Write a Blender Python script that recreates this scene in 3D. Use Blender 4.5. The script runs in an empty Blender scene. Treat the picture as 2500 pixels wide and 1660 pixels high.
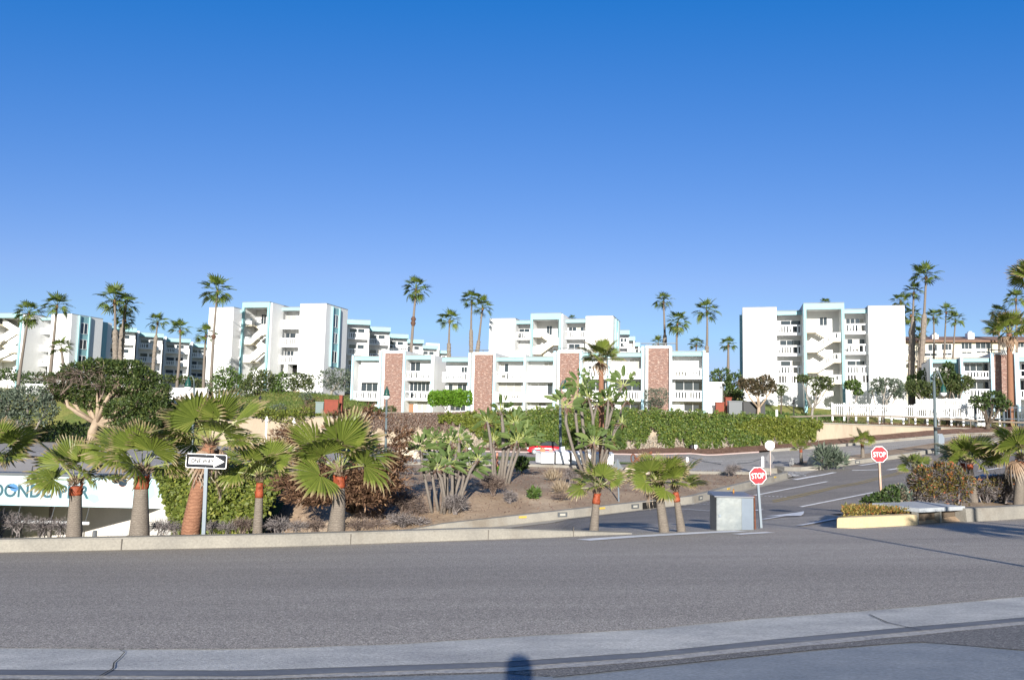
import bpy, math, random
import numpy as np
from mathutils import Vector, Matrix

# ------------------------------------------------------------------ camera, sky, sun, exposure
sc = bpy.context.scene
C = sc.collection
FPX = 1907.0                                   # focal length in pixels of the 2500 px wide photograph
PITCH, ROLL = math.radians(5.42), 0.0217
M3 = Matrix.Rotation(math.radians(90) + PITCH, 3, 'X') @ Matrix.Rotation(ROLL, 3, 'Z')
cd = bpy.data.cameras.new('camera')
cam = bpy.data.objects.new('camera', cd)
C.objects.link(cam)
cam.matrix_world = M3.to_4x4()
cd.sensor_fit = 'HORIZONTAL'
cd.sensor_width = 36.0
cd.lens = 36.0 * FPX / 2500.0
cd.clip_start = 0.02
cd.clip_end = 6000
sc.camera = cam

SUN_EL, SUN_AZ = math.radians(16.8), 0.013     # sun low behind the viewer
w = bpy.data.worlds.new('World')
sc.world = w
w.use_nodes = True
nt = w.node_tree
def nishita(dust, ozone):
    k = nt.nodes.new('ShaderNodeTexSky')
    k.sky_type = 'NISHITA'; k.sun_disc = False
    k.sun_elevation = SUN_EL; k.sun_rotation = math.radians(180) + SUN_AZ
    k.altitude = 0; k.air_density = 1.0; k.dust_density = dust; k.ozone_density = ozone
    return k
WN, WL = nt.nodes.new, nt.links.new
def wmath(op, a, b):
    n = WN('ShaderNodeMath'); n.operation = op
    for i, q in enumerate((a, b)):
        if hasattr(q, 'links'): WL(q, n.inputs[i])
        else: n.inputs[i].default_value = q
    return n.outputs[0]
# clear deep-blue half of the sky, away from the sun (film-like colour response)
sp = WN('ShaderNodeSeparateColor'); WL(nishita(0.0, 6.0).outputs[0], sp.inputs[0])
red = wmath('MINIMUM', wmath('MAXIMUM', wmath('SUBTRACT', wmath('MULTIPLY', sp.outputs[0], 1.84), 1.0), 0.08), wmath('MULTIPLY', sp.outputs[1], 0.58))
blue = wmath('MULTIPLY', wmath('POWER', sp.outputs[2], 0.6), 2.38)
cb = WN('ShaderNodeCombineColor'); WL(red, cb.inputs[0]); WL(wmath('MINIMUM', sp.outputs[1], 5.6), cb.inputs[1]); WL(blue, cb.inputs[2])
# hazy bright half round the low sun
tcw = WN('ShaderNodeTexCoord'); sx = WN('ShaderNodeSeparateXYZ'); WL(tcw.outputs['Generated'], sx.inputs[0])
mr = WN('ShaderNodeMapRange'); mr.interpolation_type = 'SMOOTHSTEP'
mr.inputs[1].default_value = -0.35; mr.inputs[2].default_value = 0.45
WL(sx.outputs['Y'], mr.inputs[0])
mxw = WN('ShaderNodeMix'); mxw.data_type = 'RGBA'
WL(mr.outputs[0], mxw.inputs[0]); WL(nishita(0.15, 3.0).outputs[0], mxw.inputs[6]); WL(cb.outputs[0], mxw.inputs[7])
bg = nt.nodes['Background']
bg.inputs['Strength'].default_value = 0.0547
WL(mxw.outputs[2], bg.inputs['Color'])

sl = bpy.data.lights.new('sun', 'SUN')
sl.energy = 4.4
sl.angle = math.radians(0.53)
sl.color = (1.0, 0.94, 0.85)
so = bpy.data.objects.new('sun', sl)
C.objects.link(so)
SUN_DIR = Vector((math.sin(SUN_AZ) * math.cos(SUN_EL), math.cos(SUN_AZ) * math.cos(SUN_EL), -math.sin(SUN_EL)))
so.rotation_euler = SUN_DIR.to_track_quat('-Z', 'Y').to_euler()
so.location = (0, -60, 60)
vs = sc.view_settings
vs.view_transform = 'Standard'
vs.look = 'None'
vs.exposure = 1.15
vs.gamma = 1.0
vs.use_curve_mapping = False
sc.cycles.max_bounces = 6
sc.cycles.transparent_max_bounces = 6
sc.cycles.use_denoising = True

# ------------------------------------------------------------------ pixel <-> place
def ray(px, py):
    return M3 @ Vector(((px - 1250) / FPX, -(py - 830) / FPX, -1.0))

def at(px, py, Y):
    d = ray(px, py)
    return d * (Y / d.y)

CX = [-40, -12, -9.4, -4.4, 0.9, 2.9, 5.3, 7.8, 10.2, 14.8, 30]
CY = [11.5, 14.1, 14.4, 15.1, 16.8, 17.7, 18.4, 18.8, 19.9, 22.6, 30]
HX = [-60, -42, -27, -14, -3, 3.2, 10.4, 14, 24, 37, 44, 52, 62, 80, 140]
HZ = [-11, -10.8, -10.2, -7.7, -5.6, -5.1, -4.8, -4.62, -4.25, -3.1, -2.3, -1.45, -0.85, -0.1, 1.5]
KX = [-60, -42, -32, -24.5, -21, -18.2, -14.3, -8, -3, 3.2, 10.4, 21, 26.7, 41, 60, 90, 140]
KY = [74, 67, 62, 55.2, 51, 47, 41, 37.5, 37.6, 40, 45, 60, 67, 75, 86, 92, 94]
WX = [-60, -40, -34, -20, -8, 5, 18, 30, 37, 62, 140]          # top of the retaining wall
WZ = [-4.4, -3.2, -1.2, -0.8, -0.45, 0.65, 0.75, 0.3, -0.3, -0.7, 0.6]

def sstep(t):
    t = np.clip(t, 0, 1)
    return t * t * (3 - 2 * t)

def ycrest(x): return np.interp(x, CX, CY)
def ykerb(x): return np.interp(x, KX, KY)
def zwall(x): return np.interp(x, WX, WZ)
def zlow(x): return np.interp(x, HX, HZ)

def zfore(x, y):
    return -1.25 - 0.08 * np.maximum(y, 4.6) + 0.03 * np.clip(x, -30, 30)

def opening(x):                                 # 1 where the near road runs down to the street
    return sstep((x - 2.5) / 0.6) * (1 - sstep((x - 7.35) / 0.35))

def T(x, y):
    x = np.asarray(x, float); y = np.asarray(y, float)
    yc, yk = ycrest(x), ykerb(x)
    H = zlow(x); U = np.maximum(H, -4.6)
    op = opening(x)
    d = y - yc
    ze = zfore(x, yc)
    pl = np.where(d > 0.15, 0.15, 0) * (1 - op) * (1 - sstep((x - 0.5) / 0.9) * (x < 7.4))
    full = yk - 0.6 - yc
    # left of the opening a steep hidden bank; in the opening an even ramp across to the far kerb; steeper again at far right
    d0 = np.interp(x, [-1.5, .5, 2.5], [0.75, .3, 0])
    wt = np.interp(x, [1.2, 2.6, 11.5, 20], [0, 1, 1, 0]); wt = full * wt + (1 - wt) * np.where(x > 7, 8.0, 12.0)
    pw = np.interp(x, [1.2, 2.6, 11.5, 20], [1.5, 1.0, 1.0, 1.3])
    t = np.clip((d - d0) / np.maximum(wt - d0, .1), 0, 1)
    s_ = 1 - (1 - t) ** pw
    base = (ze + pl * (x < 7)) * (1 - s_) + H * s_
    bed = sstep((x - .413 * y) / .22) * (x > 7) * (1 - sstep((d - 2.6) / 1.0))
    base = base + (ze + pl - base) * bed
    near = np.where(d < 0, zfore(x, y), base)
    wd = np.interp(x, [-20, -17, -14, -9, -3, 10, 20], [0.6, 4, 9, 8, 8, 6, 2])
    e = y - yk
    s = sstep(e / wd)
    up = H * (1 - s) + U * s + 0.2 * sstep(e / .4) * (1 - sstep((x - 21) / 2))
    z = np.where(e > 0, up, near)
    rise = np.interp(x, [-70, -40, -24, -16, 24, 30, 52, 62, 80], [6, 4.6, 2.9, 0.3, 0.2, 3.2, 3.2, 2.0, 2.0])
    hill = zwall(x) + rise * sstep((y - 97) / 16) + 0.055 * np.clip(y - 122, 0, 150)
    z = np.where(y > 95.2, hill, z)
    return z

def Tz(x, y): return float(T(x, y))

def hit(px, py, lo=4.0, hi=400.0):
    d = ray(px, py)
    Y = lo
    while Y < hi:
        p = d * (Y / d.y)
        if p.z <= Tz(p.x, p.y):
            a, b = Y - (0.25 if Y < 60 else 0.5), Y
            for _ in range(14):
                m = (a + b) / 2
                q = d * (m / d.y)
                if q.z <= Tz(q.x, q.y): b = m
                else: a = m
            q = d * (b / d.y)
            return Vector((q.x, q.y, Tz(q.x, q.y)))
        Y += 0.25 if Y < 60 else 0.5
    return d * (hi / d.y)

def onground(px, Y):
    p = at(px, 1000, Y)
    return Vector((p.x, p.y, Tz(p.x, p.y)))

# ------------------------------------------------------------------ mesh helpers
class MB:
    """collects shapes and links them as ONE mesh object"""
    def __init__(s): s.v = []; s.f = []; s.m = []; s.cur = 0
    def add(s, vs_, fs):
        o = len(s.v)
        s.v += [tuple(q) for q in vs_]
        s.f += [tuple(i + o for i in f) for f in fs]
        s.m += [s.cur] * len(fs)
        return s
    def hexa(s, p):
        return s.add(p, [(0, 3, 2, 1), (4, 5, 6, 7), (0, 1, 5, 4), (1, 2, 6, 5), (2, 3, 7, 6), (3, 0, 4, 7)])
    def box(s, x0, x1, y0, y1, z0, z1):
        return s.hexa([(x0, y0, z0), (x1, y0, z0), (x1, y1, z0), (x0, y1, z0), (x0, y0, z1), (x1, y0, z1), (x1, y1, z1), (x0, y1, z1)])
    def fbox(s, F, s0, s1, d0, d1, z0, z1):
        return s.hexa([F.w(s0, d0, z0), F.w(s1, d0, z0), F.w(s1, d1, z0), F.w(s0, d1, z0), F.w(s0, d0, z1), F.w(s1, d0, z1), F.w(s1, d1, z1), F.w(s0, d1, z1)])
    def tube(s, pts, rad, n=6, cap=True):
        pts = [Vector(p) for p in pts]
        vs_, fs = [], []
        up = Vector((0.13, 0.31, 0.94)).normalized()
        for i, p in enumerate(pts):
            t = (pts[min(i + 1, len(pts) - 1)] - pts[max(i - 1, 0)])
            if t.length < 1e-9: t = Vector((0, 0, 1))
            t.normalize()
            a = t.cross(up)
            if a.length < 0.05: a = t.cross(Vector((1, 0, 0)))
            a.normalize(); b = t.cross(a)
            r = rad[i] if hasattr(rad, '__len__') else rad
            for k in range(n):
                an = 2 * math.pi * k / n
                vs_.append(p + (a * math.cos(an) + b * math.sin(an)) * r)
        for i in range(len(pts) - 1):
            for k in range(n):
                k2 = (k + 1) % n
                fs.append((i * n + k, i * n + k2, (i + 1) * n + k2, (i + 1) * n + k))
        if cap:
            fs.append(tuple(range(n))[::-1]); fs.append(tuple((len(pts) - 1) * n + k for k in range(n)))
        return s.add(vs_, fs)
    def lathe(s, c, prof, n=12):
        vs_, fs = [], []
        for r, z in prof:
            for k in range(n):
                a = 2 * math.pi * k / n
                vs_.append((c[0] + r * math.cos(a), c[1] + r * math.sin(a), c[2] + z))
        for i in range(len(prof) - 1):
            for k in range(n):
                k2 = (k + 1) % n
                fs.append((i * n + k, i * n + k2, (i + 1) * n + k2, (i + 1) * n + k))
        fs.append(tuple(range(n))[::-1]); fs.append(tuple((len(prof) - 1) * n + k for k in range(n)))
        return s.add(vs_, fs)
    def prism(s, poly, o, u, v, n):
        """polygon (a,b) placed at o + a*u + b*v, extruded along n"""
        o, u, v, n = Vector(o), Vector(u), Vector(v), Vector(n)
        k = len(poly)
        p = [o + u * a + v * b for a, b in poly]
        vs_ = p + [q + n for q in p]
        fs = [tuple(range(k)), tuple(range(2 * k - 1, k - 1, -1))]
        fs += [(i, k + i, k + (i + 1) % k, (i + 1) % k) for i in range(k)]
        return s.add(vs_, fs)
    def build(s, name, mats, parent=None, smooth=False):
        if not s.v: return None
        off = parent.location if parent else Vector((0, 0, 0))
        if parent and parent.parent: off = off + parent.parent.location
        return link(name, mesh_of(name, np.array(s.v, float) - np.array(off), s.f, s.m), mats, parent, smooth)

def mesh_of(name, v, f, mi=None):
    me = bpy.data.meshes.new(name)
    me.from_pydata([tuple(q) for q in v], [], [tuple(q) for q in f])
    if mi is not None and len(mi) and max(mi) > 0:
        me.polygons.foreach_set('material_index', list(mi))
    me.update()
    return me

def quads_of(name, v):
    """v: (n,4,3) loose quads"""
    v = np.asarray(v, np.float32)
    n = len(v)
    me = bpy.data.meshes.new(name)
    me.vertices.add(n * 4)
    me.vertices.foreach_set('co', v.reshape(-1))
    me.loops.add(n * 4)
    me.loops.foreach_set('vertex_index', np.arange(n * 4, dtype=np.int32))
    me.polygons.add(n)
    me.polygons.foreach_set('loop_start', np.arange(0, n * 4, 4, dtype=np.int32))
    me.update(calc_edges=True)
    return me

def link(name, me, mats, parent=None, smooth=False):
    o = bpy.data.objects.new(name, me)
    C.objects.link(o)
    if mats is not None and len(me.materials) == 0:
        for m in (mats if isinstance(mats, (list, tuple)) else [mats]):
            me.materials.append(m)
    if parent: o.parent = parent
    if smooth:
        me.polygons.foreach_set('use_smooth', [True] * len(me.polygons))
    return o

def tag(o, label=None, cat=None, group=None, kind=None):
    if label: o['label'] = label
    if cat: o['category'] = cat
    if group: o['group'] = group
    if kind: o['kind'] = kind
    return o

def thing(name, label, cat, loc=(0, 0, 0), group=None):
    o = bpy.data.objects.new(name, None)
    o.empty_display_size = 0.2
    C.objects.link(o)
    o.location = loc
    return tag(o, label, cat, group)

def struct(o): o['kind'] = 'structure'; return o

# ------------------------------------------------------------------ materials
MATS = {}
def newmat(name):
    m = bpy.data.materials.new(name)
    m.use_nodes = True
    return m, m.node_tree, m.node_tree.nodes['Principled BSDF']

def plain(name, col, rough=0.6, metal=0.0, spec=0.5):
    if name in MATS: return MATS[name]
    m, t, b = newmat(name)
    b.inputs['Base Color'].default_value = (*col, 1)
    b.inputs['Roughness'].default_value = rough
    b.inputs['Metallic'].default_value = metal
    b.inputs['Specular IOR Level'].default_value = spec
    MATS[name] = m
    return m

def noisy(name, c1, c2, scale=1.0, rough=0.85, bump=0.0, bscale=8.0, fine=0.0, fscale=40.0, stretch=(1, 1, 1), c3=None, s3=0.2, spec=0.3, t3=(0.5, 0.65)):
    """two colours mixed by a noise, with finer grain, an optional third colour in patches, and a bump"""
    if name in MATS: return MATS[name]
    m, t, b = newmat(name)
    N = t.nodes.new; L = t.links.new
    tc = N('ShaderNodeTexCoord'); mp = N('ShaderNodeMapping'); mp.inputs['Scale'].default_value = stretch
    L(tc.outputs['Object'], mp.inputs['Vector'])
    def noise(sc_, det=5.0):
        n = N('ShaderNodeTexNoise'); n.inputs['Scale'].default_value = sc_; n.inputs['Detail'].default_value = det
        n.inputs['Roughness'].default_value = 0.62
        L(mp.outputs[0], n.inputs['Vector']); return n
    n1 = noise(scale)
    r = N('ShaderNodeMapRange'); r.inputs[1].default_value = 0.32; r.inputs[2].default_value = 0.68
    L(n1.outputs['Fac'], r.inputs[0])
    mx = N('ShaderNodeMix'); mx.data_type = 'RGBA'
    mx.inputs[6].default_value = (*c1, 1); mx.inputs[7].default_value = (*c2, 1)
    L(r.outputs[0], mx.inputs[0])
    col = mx.outputs[2]
    if c3:
        n3 = noise(s3, 6)
        r3 = N('ShaderNodeMapRange'); r3.inputs[1].default_value = t3[0]; r3.inputs[2].default_value = t3[1]
        L(n3.outputs['Fac'], r3.inputs[0])
        m3 = N('ShaderNodeMix'); m3.data_type = 'RGBA'; m3.inputs[7].default_value = (*c3, 1)
        L(r3.outputs[0], m3.inputs[0]); L(col, m3.inputs[6]); col = m3.outputs[2]
    if fine > 0:
        nf = noise(fscale, 3)
        rf = N('ShaderNodeMapRange'); rf.inputs[1].default_value = 0.3; rf.inputs[2].default_value = 0.7
        rf.inputs[3].default_value = 1 - fine; rf.inputs[4].default_value = 1 + fine
        L(nf.outputs['Fac'], rf.inputs[0])
        mm = N('ShaderNodeVectorMath'); mm.operation = 'SCALE'
        L(col, mm.inputs[0]); L(rf.outputs[0], mm.inputs['Scale']); col = mm.outputs[0]
    L(col, b.inputs['Base Color'])
    b.inputs['Roughness'].default_value = rough
    b.inputs['Specular IOR Level'].default_value = spec
    if bump > 0:
        nb = noise(bscale, 4)
        bp = N('ShaderNodeBump'); bp.inputs['Strength'].default_value = bump; bp.inputs['Distance'].default_value = 0.05
        L(nb.outputs['Fac'], bp.inputs['Height']); L(bp.outputs[0], b.inputs['Normal'])
    MATS[name] = m
    return m

def leafy(name, c1, c2, c3=None, trans=0.25, rough=0.55, attr=None, tip=None):
    """leaf: colour varies leaf by leaf; light shines through a little; 'tip' colours dry tips along attribute"""
    if name in MATS: return MATS[name]
    m, t, b = newmat(name)
    N = t.nodes.new; L = t.links.new
    g = N('ShaderNodeNewGeometry')
    rp = N('ShaderNodeValToRGB')
    e = rp.color_ramp.elements
    e[0].color = (*c1, 1); e[1].color = (*c2, 1)
    if c3:
        x = e.new(0.8); x.color = (*c2, 1); e[-1].color = (*c3, 1)
    L(g.outputs['Random Per Island'], rp.inputs[0])
    col = rp.outputs[0]
    if attr:
        a = N('ShaderNodeAttribute'); a.attribute_name = attr
        r = N('ShaderNodeMapRange'); r.inputs[1].default_value = 0.74; r.inputs[2].default_value = 0.94
        L(a.outputs['Fac'], r.inputs[0])
        mx = N('ShaderNodeMix'); mx.data_type = 'RGBA'; mx.inputs[7].default_value = (*tip, 1)
        L(r.outputs[0], mx.inputs[0]); L(col, mx.inputs[6]); col = mx.outputs[2]
    L(col, b.inputs['Base Color'])
    b.inputs['Roughness'].default_value = rough
    b.inputs['Specular IOR Level'].default_value = 0.35
    tr = N('ShaderNodeBsdfTranslucent'); L(col, tr.inputs['Color'])
    ms = N('ShaderNodeMixShader'); ms.inputs[0].default_value = trans
    out = t.nodes['Material Output']
    L(b.outputs[0], ms.inputs[1]); L(tr.outputs[0], ms.inputs[2]); L(ms.outputs[0], out.inputs['Surface'])
    MATS[name] = m
    return m

def asphalt(name, dark, light, scale, warm=(1.0, 0.97, 0.92), bump=0.5):
    if name in MATS: return MATS[name]
    m, t, b = newmat(name)
    N = t.nodes.new; L = t.links.new
    tc = N('ShaderNodeTexCoord')
    vo = N('ShaderNodeTexVoronoi'); vo.inputs['Scale'].default_value = scale
    L(tc.outputs['Object'], vo.inputs['Vector'])
    sx = N('ShaderNodeSeparateColor'); L(vo.outputs['Color'], sx.inputs[0])
    rp = N('ShaderNodeValToRGB'); e = rp.color_ramp.elements
    e[0].color = (dark * warm[0], dark * warm[1], dark * warm[2], 1); e[1].color = (light * 1.9 * warm[0], light * 1.9 * warm[1], light * 1.9 * warm[2], 1)
    k = e.new(0.55); k.color = (light * warm[0], light * warm[1], light * warm[2], 1)
    k = e.new(0.9); k.color = (light * 1.25 * warm[0], light * 1.2 * warm[1], light * 1.2 * warm[2], 1)
    L(sx.outputs[0], rp.inputs[0])
    n = N('ShaderNodeTexNoise'); n.inputs['Scale'].default_value = 0.35; n.inputs['Detail'].default_value = 8; n.inputs['Roughness'].default_value = 0.7
    mp = N('ShaderNodeMapping'); mp.inputs['Scale'].default_value = (0.16, 1.5, 1)
    L(tc.outputs['Object'], mp.inputs[0]); L(mp.outputs[0], n.inputs['Vector'])
    r = N('ShaderNodeMapRange'); r.inputs[1].default_value = 0.3; r.inputs[2].default_value = 0.7; r.inputs[3].default_value = 0.8; r.inputs[4].default_value = 1.2
    L(n.outputs['Fac'], r.inputs[0])
    mm = N('ShaderNodeVectorMath'); mm.operation = 'SCALE'
    L(rp.outputs[0], mm.inputs[0]); L(r.outputs[0], mm.inputs['Scale']); L(mm.outputs[0], b.inputs['Base Color'])
    b.inputs['Roughness'].default_value = 0.8
    b.inputs['Specular IOR Level'].default_value = 0.3
    bp = N('ShaderNodeBump'); bp.inputs['Strength'].default_value = bump; bp.inputs['Distance'].default_value = 0.006; bp.invert = True
    L(vo.outputs['Distance'], bp.inputs['Height']); L(bp.outputs[0], b.inputs['Normal'])
    MATS[name] = m
    return m

def brickmat(name):
    m, t, b = newmat(name)
    N = t.nodes.new; L = t.links.new
    tc = N('ShaderNodeTexCoord'); sp = N('ShaderNodeSeparateXYZ'); cb = N('ShaderNodeCombineXYZ')
    L(tc.outputs['Object'], sp.inputs[0]); L(sp.outputs['X'], cb.inputs['X']); L(sp.outputs['Z'], cb.inputs['Y'])
    br = N('ShaderNodeTexBrick')
    br.inputs['Scale'].default_value = 1.0; br.inputs['Brick Width'].default_value = 0.30; br.inputs['Row Height'].default_value = 0.10
    br.inputs['Mortar Size'].default_value = 0.012
    br.inputs['Color1'].default_value = (0.15, 0.058, 0.042, 1); br.inputs['Color2'].default_value = (0.11, 0.055, 0.05, 1); br.inputs['Mortar'].default_value = (0.32, 0.24, 0.2, 1)
    L(cb.outputs[0], br.inputs['Vector'])
    mp = N('ShaderNodeMapping'); mp.inputs['Scale'].default_value = (2.6, 8.0, 1); L(cb.outputs[0], mp.inputs[0])
    n = N('ShaderNodeTexNoise'); n.inputs['Scale'].default_value = 1.0; n.inputs['Detail'].default_value = 5; n.inputs['Roughness'].default_value = 0.75
    L(mp.outputs[0], n.inputs['Vector'])
    r = N('ShaderNodeMapRange'); r.inputs[1].default_value = 0.54; r.inputs[2].default_value = 0.60; L(n.outputs['Fac'], r.inputs[0])
    mx = N('ShaderNodeMix'); mx.data_type = 'RGBA'; mx.inputs[7].default_value = (0.42, 0.32, 0.27, 1)
    L(r.outputs[0], mx.inputs[0]); L(br.outputs['Color'], mx.inputs[6]); L(mx.outputs[2], b.inputs['Base Color'])
    b.inputs['Roughness'].default_value = 0.9
    bp = N('ShaderNodeBump'); bp.inputs['Strength'].default_value = 0.6; bp.inputs['Distance'].default_value = 0.03
    L(n.outputs['Fac'], bp.inputs['Height']); L(bp.outputs[0], b.inputs['Normal'])
    MATS[name] = m
    return m

def trunkmat(name, c1, c2, rings=14.0, bump=0.6):
    if name in MATS: return MATS[name]
    m, t, b = newmat(name)
    N = t.nodes.new; L = t.links.new
    tc = N('ShaderNodeTexCoord')
    wv = N('ShaderNodeTexWave'); wv.bands_direction = 'Z'; wv.inputs['Scale'].default_value = rings
    wv.inputs['Distortion'].default_value = 7.0; wv.inputs['Detail'].default_value = 4; wv.inputs['Detail Scale'].default_value = 2.6
    L(tc.outputs['Object'], wv.inputs['Vector'])
    n = N('ShaderNodeTexNoise'); n.inputs['Scale'].default_value = 6; n.inputs['Detail'].default_value = 6
    L(tc.outputs['Object'], n.inputs['Vector'])
    ad = N('ShaderNodeMath'); ad.operation = 'MULTIPLY_ADD'; ad.inputs[1].default_value = 0.5; L(wv.outputs['Fac'], ad.inputs[0])
    ml = N('ShaderNodeMath'); ml.operation = 'MULTIPLY'; ml.inputs[1].default_value = 0.6; L(n.outputs['Fac'], ml.inputs[0]); L(ml.outputs[0], ad.inputs[2])
    mx = N('ShaderNodeMix'); mx.data_type = 'RGBA'; mx.inputs[6].default_value = (*c1, 1); mx.inputs[7].default_value = (*c2, 1)
    L(ad.outputs[0], mx.inputs[0]); L(mx.outputs[2], b.inputs['Base Color'])
    b.inputs['Roughness'].default_value = 0.9
    bp = N('ShaderNodeBump'); bp.inputs['Strength'].default_value = bump; bp.inputs['Distance'].default_value = 0.02
    L(ad.outputs[0], bp.inputs['Height']); L(bp.outputs[0], b.inputs['Normal'])
    MATS[name] = m
    return m

STUCCO = noisy('white_stucco', (0.695, 0.705, 0.71), (0.635, 0.645, 0.65), 0.35, 0.9, 0.15, 20, 0.03, 8, (1, 1, .35))
STUCCO_B = noisy('white_painted_trim', (0.80, 0.80, 0.80), (0.76, 0.77, 0.77), 0.6, 0.7)
CREAM = noisy('cream_paint', (0.70, 0.64, 0.52), (0.62, 0.57, 0.46), 0.5, 0.8)
TEAL = noisy('turquoise_paint', (0.23, 0.41, 0.45), (0.26, 0.45, 0.48), 0.5, 0.7)
PALE = noisy('pale_blue_paint', (0.36, 0.54, 0.65), (0.40, 0.58, 0.68), 0.5, 0.7)
BRICK = brickmat('mottled_brick')
GLASS = plain('dark_glass', (0.03, 0.04, 0.05), 0.06, 0, 0.6)
GLASS_B = plain('glass_with_blind', (0.36, 0.35, 0.32), 0.25, 0, 0.6)
SHADE = plain('painted_opening_shade', (0.012, 0.012, 0.012), 0.9, 0, 0.1)  # near-black colour stands in for the shade inside openings
ROOFGREY = noisy('flat_roof_gravel', (0.30, 0.30, 0.30), (0.22, 0.22, 0.22), 0.5)
ASPH = asphalt('asphalt_near', 0.13, 0.342, 100.0, (1.0, 0.905, 0.775), 0.45)
ASPH2 = asphalt('asphalt_street', 0.13, 0.20, 40.0, (1.0, 0.91, 0.81), 0.2)
ASPH3 = asphalt('asphalt_upper', 0.22, 0.30, 30.0, (1.0, 0.95, 0.89), 0.2)
KERB = noisy('kerb_concrete', (0.25, 0.235, 0.205), (0.195, 0.185, 0.165), 1.2, 0.9, 0.3, 30, 0.12, 25, c3=(0.16, 0.14, 0.115), s3=0.5, t3=(0.55, 0.72))
KERB_Y = noisy('kerb_yellow_paint', (0.50, 0.40, 0.235), (0.44, 0.36, 0.22), 1.5, 0.8, 0.2, 30, 0.1, 25, c3=(0.35, 0.27, 0.16), s3=1.6, t3=(0.62, 0.72))
KERB_R = noisy('kerb_red_paint', (0.36, 0.24, 0.23), (0.34, 0.28, 0.265), 1.0)
GUTTER = noisy('gutter_concrete', (0.46, 0.465, 0.455), (0.32, 0.325, 0.33), 1.5, 0.85, 0.5, 60, 0.30, 38, (1, 2.2, 1), c3=(0.53, 0.53, 0.51), s3=0.9, t3=(0.5, 0.7))
SLAB = noisy('dark_concrete', (0.175, 0.20, 0.23), (0.25, 0.275, 0.30), 1.2, 0.85, 0.3, 50, 0.22, 35, (1, 2, 1))
DIRT = noisy('dry_dirt', (0.315, 0.23, 0.155), (0.225, 0.16, 0.11), 0.5, 0.95, 0.7, 3.0, 0.22, 7, c3=(0.38, 0.295, 0.21), s3=0.35)
MULCH = noisy('bark_mulch', (0.105, 0.058, 0.042), (0.175, 0.105, 0.08), 1.5, 0.95, 1.0, 6, 0.35, 9)
GRASS = noisy('lawn', (0.075, 0.125, 0.025), (0.12, 0.16, 0.04), 1.2, 0.9, 0.5, 10, 0.25, 9)
SCRUB = noisy('slope_ground_cover', (0.13, 0.15, 0.035), (0.21, 0.18, 0.06), 0.35, 0.95, 0.9, 3, 0.35, 5, c3=(0.08, 0.12, 0.025), s3=0.15)
WALLC = noisy('beige_wall_concrete', (0.34, 0.285, 0.215), (0.29, 0.24, 0.185), 0.35, 0.9, 0.15, 10, 0.06, 6, (1, 1, 0.25), c3=(0.22, 0.17, 0.125), s3=0.4, t3=(0.58, 0.75))
PAINTW = noisy('white_road_paint', (0.78, 0.78, 0.78), (0.62, 0.62, 0.62), 2.5, 0.8, 0, 8, 0.1, 20)
PAINTY = noisy('yellow_road_paint', (0.36, 0.27, 0.08), (0.31, 0.24, 0.09), 2.0, 0.8)
GALV = plain('galvanised_steel', (0.19, 0.225, 0.26), 0.5, 0.3)
POLEGREY = noisy('painted_pole', (0.075, 0.10, 0.11), (0.10, 0.125, 0.135), 2.0, 0.5)
LAMPGREEN = plain('green_lamp_metal', (0.008, 0.055, 0.042), 0.4)
GLOBE = plain('white_lamp_globe', (0.75, 0.76, 0.78), 0.2)
BLACKP = plain('black_paint', (0.015, 0.015, 0.018), 0.35)
WHITEP = plain('white_sheet_paint', (0.78, 0.78, 0.78), 0.4)
RUST = noisy('rusty_iron', (0.10, 0.035, 0.02), (0.17, 0.07, 0.04), 6, 0.85, 0.4, 20)
WOOD = noisy('weathered_wood', (0.13, 0.11, 0.09), (0.18, 0.15, 0.12), 3.0)
REDB = noisy('red_block_wall', (0.22, 0.055, 0.035), (0.17, 0.05, 0.035), 2.0)
ROCK = noisy('pale_rock', (0.58, 0.50, 0.40), (0.46, 0.39, 0.31), 1.8, 0.9, 0.7, 4, 0.1, 12)
# ------------------------------------------------------------------ the ground and the roads
def grid_mesh(name, X, Yv, Z):
    ny, nx = X.shape
    v = np.stack([X, Yv, Z], -1).reshape(-1, 3)
    i = np.arange(ny * nx).reshape(ny, nx)
    f = np.stack([i[:-1, :-1], i[:-1, 1:], i[1:, 1:], i[1:, :-1]], -1).reshape(-1, 4)
    return mesh_of(name, v, f)

def build_ground():
    xs = np.concatenate([[-2500, -1200, -600, -300, -160, -100, -80], np.arange(-66, 96, 1.0), [100, 120, 160, 300, 600, 1200, 2500]])
    ys = np.concatenate([[-300, -60, -20, -8, 0], np.arange(4, 130, 0.8), np.arange(132, 300, 8), [340, 420, 600, 900, 1500, 3000]])
    X, Y = np.meshgrid(xs, ys)
    Z = T(X, Y) - 0.25 * (1 - sstep((Y - 94.5) / 0.7)) * (Y > 3)
    Z = np.where(Y < 4.2, -2.2, Z)
    me = grid_mesh('ground', X, Y, Z)
    o = struct(link('ground', me, SCRUB, None, True))
build_ground()

def sheet(name, x0, x1, nx, fy0, fy1, ny, mat, dz=0.0, kind='structure', parent=None, zf=None):
    xs = np.linspace(x0, x1, nx + 1)
    a = np.array([fy0(x) for x in xs]); b = np.array([fy1(x) for x in xs])
    t = np.linspace(0, 1, ny + 1)[:, None]
    X = np.repeat(xs[None], ny + 1, 0)
    Y = a[None] * (1 - t) + b[None] * t
    Z = (zf or T)(X, Y) + dz
    o = link(name, grid_mesh(name, X, Y, Z), mat, parent, True)
    if kind: o['kind'] = kind
    return o

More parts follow.
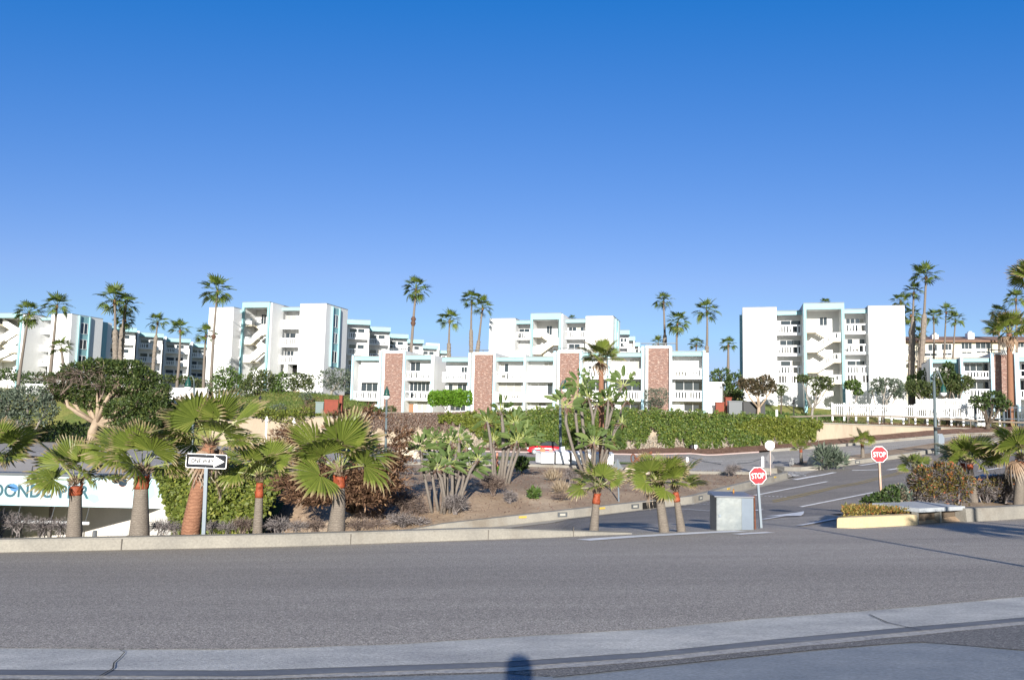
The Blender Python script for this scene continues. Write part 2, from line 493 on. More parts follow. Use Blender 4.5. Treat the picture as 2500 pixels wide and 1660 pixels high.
def edge(pts, wob=0.0):
    """a line on the near road read off the photograph, as y over x"""
    q = [hit(*p) for p in pts]
    X = [h.x for h in q]; Y = [h.y for h in q]
    e = lambda i, j: Y[i] + (Y[i] - Y[j]) / (X[i] - X[j]) * (-20 - X[i] if i == 0 else 14 - X[i])
    X2 = [-20] + X + [14]; Y2 = [e(0, 2)] + Y + [e(-1, -3)]
    return lambda x: float(np.interp(x, X2, Y2)) + wob * (math.sin(x * 9) + .7 * math.sin(x * 23))
# edge between the near asphalt and the concrete gutter, and the edges below it
yg = edge([(0, 1581), (300, 1584), (625, 1583), (1000, 1570), (1250, 1553), (1600, 1533), (1870, 1508), (2200, 1483), (2500, 1456)], 0.010)
ye1 = edge([(0, 1632), (600, 1634), (1250, 1612), (1600, 1588), (1870, 1560), (2200, 1530), (2500, 1505)])
ye2 = edge([(0, 1644), (600, 1648), (1250, 1624), (1600, 1600), (1870, 1572), (2200, 1541), (2500, 1514)])
ye3 = edge([(0, 1652), (600, 1653), (1250, 1634), (1600, 1609), (1870, 1582), (2200, 1550), (2500, 1521)], .006)
ye4 = edge([(0, 1655), (600, 1656), (1240, 1637), (1350, 1648), (1600, 1622), (2000, 1582), (2240, 1562), (2330, 1567), (2500, 1583)])

def fy(c):
    return lambda x: float(c(x)) if callable(c) else c

# near road, running down into the street where the kerb opens
foreground_road = sheet('foreground_road', -34, 24, 232, yg, lambda x: float(ycrest(x)) + 0.05, 50, ASPH)
ramp = sheet('road_ramp', 1.6, 10.8, 60, lambda x: float(ycrest(x)) + 0.04 if x < 7.85 else min(x / .418, float(ycrest(x)) + 6.5), lambda x: float(ycrest(x)) + 6.6, 40, ASPH, 0.0)
foreground_road_mat = ASPH
# gutter strip: bevelled band, groove and outer band
sheet('gutter_strip', -20, 12, 160, ye1, lambda x: yg(x) + 0.06, 6, GUTTER, -0.004)
sheet('gutter_groove', -20, 12, 160, ye2, lambda x: ye1(x) + .02, 4, noisy('dark_gutter_band', (0.12, 0.13, 0.15), (0.19, 0.20, 0.215), 2.0, 0.8, 0.2, 30, 0.2, 30, (0.5, 3, 1)), -0.007)  # flat band of the gutter in a darker grey
sheet('gutter_lip', -20, 12, 200, ye3, lambda x: ye2(x) + .015, 2, noisy('pale_gutter_seam', (0.42, 0.40, 0.37), (0.30, 0.30, 0.30), 3.0, 0.9, 0.2, 30, 0.25, 30), -0.010)
sheet('pavement_patch', -20, 12, 160, ye4, lambda x: ye3(x) + .03, 3, asphalt('patched_asphalt', 0.09, 0.17, 90.0), -0.013)
sheet('near_pavement', -20, 12, 120, lambda x: 1.5, lambda x: ye4(x) + .02, 40, SLAB, -0.016)
sheet('standing_pavement', -20, 12, 30, lambda x: -6.0, lambda x: 1.52, 10, SLAB, -0.016)

# cracks in the gutter: dark narrow grooves lying in the concrete
def ground_ribbon(name, pts, width, mat, dz, parent=None, kind=None, seg=0.4, taper=False):
    P = [Vector((p[0], p[1], 0)) for p in pts]
    Q = []
    for a, b in zip(P[:-1], P[1:]):
        n = max(1, int((b - a).length / seg))
        Q += [a.lerp(b, k / n) for k in range(n)]
    Q.append(P[-1])
    v, f = [], []
    for i, q in enumerate(Q):
        d = (Q[min(i + 1, len(Q) - 1)] - Q[max(i - 1, 0)]); d.z = 0; d.normalize()
        s = Vector((-d.y, d.x, 0)) * (width if not callable(width) else width(i / (len(Q) - 1))) / 2
        for e in (q + s, q - s):
            v.append((e.x, e.y, Tz(e.x, e.y) + dz))
    for i in range(len(Q) - 1):
        f.append((2 * i, 2 * i + 1, 2 * i + 3, 2 * i + 2))
    o = link(name, mesh_of(name, v, f), mat, parent)
    if kind: o['kind'] = kind
    return o

def pxg(pts): return [(h.x, h.y) for h in (hit(*p) for p in pts)]
CRACK = plain('dark_crack_line', (0.03, 0.03, 0.03), 0.95)  # one even near-black for the crack, joint and seam ribbons
ground_ribbon('gutter_crack', pxg([(290, 1584), (304, 1592), (292, 1606), (278, 1618), (276, 1632), (244, 1650)]), lambda t: 0.004 + 0.009 * t, CRACK, 0.004, None, 'structure', 0.05)
ground_ribbon('gutter_joint', pxg([(2123, 1500), (2168, 1520), (2250, 1538)]), 0.012, CRACK, 0.004, None, 'structure', 0.1)
ground_ribbon('pavement_seam', pxg([(1350, 1648), (1600, 1622), (2000, 1580), (2240, 1562), (2500, 1582)]), 0.014, CRACK, -0.011, None, 'structure', 0.1)

# planting strip behind the kerb, street, side lane, upper road
sheet('planting_strip', -34, 1.6, 120, lambda x: float(ycrest(x)) + 0.1, lambda x: float(ycrest(x)) + 6.5, 24, DIRT, 0.0)
sheet('corner_planting_bed', 7.95, 30, 70, lambda x: float(ycrest(x)) + 0.1, lambda x: max(float(ycrest(x)) + .12, min(float(ycrest(x)) + 6.0, (x - .05) / .42)), 24, DIRT, 0.0)
street = sheet('street', -34, 96, 300, lambda x: min(float(ycrest(x)) + 6.4, float(ykerb(x)) - 0.8), lambda x: float(ykerb(x)) - (0.5 if x < 22 else 0.02), 60, ASPH2, 0.0)

def ydirt(x): return float(np.interp(x, [-40, -20, -14, 0, 8, 14, 20, 24], [50, 62, 66, 67.5, 66, 63, 60.6, 60.1]))
sheet('dirt_bank', -21, 20.6, 130, lambda x: float(ykerb(x)) + 0.15, lambda x: max(ydirt(x), float(ykerb(x)) + 0.3), 60, DIRT, 0.0)
upper_road = sheet('upper_road', -64, 28, 120, lambda x: max(ydirt(x), float(ykerb(x)) + (0.9 if x < -20 else 0.0)), lambda x: 91.6, 40, ASPH3, 0.0)

# raised island between the street and the upper lane
def yisl(x): return float(np.interp(x, [23.5, 26.7, 41, 60], [67.0, 72.5, 80.5, 90]))
sheet('kerb_island', 23.8, 58, 60, lambda x: float(np.interp(x, [23.8, 26.7], [66.6, 67])) if x < 26.7 else float(ykerb(x)) + 0.05, yisl, 10, DIRT, 0.22)
sheet('upper_lane', 27.9, 96, 90, lambda x: min(yisl(x), 91.0) if x < 60 else float(ykerb(x)), lambda x: max(91.6, float(ykerb(x)) + .2), 24, ASPH3, 0.0)
sheet('junction_road', 19.5, 28.0, 24, lambda x: max(60.3, float(ykerb(x)) - 0.1) if x < 23.8 else yisl(x) , lambda x: 91.6, 30, ASPH3, 0.012)
sheet('mulch_bed', -20, 96, 150, lambda x: 91.6, lambda x: 95.05, 8, MULCH, 0.0, zf=lambda X, Y: T(X, np.minimum(Y, 94.9)) + 0.16 + (0.25 + 0.32 * sstep((X - 8) / 12)) * (Y - 91.6) / 3.4 + 0.07 * np.sin(X * 2.1) * np.sin(Y * 3.7))
sheet('grass_patch', -12, 8.5, 40, lambda x: 75.5, lambda x: 81.5, 8, GRASS, 0.05)
sheet('grass_patch', 9.5, 14, 12, lambda x: 73.0, lambda x: 76.0, 6, GRASS, 0.05)
sheet('grass_patch', -13.2, -10, 10, lambda x: 71.0, lambda x: 75.6, 6, GRASS, 0.06)

def kerb(name, pts, h, wd, mat, parent=None, z0=-0.3, seg=0.6, lift=0.0, kind='structure'):
    P = [Vector((p[0], p[1], 0)) for p in pts]
    Q = []
    for a, b in zip(P[:-1], P[1:]):
        n = max(1, int((b - a).length / seg))
        Q += [a.lerp(b, k / n) for k in range(n)]
    Q.append(P[-1])
    v, f = [], []
    n = len(Q)
    for i, q in enumerate(Q):
        d = (Q[min(i + 1, n - 1)] - Q[max(i - 1, 0)]); d.z = 0; d.normalize()
        s = Vector((d.y, -d.x, 0))              # towards the viewer's side when the line runs to +x
        hh = h(i / (n - 1)) if callable(h) else h
        zb = Tz(q.x + s.x * wd, q.y + s.y * wd) if lift == 0 else Tz(q.x, q.y)
        r = min(.03, hh * .3)
        prof = [(wd * .5 + .03, z0), (wd * .5, hh - r), (wd * .5 - r, hh), (-wd * .5, hh), (-wd * .5, z0)]
        for a, z in prof:
            v.append((q.x + s.x * a, q.y + s.y * a, zb + z))
    for i in range(n - 1):
        for k in range(4):
            f.append((5 * i + k, 5 * i + 5 + k, 5 * i + 6 + k, 5 * i + 1 + k))
    f.append((0, 1, 2, 3, 4)); f.append(tuple(5 * (n - 1) + k for k in (4, 3, 2, 1, 0)))
    o = link(name, mesh_of(name, v, f), mat, parent)
    if kind: o['kind'] = kind
    return o

kerb('kerb', [(x, float(ycrest(x)) + 0.08) for x in np.arange(-33, 2.76, 0.35)], lambda t: 0.20 * min(1, (1 - t) * 12) + .012, 0.22, KERB)
# dark joints in that kerb
JOINT = plain('kerb_joint', (0.09, 0.08, 0.07), 0.95)
for x in (-7.1, -3.05, -0.4, 1.4):
    y = float(ycrest(x))
    m = MB(); z = Tz(x, y - .3)
    m.box(x - .008, x + .008, y - 0.055, y + .06, z - .02, z + .175)
    struct(m.build('kerb_joint', JOINT))
kp = [(9.25, 21.8), (8.7, 20.6), (8.2, 19.5), (7.98, 19.02), (8.2, 18.93), (9.0, 19.35), (10.15, 19.9)]
kerb('painted_kerb', kp, 0.24, 0.24, KERB_Y, None, -.6, .2)
kp = kp[3:]
kerb('kerb', [(12.0, 21.05), (13.2, 21.65), (14.8, 22.65), (18, 24.2), (26, 28)], 0.33, 0.3, KERB)
def ks(pts): return kerb('kerb', pts, 0.22, 0.34, KERB)
KL = [(x, float(ykerb(x)) - .12) for x in np.arange(-13.6, 20.9, 0.7)] + [(21.2, 60.6), (21.0, 61.6), (20.0, 62.0)]
bank_kerb = kerb('kerb', KL, 0.42, 0.34, KERB)
sheet('street_gutter', -13.6, 21, 90, lambda x: float(ykerb(x)) - 1.25, lambda x: float(ykerb(x)) - 0.2, 3, noisy('pale_gutter', (0.36, 0.33, 0.28), (0.29, 0.27, 0.23), 0.8), 0.025)
ks([(x, ydirt(x) + .05) for x in np.arange(-20, 20.2, 0.8)])
IK = [(23.2, 68.5), (23.5, 67.0), (24.5, 66.3)] + [(x, float(ykerb(x)) + .05) for x in np.arange(26.0, 58, 1.0)]
island_kerb = kerb('kerb', IK, 0.34, 0.4, KERB)
kerb('red_kerb', [(x, 91.7) for x in np.arange(-20, 30, 1.0)], 0.14, 0.2, KERB_R)
kerb('kerb', [(30.2, 91.75), (36, 91.8), (60, 92), (90, 92.6)], 0.3, 0.5, KERB)
kerb('red_kerb', [(x, yisl(x) + .15) for x in np.arange(29, 58, 1.0)], 0.16, 0.25, KERB_R)

# lamps and reflectors set into the bank kerb
GREYM = plain('grey_metal', (0.12, 0.13, 0.14), 0.5, 0.5)
REFL = plain('yellow_reflector', (0.46, 0.31, 0.05), 0.5)
def kerb_unit(px, py, parent, yellow):
    p = hit(px, py)
    x = p.x; y = float(ykerb(x)) - .12
    d = Vector((1, (float(ykerb(x + .5)) - float(ykerb(x - .5))), 0)).normalized(); s = Vector((d.y, -d.x, 0))
    z = Tz(x, y - .5)
    m = MB()
    o = Vector((x, y, z)) + s * .17
    if yellow:
        m.prism([(-.2, .29), (.2, .29), (.2, .38), (-.2, .38)], o, d, (0, 0, 1), s * .05)
        m.build('reflector', REFL, parent)
    else:
        m.prism([(-.26, .12), (.26, .12), (.26, .35), (-.26, .35)], o, d, (0, 0, 1), s * .035)
        k = m.build('kerb_lamp', GREYM, parent)
        m = MB(); m.prism([(-.15, .18), (.15, .18), (.15, .29), (-.15, .29)], o + s * .036, d, (0, 0, 1), s * .01)
        l = link('lens', mesh_of('lens', m.v, m.f), plain('pale_lens', (0.34, 0.33, 0.29), 0.4), k)
for px, py, ye in [(1272, 1276, 1), (1369, 1266, 0), (1462, 1252, 1), (1542, 1238, 0), (1699, 1216, 0), (1768, 1200, 1), (1829, 1188, 0), (1889, 1176, 1)]:
    kerb_unit(px, py, bank_kerb, ye)
def isl_unit(x):
    y = float(ykerb(x)) + .05
    d = Vector((1, (float(ykerb(x + .5)) - float(ykerb(x - .5))), 0)).normalized(); s = Vector((d.y, -d.x, 0))
    m = MB(); o = Vector((x, y, Tz(x, y - .5))) + s * .2
    m.prism([(-.32, .05), (.32, .05), (.32, .30), (-.32, .30)], o, d, (0, 0, 1), s * .03)
    k = m.build('kerb_lamp', GREYM, island_kerb)
    m = MB(); m.prism([(-.2, .11), (.2, .11), (.2, .24), (-.2, .24)], o + s * .031, d, (0, 0, 1), s * .01)
    link('lens', mesh_of('lens', m.v, m.f), plain('pale_lens', (0.34, 0.33, 0.29), 0.4), k)
for x in (30.3, 37.7, 44.6): isl_unit(x)
# storm drain under the bank kerb
p = hit(1590, 1243)
m = MB()
x0, x1 = p.x - .5, p.x + .75
A = Vector((x0, float(ykerb(x0)) - .33, Tz(x0, float(ykerb(x0)) - .8))); B = Vector((x1, float(ykerb(x1)) - .33, Tz(x1, float(ykerb(x1)) - .8)))
u = (B - A)
m.prism([(0, .02), (1, .02), (1, .36), (0, .36)], A, u, (0, 0, 1), (0.03, -.06, 0))
drain = m.build('drain_dark_panel', SHADE, bank_kerb)  # solid black panel, painting the shade of the drain mouth

# ------------------------------------------------------------------ painted road markings
def mark(pts, wd, mat=PAINTW, dz=0.03, parent=street, name='lane_line'):
    return ground_ribbon(name, pxg(pts), wd, mat, dz, parent, None, 0.7)
mark([(1885, 1223), (1950, 1209), (2040, 1188), (2200, 1152), (2330, 1124), (2450, 1100)], 0.11, PAINTY)
mark([(1888, 1226.5), (1953, 1212.5), (2043, 1191), (2203, 1155), (2333, 1127), (2453, 1102)], 0.11, PAINTY)
mark([(1842, 1210), (1930, 1193), (2020, 1176)], 0.22)
mark([(1955, 1238), (2090, 1211), (2135, 1202)], 0.2)
mark([(1846, 1248), (1856, 1245)], 0.3)
mark([(1952, 1285), (2040, 1268)], 0.16, PAINTW, 0.035)
mark([(1940, 1172), (1990, 1163), (2038, 1154)], 0.42, PAINTW, 0.04, street, 'stop_line')
mark([(2388, 1151), (2450, 1142)], 0.3, PAINTW, 0.04)
for a, b in [((2100, 1137), (2140, 1131)), ((2080, 1149), (2150, 1147)), ((2168, 1148), (2200, 1143)), ((2258, 1140), (2305, 1130)), ((2325, 1148), (2345, 1144))]:
    mark([a, b], 0.45, PAINTW, 0.035, street, 'crossing_bar')
ground_ribbon('edge_line', [(1.5, 15.9), (2.7, 16.75), (4.2, 17.6), (5.3, 18.1)], 0.42, PAINTW, 0.012, foreground_road)
ground_ribbon('edge_line', [(4.9, 17.1), (5.8, 17.6)], 0.3, PAINTW, 0.012, foreground_road)
def dots(a, b, n, wd, parent=street):
    A, B = hit(*a), hit(*b)
    d = (B - A)
    for k in range(n):
        p = A + d * (k / n); q = A + d * ((k + .5) / n)
        ground_ribbon('dotted_line', [(p.x, p.y), (q.x, q.y)], wd, PAINTW, 0.03, parent, None, 0.5)
dots((1657, 1243), (1747, 1249), 10, 0.16)
dots((1668, 1221), (1747, 1225), 10, 0.16)
dots((1652, 1224), (1747, 1230), 10, 0.16)
dots((1857, 1211), (1925, 1214), 7, 0.16)
# straight-on arrow
mark([(1862, 1269.5), (1900, 1263), (1936, 1257.5)], 0.20, PAINTW, .03, street, 'lane_arrow')
ground_ribbon('arrow_head', pxg([(1912, 1261.5), (1936, 1257), (1962, 1250)]), lambda t: 1.1 * (1 - t) + .03, PAINTW, .034, street, None, .3)
for pts in ([(1480, 1125), (1600, 1122), (1880, 1117)], [(1690, 1129), (1850, 1124.5), (1975, 1120)]):
    mark(pts, 0.2, PAINTW, 0.02, upper_road)

def text_obj(name, body, mat, width, height, extrude=0.004, bold=0.0):
    """letters as a mesh in the x-z plane, facing -y, centred, scaled to width x height"""
    cu = bpy.data.curves.new(name, 'FONT'); cu.body = body; cu.extrude = 0.02; cu.offset = bold
    cu.align_x = 'CENTER'; cu.resolution_u = 4
    tmp = bpy.data.objects.new(name, cu); C.objects.link(tmp)
    dg = bpy.context.evaluated_depsgraph_get()
    me = bpy.data.meshes.new_from_object(tmp.evaluated_get(dg))
    bpy.data.objects.remove(tmp); bpy.data.curves.remove(cu)
    n = len(me.vertices); co = np.empty(n * 3); me.vertices.foreach_get('co', co); co = co.reshape(-1, 3)
    a, b = co.min(0), co.max(0)
    q = np.empty_like(co)
    q[:, 0] = ((co[:, 0] - a[0]) / (b[0] - a[0]) - .5) * width
    q[:, 2] = ((co[:, 1] - a[1]) / (b[1] - a[1]) - .5) * height
    q[:, 1] = -(co[:, 2] - a[2]) / (b[2] - a[2]) * extrude
    me.vertices.foreach_set('co', q.reshape(-1)); me.update()
    me.materials.clear()
    me.materials.append(mat); me.name = name
    return me

# letters painted on the side road, read by the traffic coming towards us
me = text_obj('road_lettering', 'STOP', PAINTW, 2.6, 2.3, 0.001, 0.01)
q = hit(1921, 1156)
v = np.empty(len(me.vertices) * 3); me.vertices.foreach_get('co', v); v = v.reshape(-1, 3)
P = np.stack([q.x - v[:, 0] * 1.0 - v[:, 2] * .35, q.y - v[:, 2] * 1.8, v[:, 0] * 0], -1)
P[:, 2] = T(P[:, 0], P[:, 1]) + 0.04
me.vertices.foreach_set('co', P.reshape(-1)); me.update()
link('road_lettering', me, None, street)
# ------------------------------------------------------------------ buildings
class Facade:
    """a vertical front through two points; s runs along it to the right, d goes in behind it"""
    def __init__(s, pa, Ya, pb=None, Yb=None):
        a = at(pa, 950, Ya); b = at(pb if pb is not None else pa + 300, 950, Yb or Ya)
        s.o = Vector((a.x, a.y, 0)); s.t = Vector((b.x - a.x, b.y - a.y, 0)).normalized()
        s.n = Vector((-s.t.y, s.t.x, 0))
    def uv(s, px, py, d=0.0):
        r = ray(px, py); rx = Vector((r.x, r.y, 0))
        k = (s.o + s.n * d).dot(s.n) / rx.dot(s.n)
        p = rx * k - s.o
        return p.dot(s.t), r.z * k
    def S(s, px, py=900, d=0.0): return s.uv(px, py, d)[0]
    def Z(s, px, py, d=0.0): return s.uv(px, py, d)[1]
    def w(s, a, d, z): return s.o + s.t * a + s.n * d + Vector((0, 0, z))

class Bld:
    def __init__(s, name, label, F, base_s, zb, cat='building', group=None):
        p = F.w(base_s, 0, zb)
        s.F = F; s.zb = zb
        s.r = thing(name, label, cat, p, group)
        s.wall = MB(); s.trim = MB(); s.roof = MB(); s.pale = MB(); s.brick = []
    def box(s, mb, *a):
        if mb is s.trim: s.part('fascia', TEAL, a)
        elif mb is s.pale: s.part('pilaster', PALE, a)
        elif mb is s.roof: s.part('roof', ROOFGREY, a)
        else: mb.fbox(s.F, *a)
    def part(s, name, mat, *boxes):
        m = MB()
        for a in boxes: m.fbox(s.F, *a)
        return m.build(name, mat, s.r)
    def done(s, wallmat=STUCCO):
        s.wall.build('wall', wallmat, s.r)

rw = random.Random(5)
def window(b, s0, s1, d, z0, z1, n=2, blind=None, name='window'):
    F = b.F
    if s1 < s0: s0, s1 = s1, s0
    m = MB(); t = 0.07
    m.fbox(F, s0, s1, d - .09, d + .02, z1 - t, z1); m.fbox(F, s0, s1, d - .10, d + .02, z0, z0 + t)
    for k in range(n + 1):
        c = s0 + (s1 - s0) * k / n
        w2 = t if k in (0, n) else t * .6
        a = c - (0 if k == 0 else (w2 if k == n else w2 / 2))
        m.fbox(F, a, a + w2, d - .085, d + .02, z0 + t, z1 - t)
    fr = m.build(name, STUCCO_B, b.r)
    ms = ([], [])
    M = [MB(), MB()]
    for k in range(n):
        a = s0 + (s1 - s0) * k / n; e = s0 + (s1 - s0) * (k + 1) / n
        bl = blind if blind is not None else (rw.random() < .22)
        M[1 if bl else 0].fbox(F, a + .03, e - .03, d - .045, d - .03, z0 + .03, z1 - .03)
    M[0].build('pane', GLASS, fr) if M[0].v else None
    M[1].build('blind', GLASS_B, fr) if M[1].v else None

def railing(F, m, s0, s1, d, z0, z1, th=0.08, solid=False, slots=True, rg=None):
    """white timber rail: solid bottom board, balusters with gaps, top rail"""
    if solid: m.fbox(F, s0, s1, d, d + th, z0, z1); return
    h = z1 - z0
    m.fbox(F, s0, s1, d, d + th, z0, z0 + h * .26)
    m.fbox(F, s0, s1, d - .02, d + th + .02, z1 - h * .14, z1)
    k = max(2, int((s1 - s0) / 0.34)); p = (s1 - s0) / k
    rg = rg or rw
    for i in range(k):
        if rg.random() < .06: continue
        m.fbox(F, s0 + p * i, s0 + p * i + p * .50, d + .01, d + th - .01, z0 + h * .26, z1 - h * .14)
    for i in range(0, int((s1 - s0) / 1.9) + 2):
        c = min(s0 + 1.9 * i, s1 - .16)
        m.fbox(F, c, c + .16, d - .01, d + th + .01, z0 + h * .26, z1 - h * .14)

def balcony(b, s0, s1, d0, d1, zs, zr, solid=False, wall_side=False):
    """one balcony: slab with its front railing"""
    m = MB(); m.fbox(b.F, s0, s1, d0 + .09, d1, zs, zs + .22)
    sl = m.build('balcony', STUCCO_B, b.r)
    r = MB(); railing(b.F, r, s0 + .01, s1 - .01, d0, zs - .02, zr, .085, solid)
    link('railing', mesh_of('railing', np.array(r.v) - np.array(b.r.location), r.f), STUCCO_B, sl)

def bay(b, px0, px1, fasc, floors, wins, base, rec=1.4, front=0.0, depth=9.0, solid=False, pyr=None, doors=(), grille=None):
    """a recessed bay with balconies, under a turquoise fascia"""
    F = b.F; pm = (px0 + px1) / 2
    ref = pyr or (fasc[0] + base) / 2
    s0, s1 = F.S(px0, ref, front), F.S(px1, ref, front)
    zt, zf_ = F.Z(pm, fasc[0], front), F.Z(pm, fasc[1], front)
    zb = F.Z(pm, base, front) - 4.0
    b.box(b.wall, s0, s1, front + rec, front + depth, zb, zt - .05)
    b.box(b.trim, s0, s1, front - .12, front + .12, zf_, zt)
    b.box(b.wall, s0, s1, front + .12, front + rec, zf_ + .12, zt - .06)     # soffit and roof edge
    b.box(b.roof, s0, s1, front - .2, front + depth, zt + .002, zt + .10)
    for rt, sb in floors:
        balcony(b, s0, s1, front, front + rec, F.Z(pm, sb, front), F.Z(pm, rt, front), solid)
    D = front + rec
    for wn in wins:
        x0, y0, x1, y1, n = wn[:5]
        a, zb_ = F.uv(x0, y1, D); c, zt_ = F.uv(x1, y0, D)
        for rt, sb in floors:
            if sb - 34 < y1 < sb - 8: zb_ = F.Z(pm, sb, front) + .28
        window(b, max(a, s0 + .05), min(c, s1 - .05), D, zb_, zt_, n, wn[5] if len(wn) > 5 else None)
    for x0, y0, x1, y1, mt in doors:
        a, z0 = F.uv(x0, y1, D); c, z1 = F.uv(x1, y0, D)
        m = MB(); m.fbox(F, a, c, D - .06, D + .01, z0, z1); m.build('door', mt, b.r)
    if grille:
        x0, y0, x1, y1 = grille
        a, z0 = F.uv(x0, y1, front); c, z1 = F.uv(x1, y0, front)
        b.box(b.wall, s0, a, front + .02, D + .01, zb, F.Z(pm, floors[-1][1], front)); b.box(b.wall, c, s1, front + .02, D + .01, zb, F.Z(pm, floors[-1][1], front))
        b.box(b.wall, a, c, front + .02, D + .01, zb, z0)
        m = MB(); m.fbox(F, a, c, front + .16, front + .3, z0, z1); g = m.build('vent_shade_panel', SHADE, b.r)  # solid black box painting the shade behind the slats
        m = MB(); k = int((c - a) / .36)
        for i in range(k + 1):
            x = a + (c - a) * i / k; m.fbox(F, x - .065, x + .065, front + .03, front + .10, z0, z1)
        q = (a + c) / 2; m.fbox(F, q - .35, q + .35, front + .025, front + .11, z0, z1)
        link('slats', mesh_of('slats', np.array(m.v) - np.array(b.r.location), m.f), STUCCO_B, g)
    return s0, s1, zt

def block(b, px0, px1, top, base, front=0.0, depth=16.0, pyr=None):
    F = b.F; pm = (px0 + px1) / 2; ref = pyr or (top + base) / 2
    s0, s1 = F.S(px0, ref, front), F.S(px1, ref, front)
    zt = F.Z(pm, top, front); zb = F.Z(pm, base, front) - 5.0
    b.box(b.wall, s0, s1, front, front + depth, zb, zt)
    b.box(b.roof, s0 - .04, s1 + .04, front - .04, front + depth, zt + .002, zt + .07)
    return s0, s1, zt

def stairbay(b, px0, px1, top, fb, base, lefts, rights, front=-1.6, rec=2.6, solid=False, win=None, depth=10.0, jl=True):
    """open stair tower in a turquoise frame: left and right landings joined by flights"""
    F = b.F; pm = (px0 + px1) / 2; ref = (top + base) / 2
    s0, s1 = F.S(px0, ref, front), F.S(px1, ref, front)
    zt, zf_ = F.Z(pm, top, front), F.Z(pm, fb, front)
    zb = F.Z(pm, base, front) - 4.0
    D = front + rec
    b.box(b.wall, s0, s1, D, front + depth, zb, zt - .05)
    b.part('stair_frame', TEAL, (s0, s1, front - .05, front + .25, zf_, zt), (s0, s0 + .36, front - .05, front + .28, zb, zf_), (s1 - .36, s1, front - .05, front + .28, zb, zf_))
    b.box(b.wall, s0 + .35, s1 - .35, front + .25, D, zf_ + .1, zt - .05)
    b.box(b.roof, s0, s1, front - .1, front + depth, zt + .002, zt + .1)
    b.box(b.wall, s0, s0 + .34, front + .28, D, zb, zt - .04)
    b.box(b.wall, s1 - .34, s1, front + .28, D, zb, zt - .04)
    i0, i1 = s0 + .38, s1 - .38
    W = i1 - i0
    zl = [F.Z(pm, y, front) for y in lefts]; zr = [F.Z(pm, y, front) for y in rights]
    fl = front + .35
    la, ra = i0 + W * .30, i1 - W * .22
    def landing(a, c, z):
        m = MB(); m.fbox(F, a, c, fl, D, z, z + .2); m.fbox(F, a, c, fl - .03, fl, z - .06, z + .24)
        o = m.build('landing', CREAM, b.r)
        r = MB(); railing(F, r, a, c, fl + .02, z + .2, z + 1.2, .07, solid)
        link('railing', mesh_of('railing', np.array(r.v) - np.array(b.r.location), r.f), STUCCO_B, o)
    for z in zl: landing(i0, la, z)
    for z in zr: landing(ra, i1, z)
    def flight(z0, z1, d, dd, x0, x1):
        m = MB()
        def para(lo, hi, da, db):
            m.hexa([F.w(x0, da, z0 + lo), F.w(x1, da, z1 + lo), F.w(x1, db, z1 + lo), F.w(x0, db, z0 + lo),
                    F.w(x0, da, z0 + hi), F.w(x1, da, z1 + hi), F.w(x1, db, z1 + hi), F.w(x0, db, z0 + hi)])
        para(-.05, .18, d, d + .06); para(-.05, .18, d + dd, d + dd + .06)
        n = 8
        for k in range(n):
            t = (k + .5) / n; x = x0 + (x1 - x0) * t; z = z0 + (z1 - z0) * t
            m.fbox(F, x - .17, x + .17, d + .06, d + dd, z + .1, z + .16)
        o = m.build('stair_flight', CREAM, b.r)
        m = MB()
        if solid: para(.25, 1.2, d - .02, d + .05)
        else:
            para(.25, .48, d - .02, d + .05); para(1.08, 1.2, d - .02, d + .05)
            k = max(3, int(abs(x1 - x0) / .28))
            for i in range(k):
                ta, tb = i / k, (i + .6) / k
                xa, xb = x0 + (x1 - x0) * ta, x0 + (x1 - x0) * tb
                za, zb2 = z0 + (z1 - z0) * ta, z0 + (z1 - z0) * tb
                m.hexa([F.w(xa, d, za + .48), F.w(xb, d, zb2 + .48), F.w(xb, d + .04, zb2 + .48), F.w(xa, d + .04, za + .48),
                        F.w(xa, d, za + 1.08), F.w(xb, d, zb2 + 1.08), F.w(xb, d + .04, zb2 + 1.08), F.w(xa, d + .04, za + 1.08)])
        link('railing', mesh_of('railing', np.array(m.v) - np.array(b.r.location), m.f), STUCCO_B, o)
    for k, z in enumerate(zr):
        lower = [q for q in zl if q < z]; upper = [q for q in zl if q > z]
        if lower: flight(max(lower), z, fl, .95, la, ra)
        else: flight(z - 2.6, z, fl, .95, la - W * .12, ra)
        if upper: flight(min(upper), z, fl + 1.15, .95, la, ra)
    if win:
        for x0, y0, x1, y1, n in win:
            a, z0 = F.uv(x0, y1, D); c, z1 = F.uv(x1, y0, D)
            window(b, a, c, D, z0, z1, n, False)
    return s0, s1, zt

def side_strip(b, s, d0, d1, z0, z1, rows):
    """turquoise strip with windows up a right-hand side wall"""
    F = b.F
    b.part('wall_strip', TEAL, (s + .005, s + .10, d0, d1, z0, z1), (s + .02, s + .32, d0 - .2, d0 + .05, z0, z1 + .05), (s + .02, s + .32, d1 - .05, d1 + .2, z0, z1 + .05))
    for za, zb in rows:
        q = MB(); a, e = d0 + .25, d1 - .25
        q.fbox(F, s + .10, s + .16, a, e, za, za + .08); q.fbox(F, s + .10, s + .16, a, e, zb - .08, zb)
        for t in (a, (a + e) / 2 - .04, e - .08): q.fbox(F, s + .10, s + .155, t, t + .08, za + .08, zb - .08)
        fr = q.build('window', STUCCO_B, b.r)
        q = MB(); q.fbox(F, s + .10, s + .125, a + .04, e - .04, za + .04, zb - .04)
        link('pane', mesh_of('pane', np.array(q.v) - np.array(b.r.location), q.f), GLASS, fr)

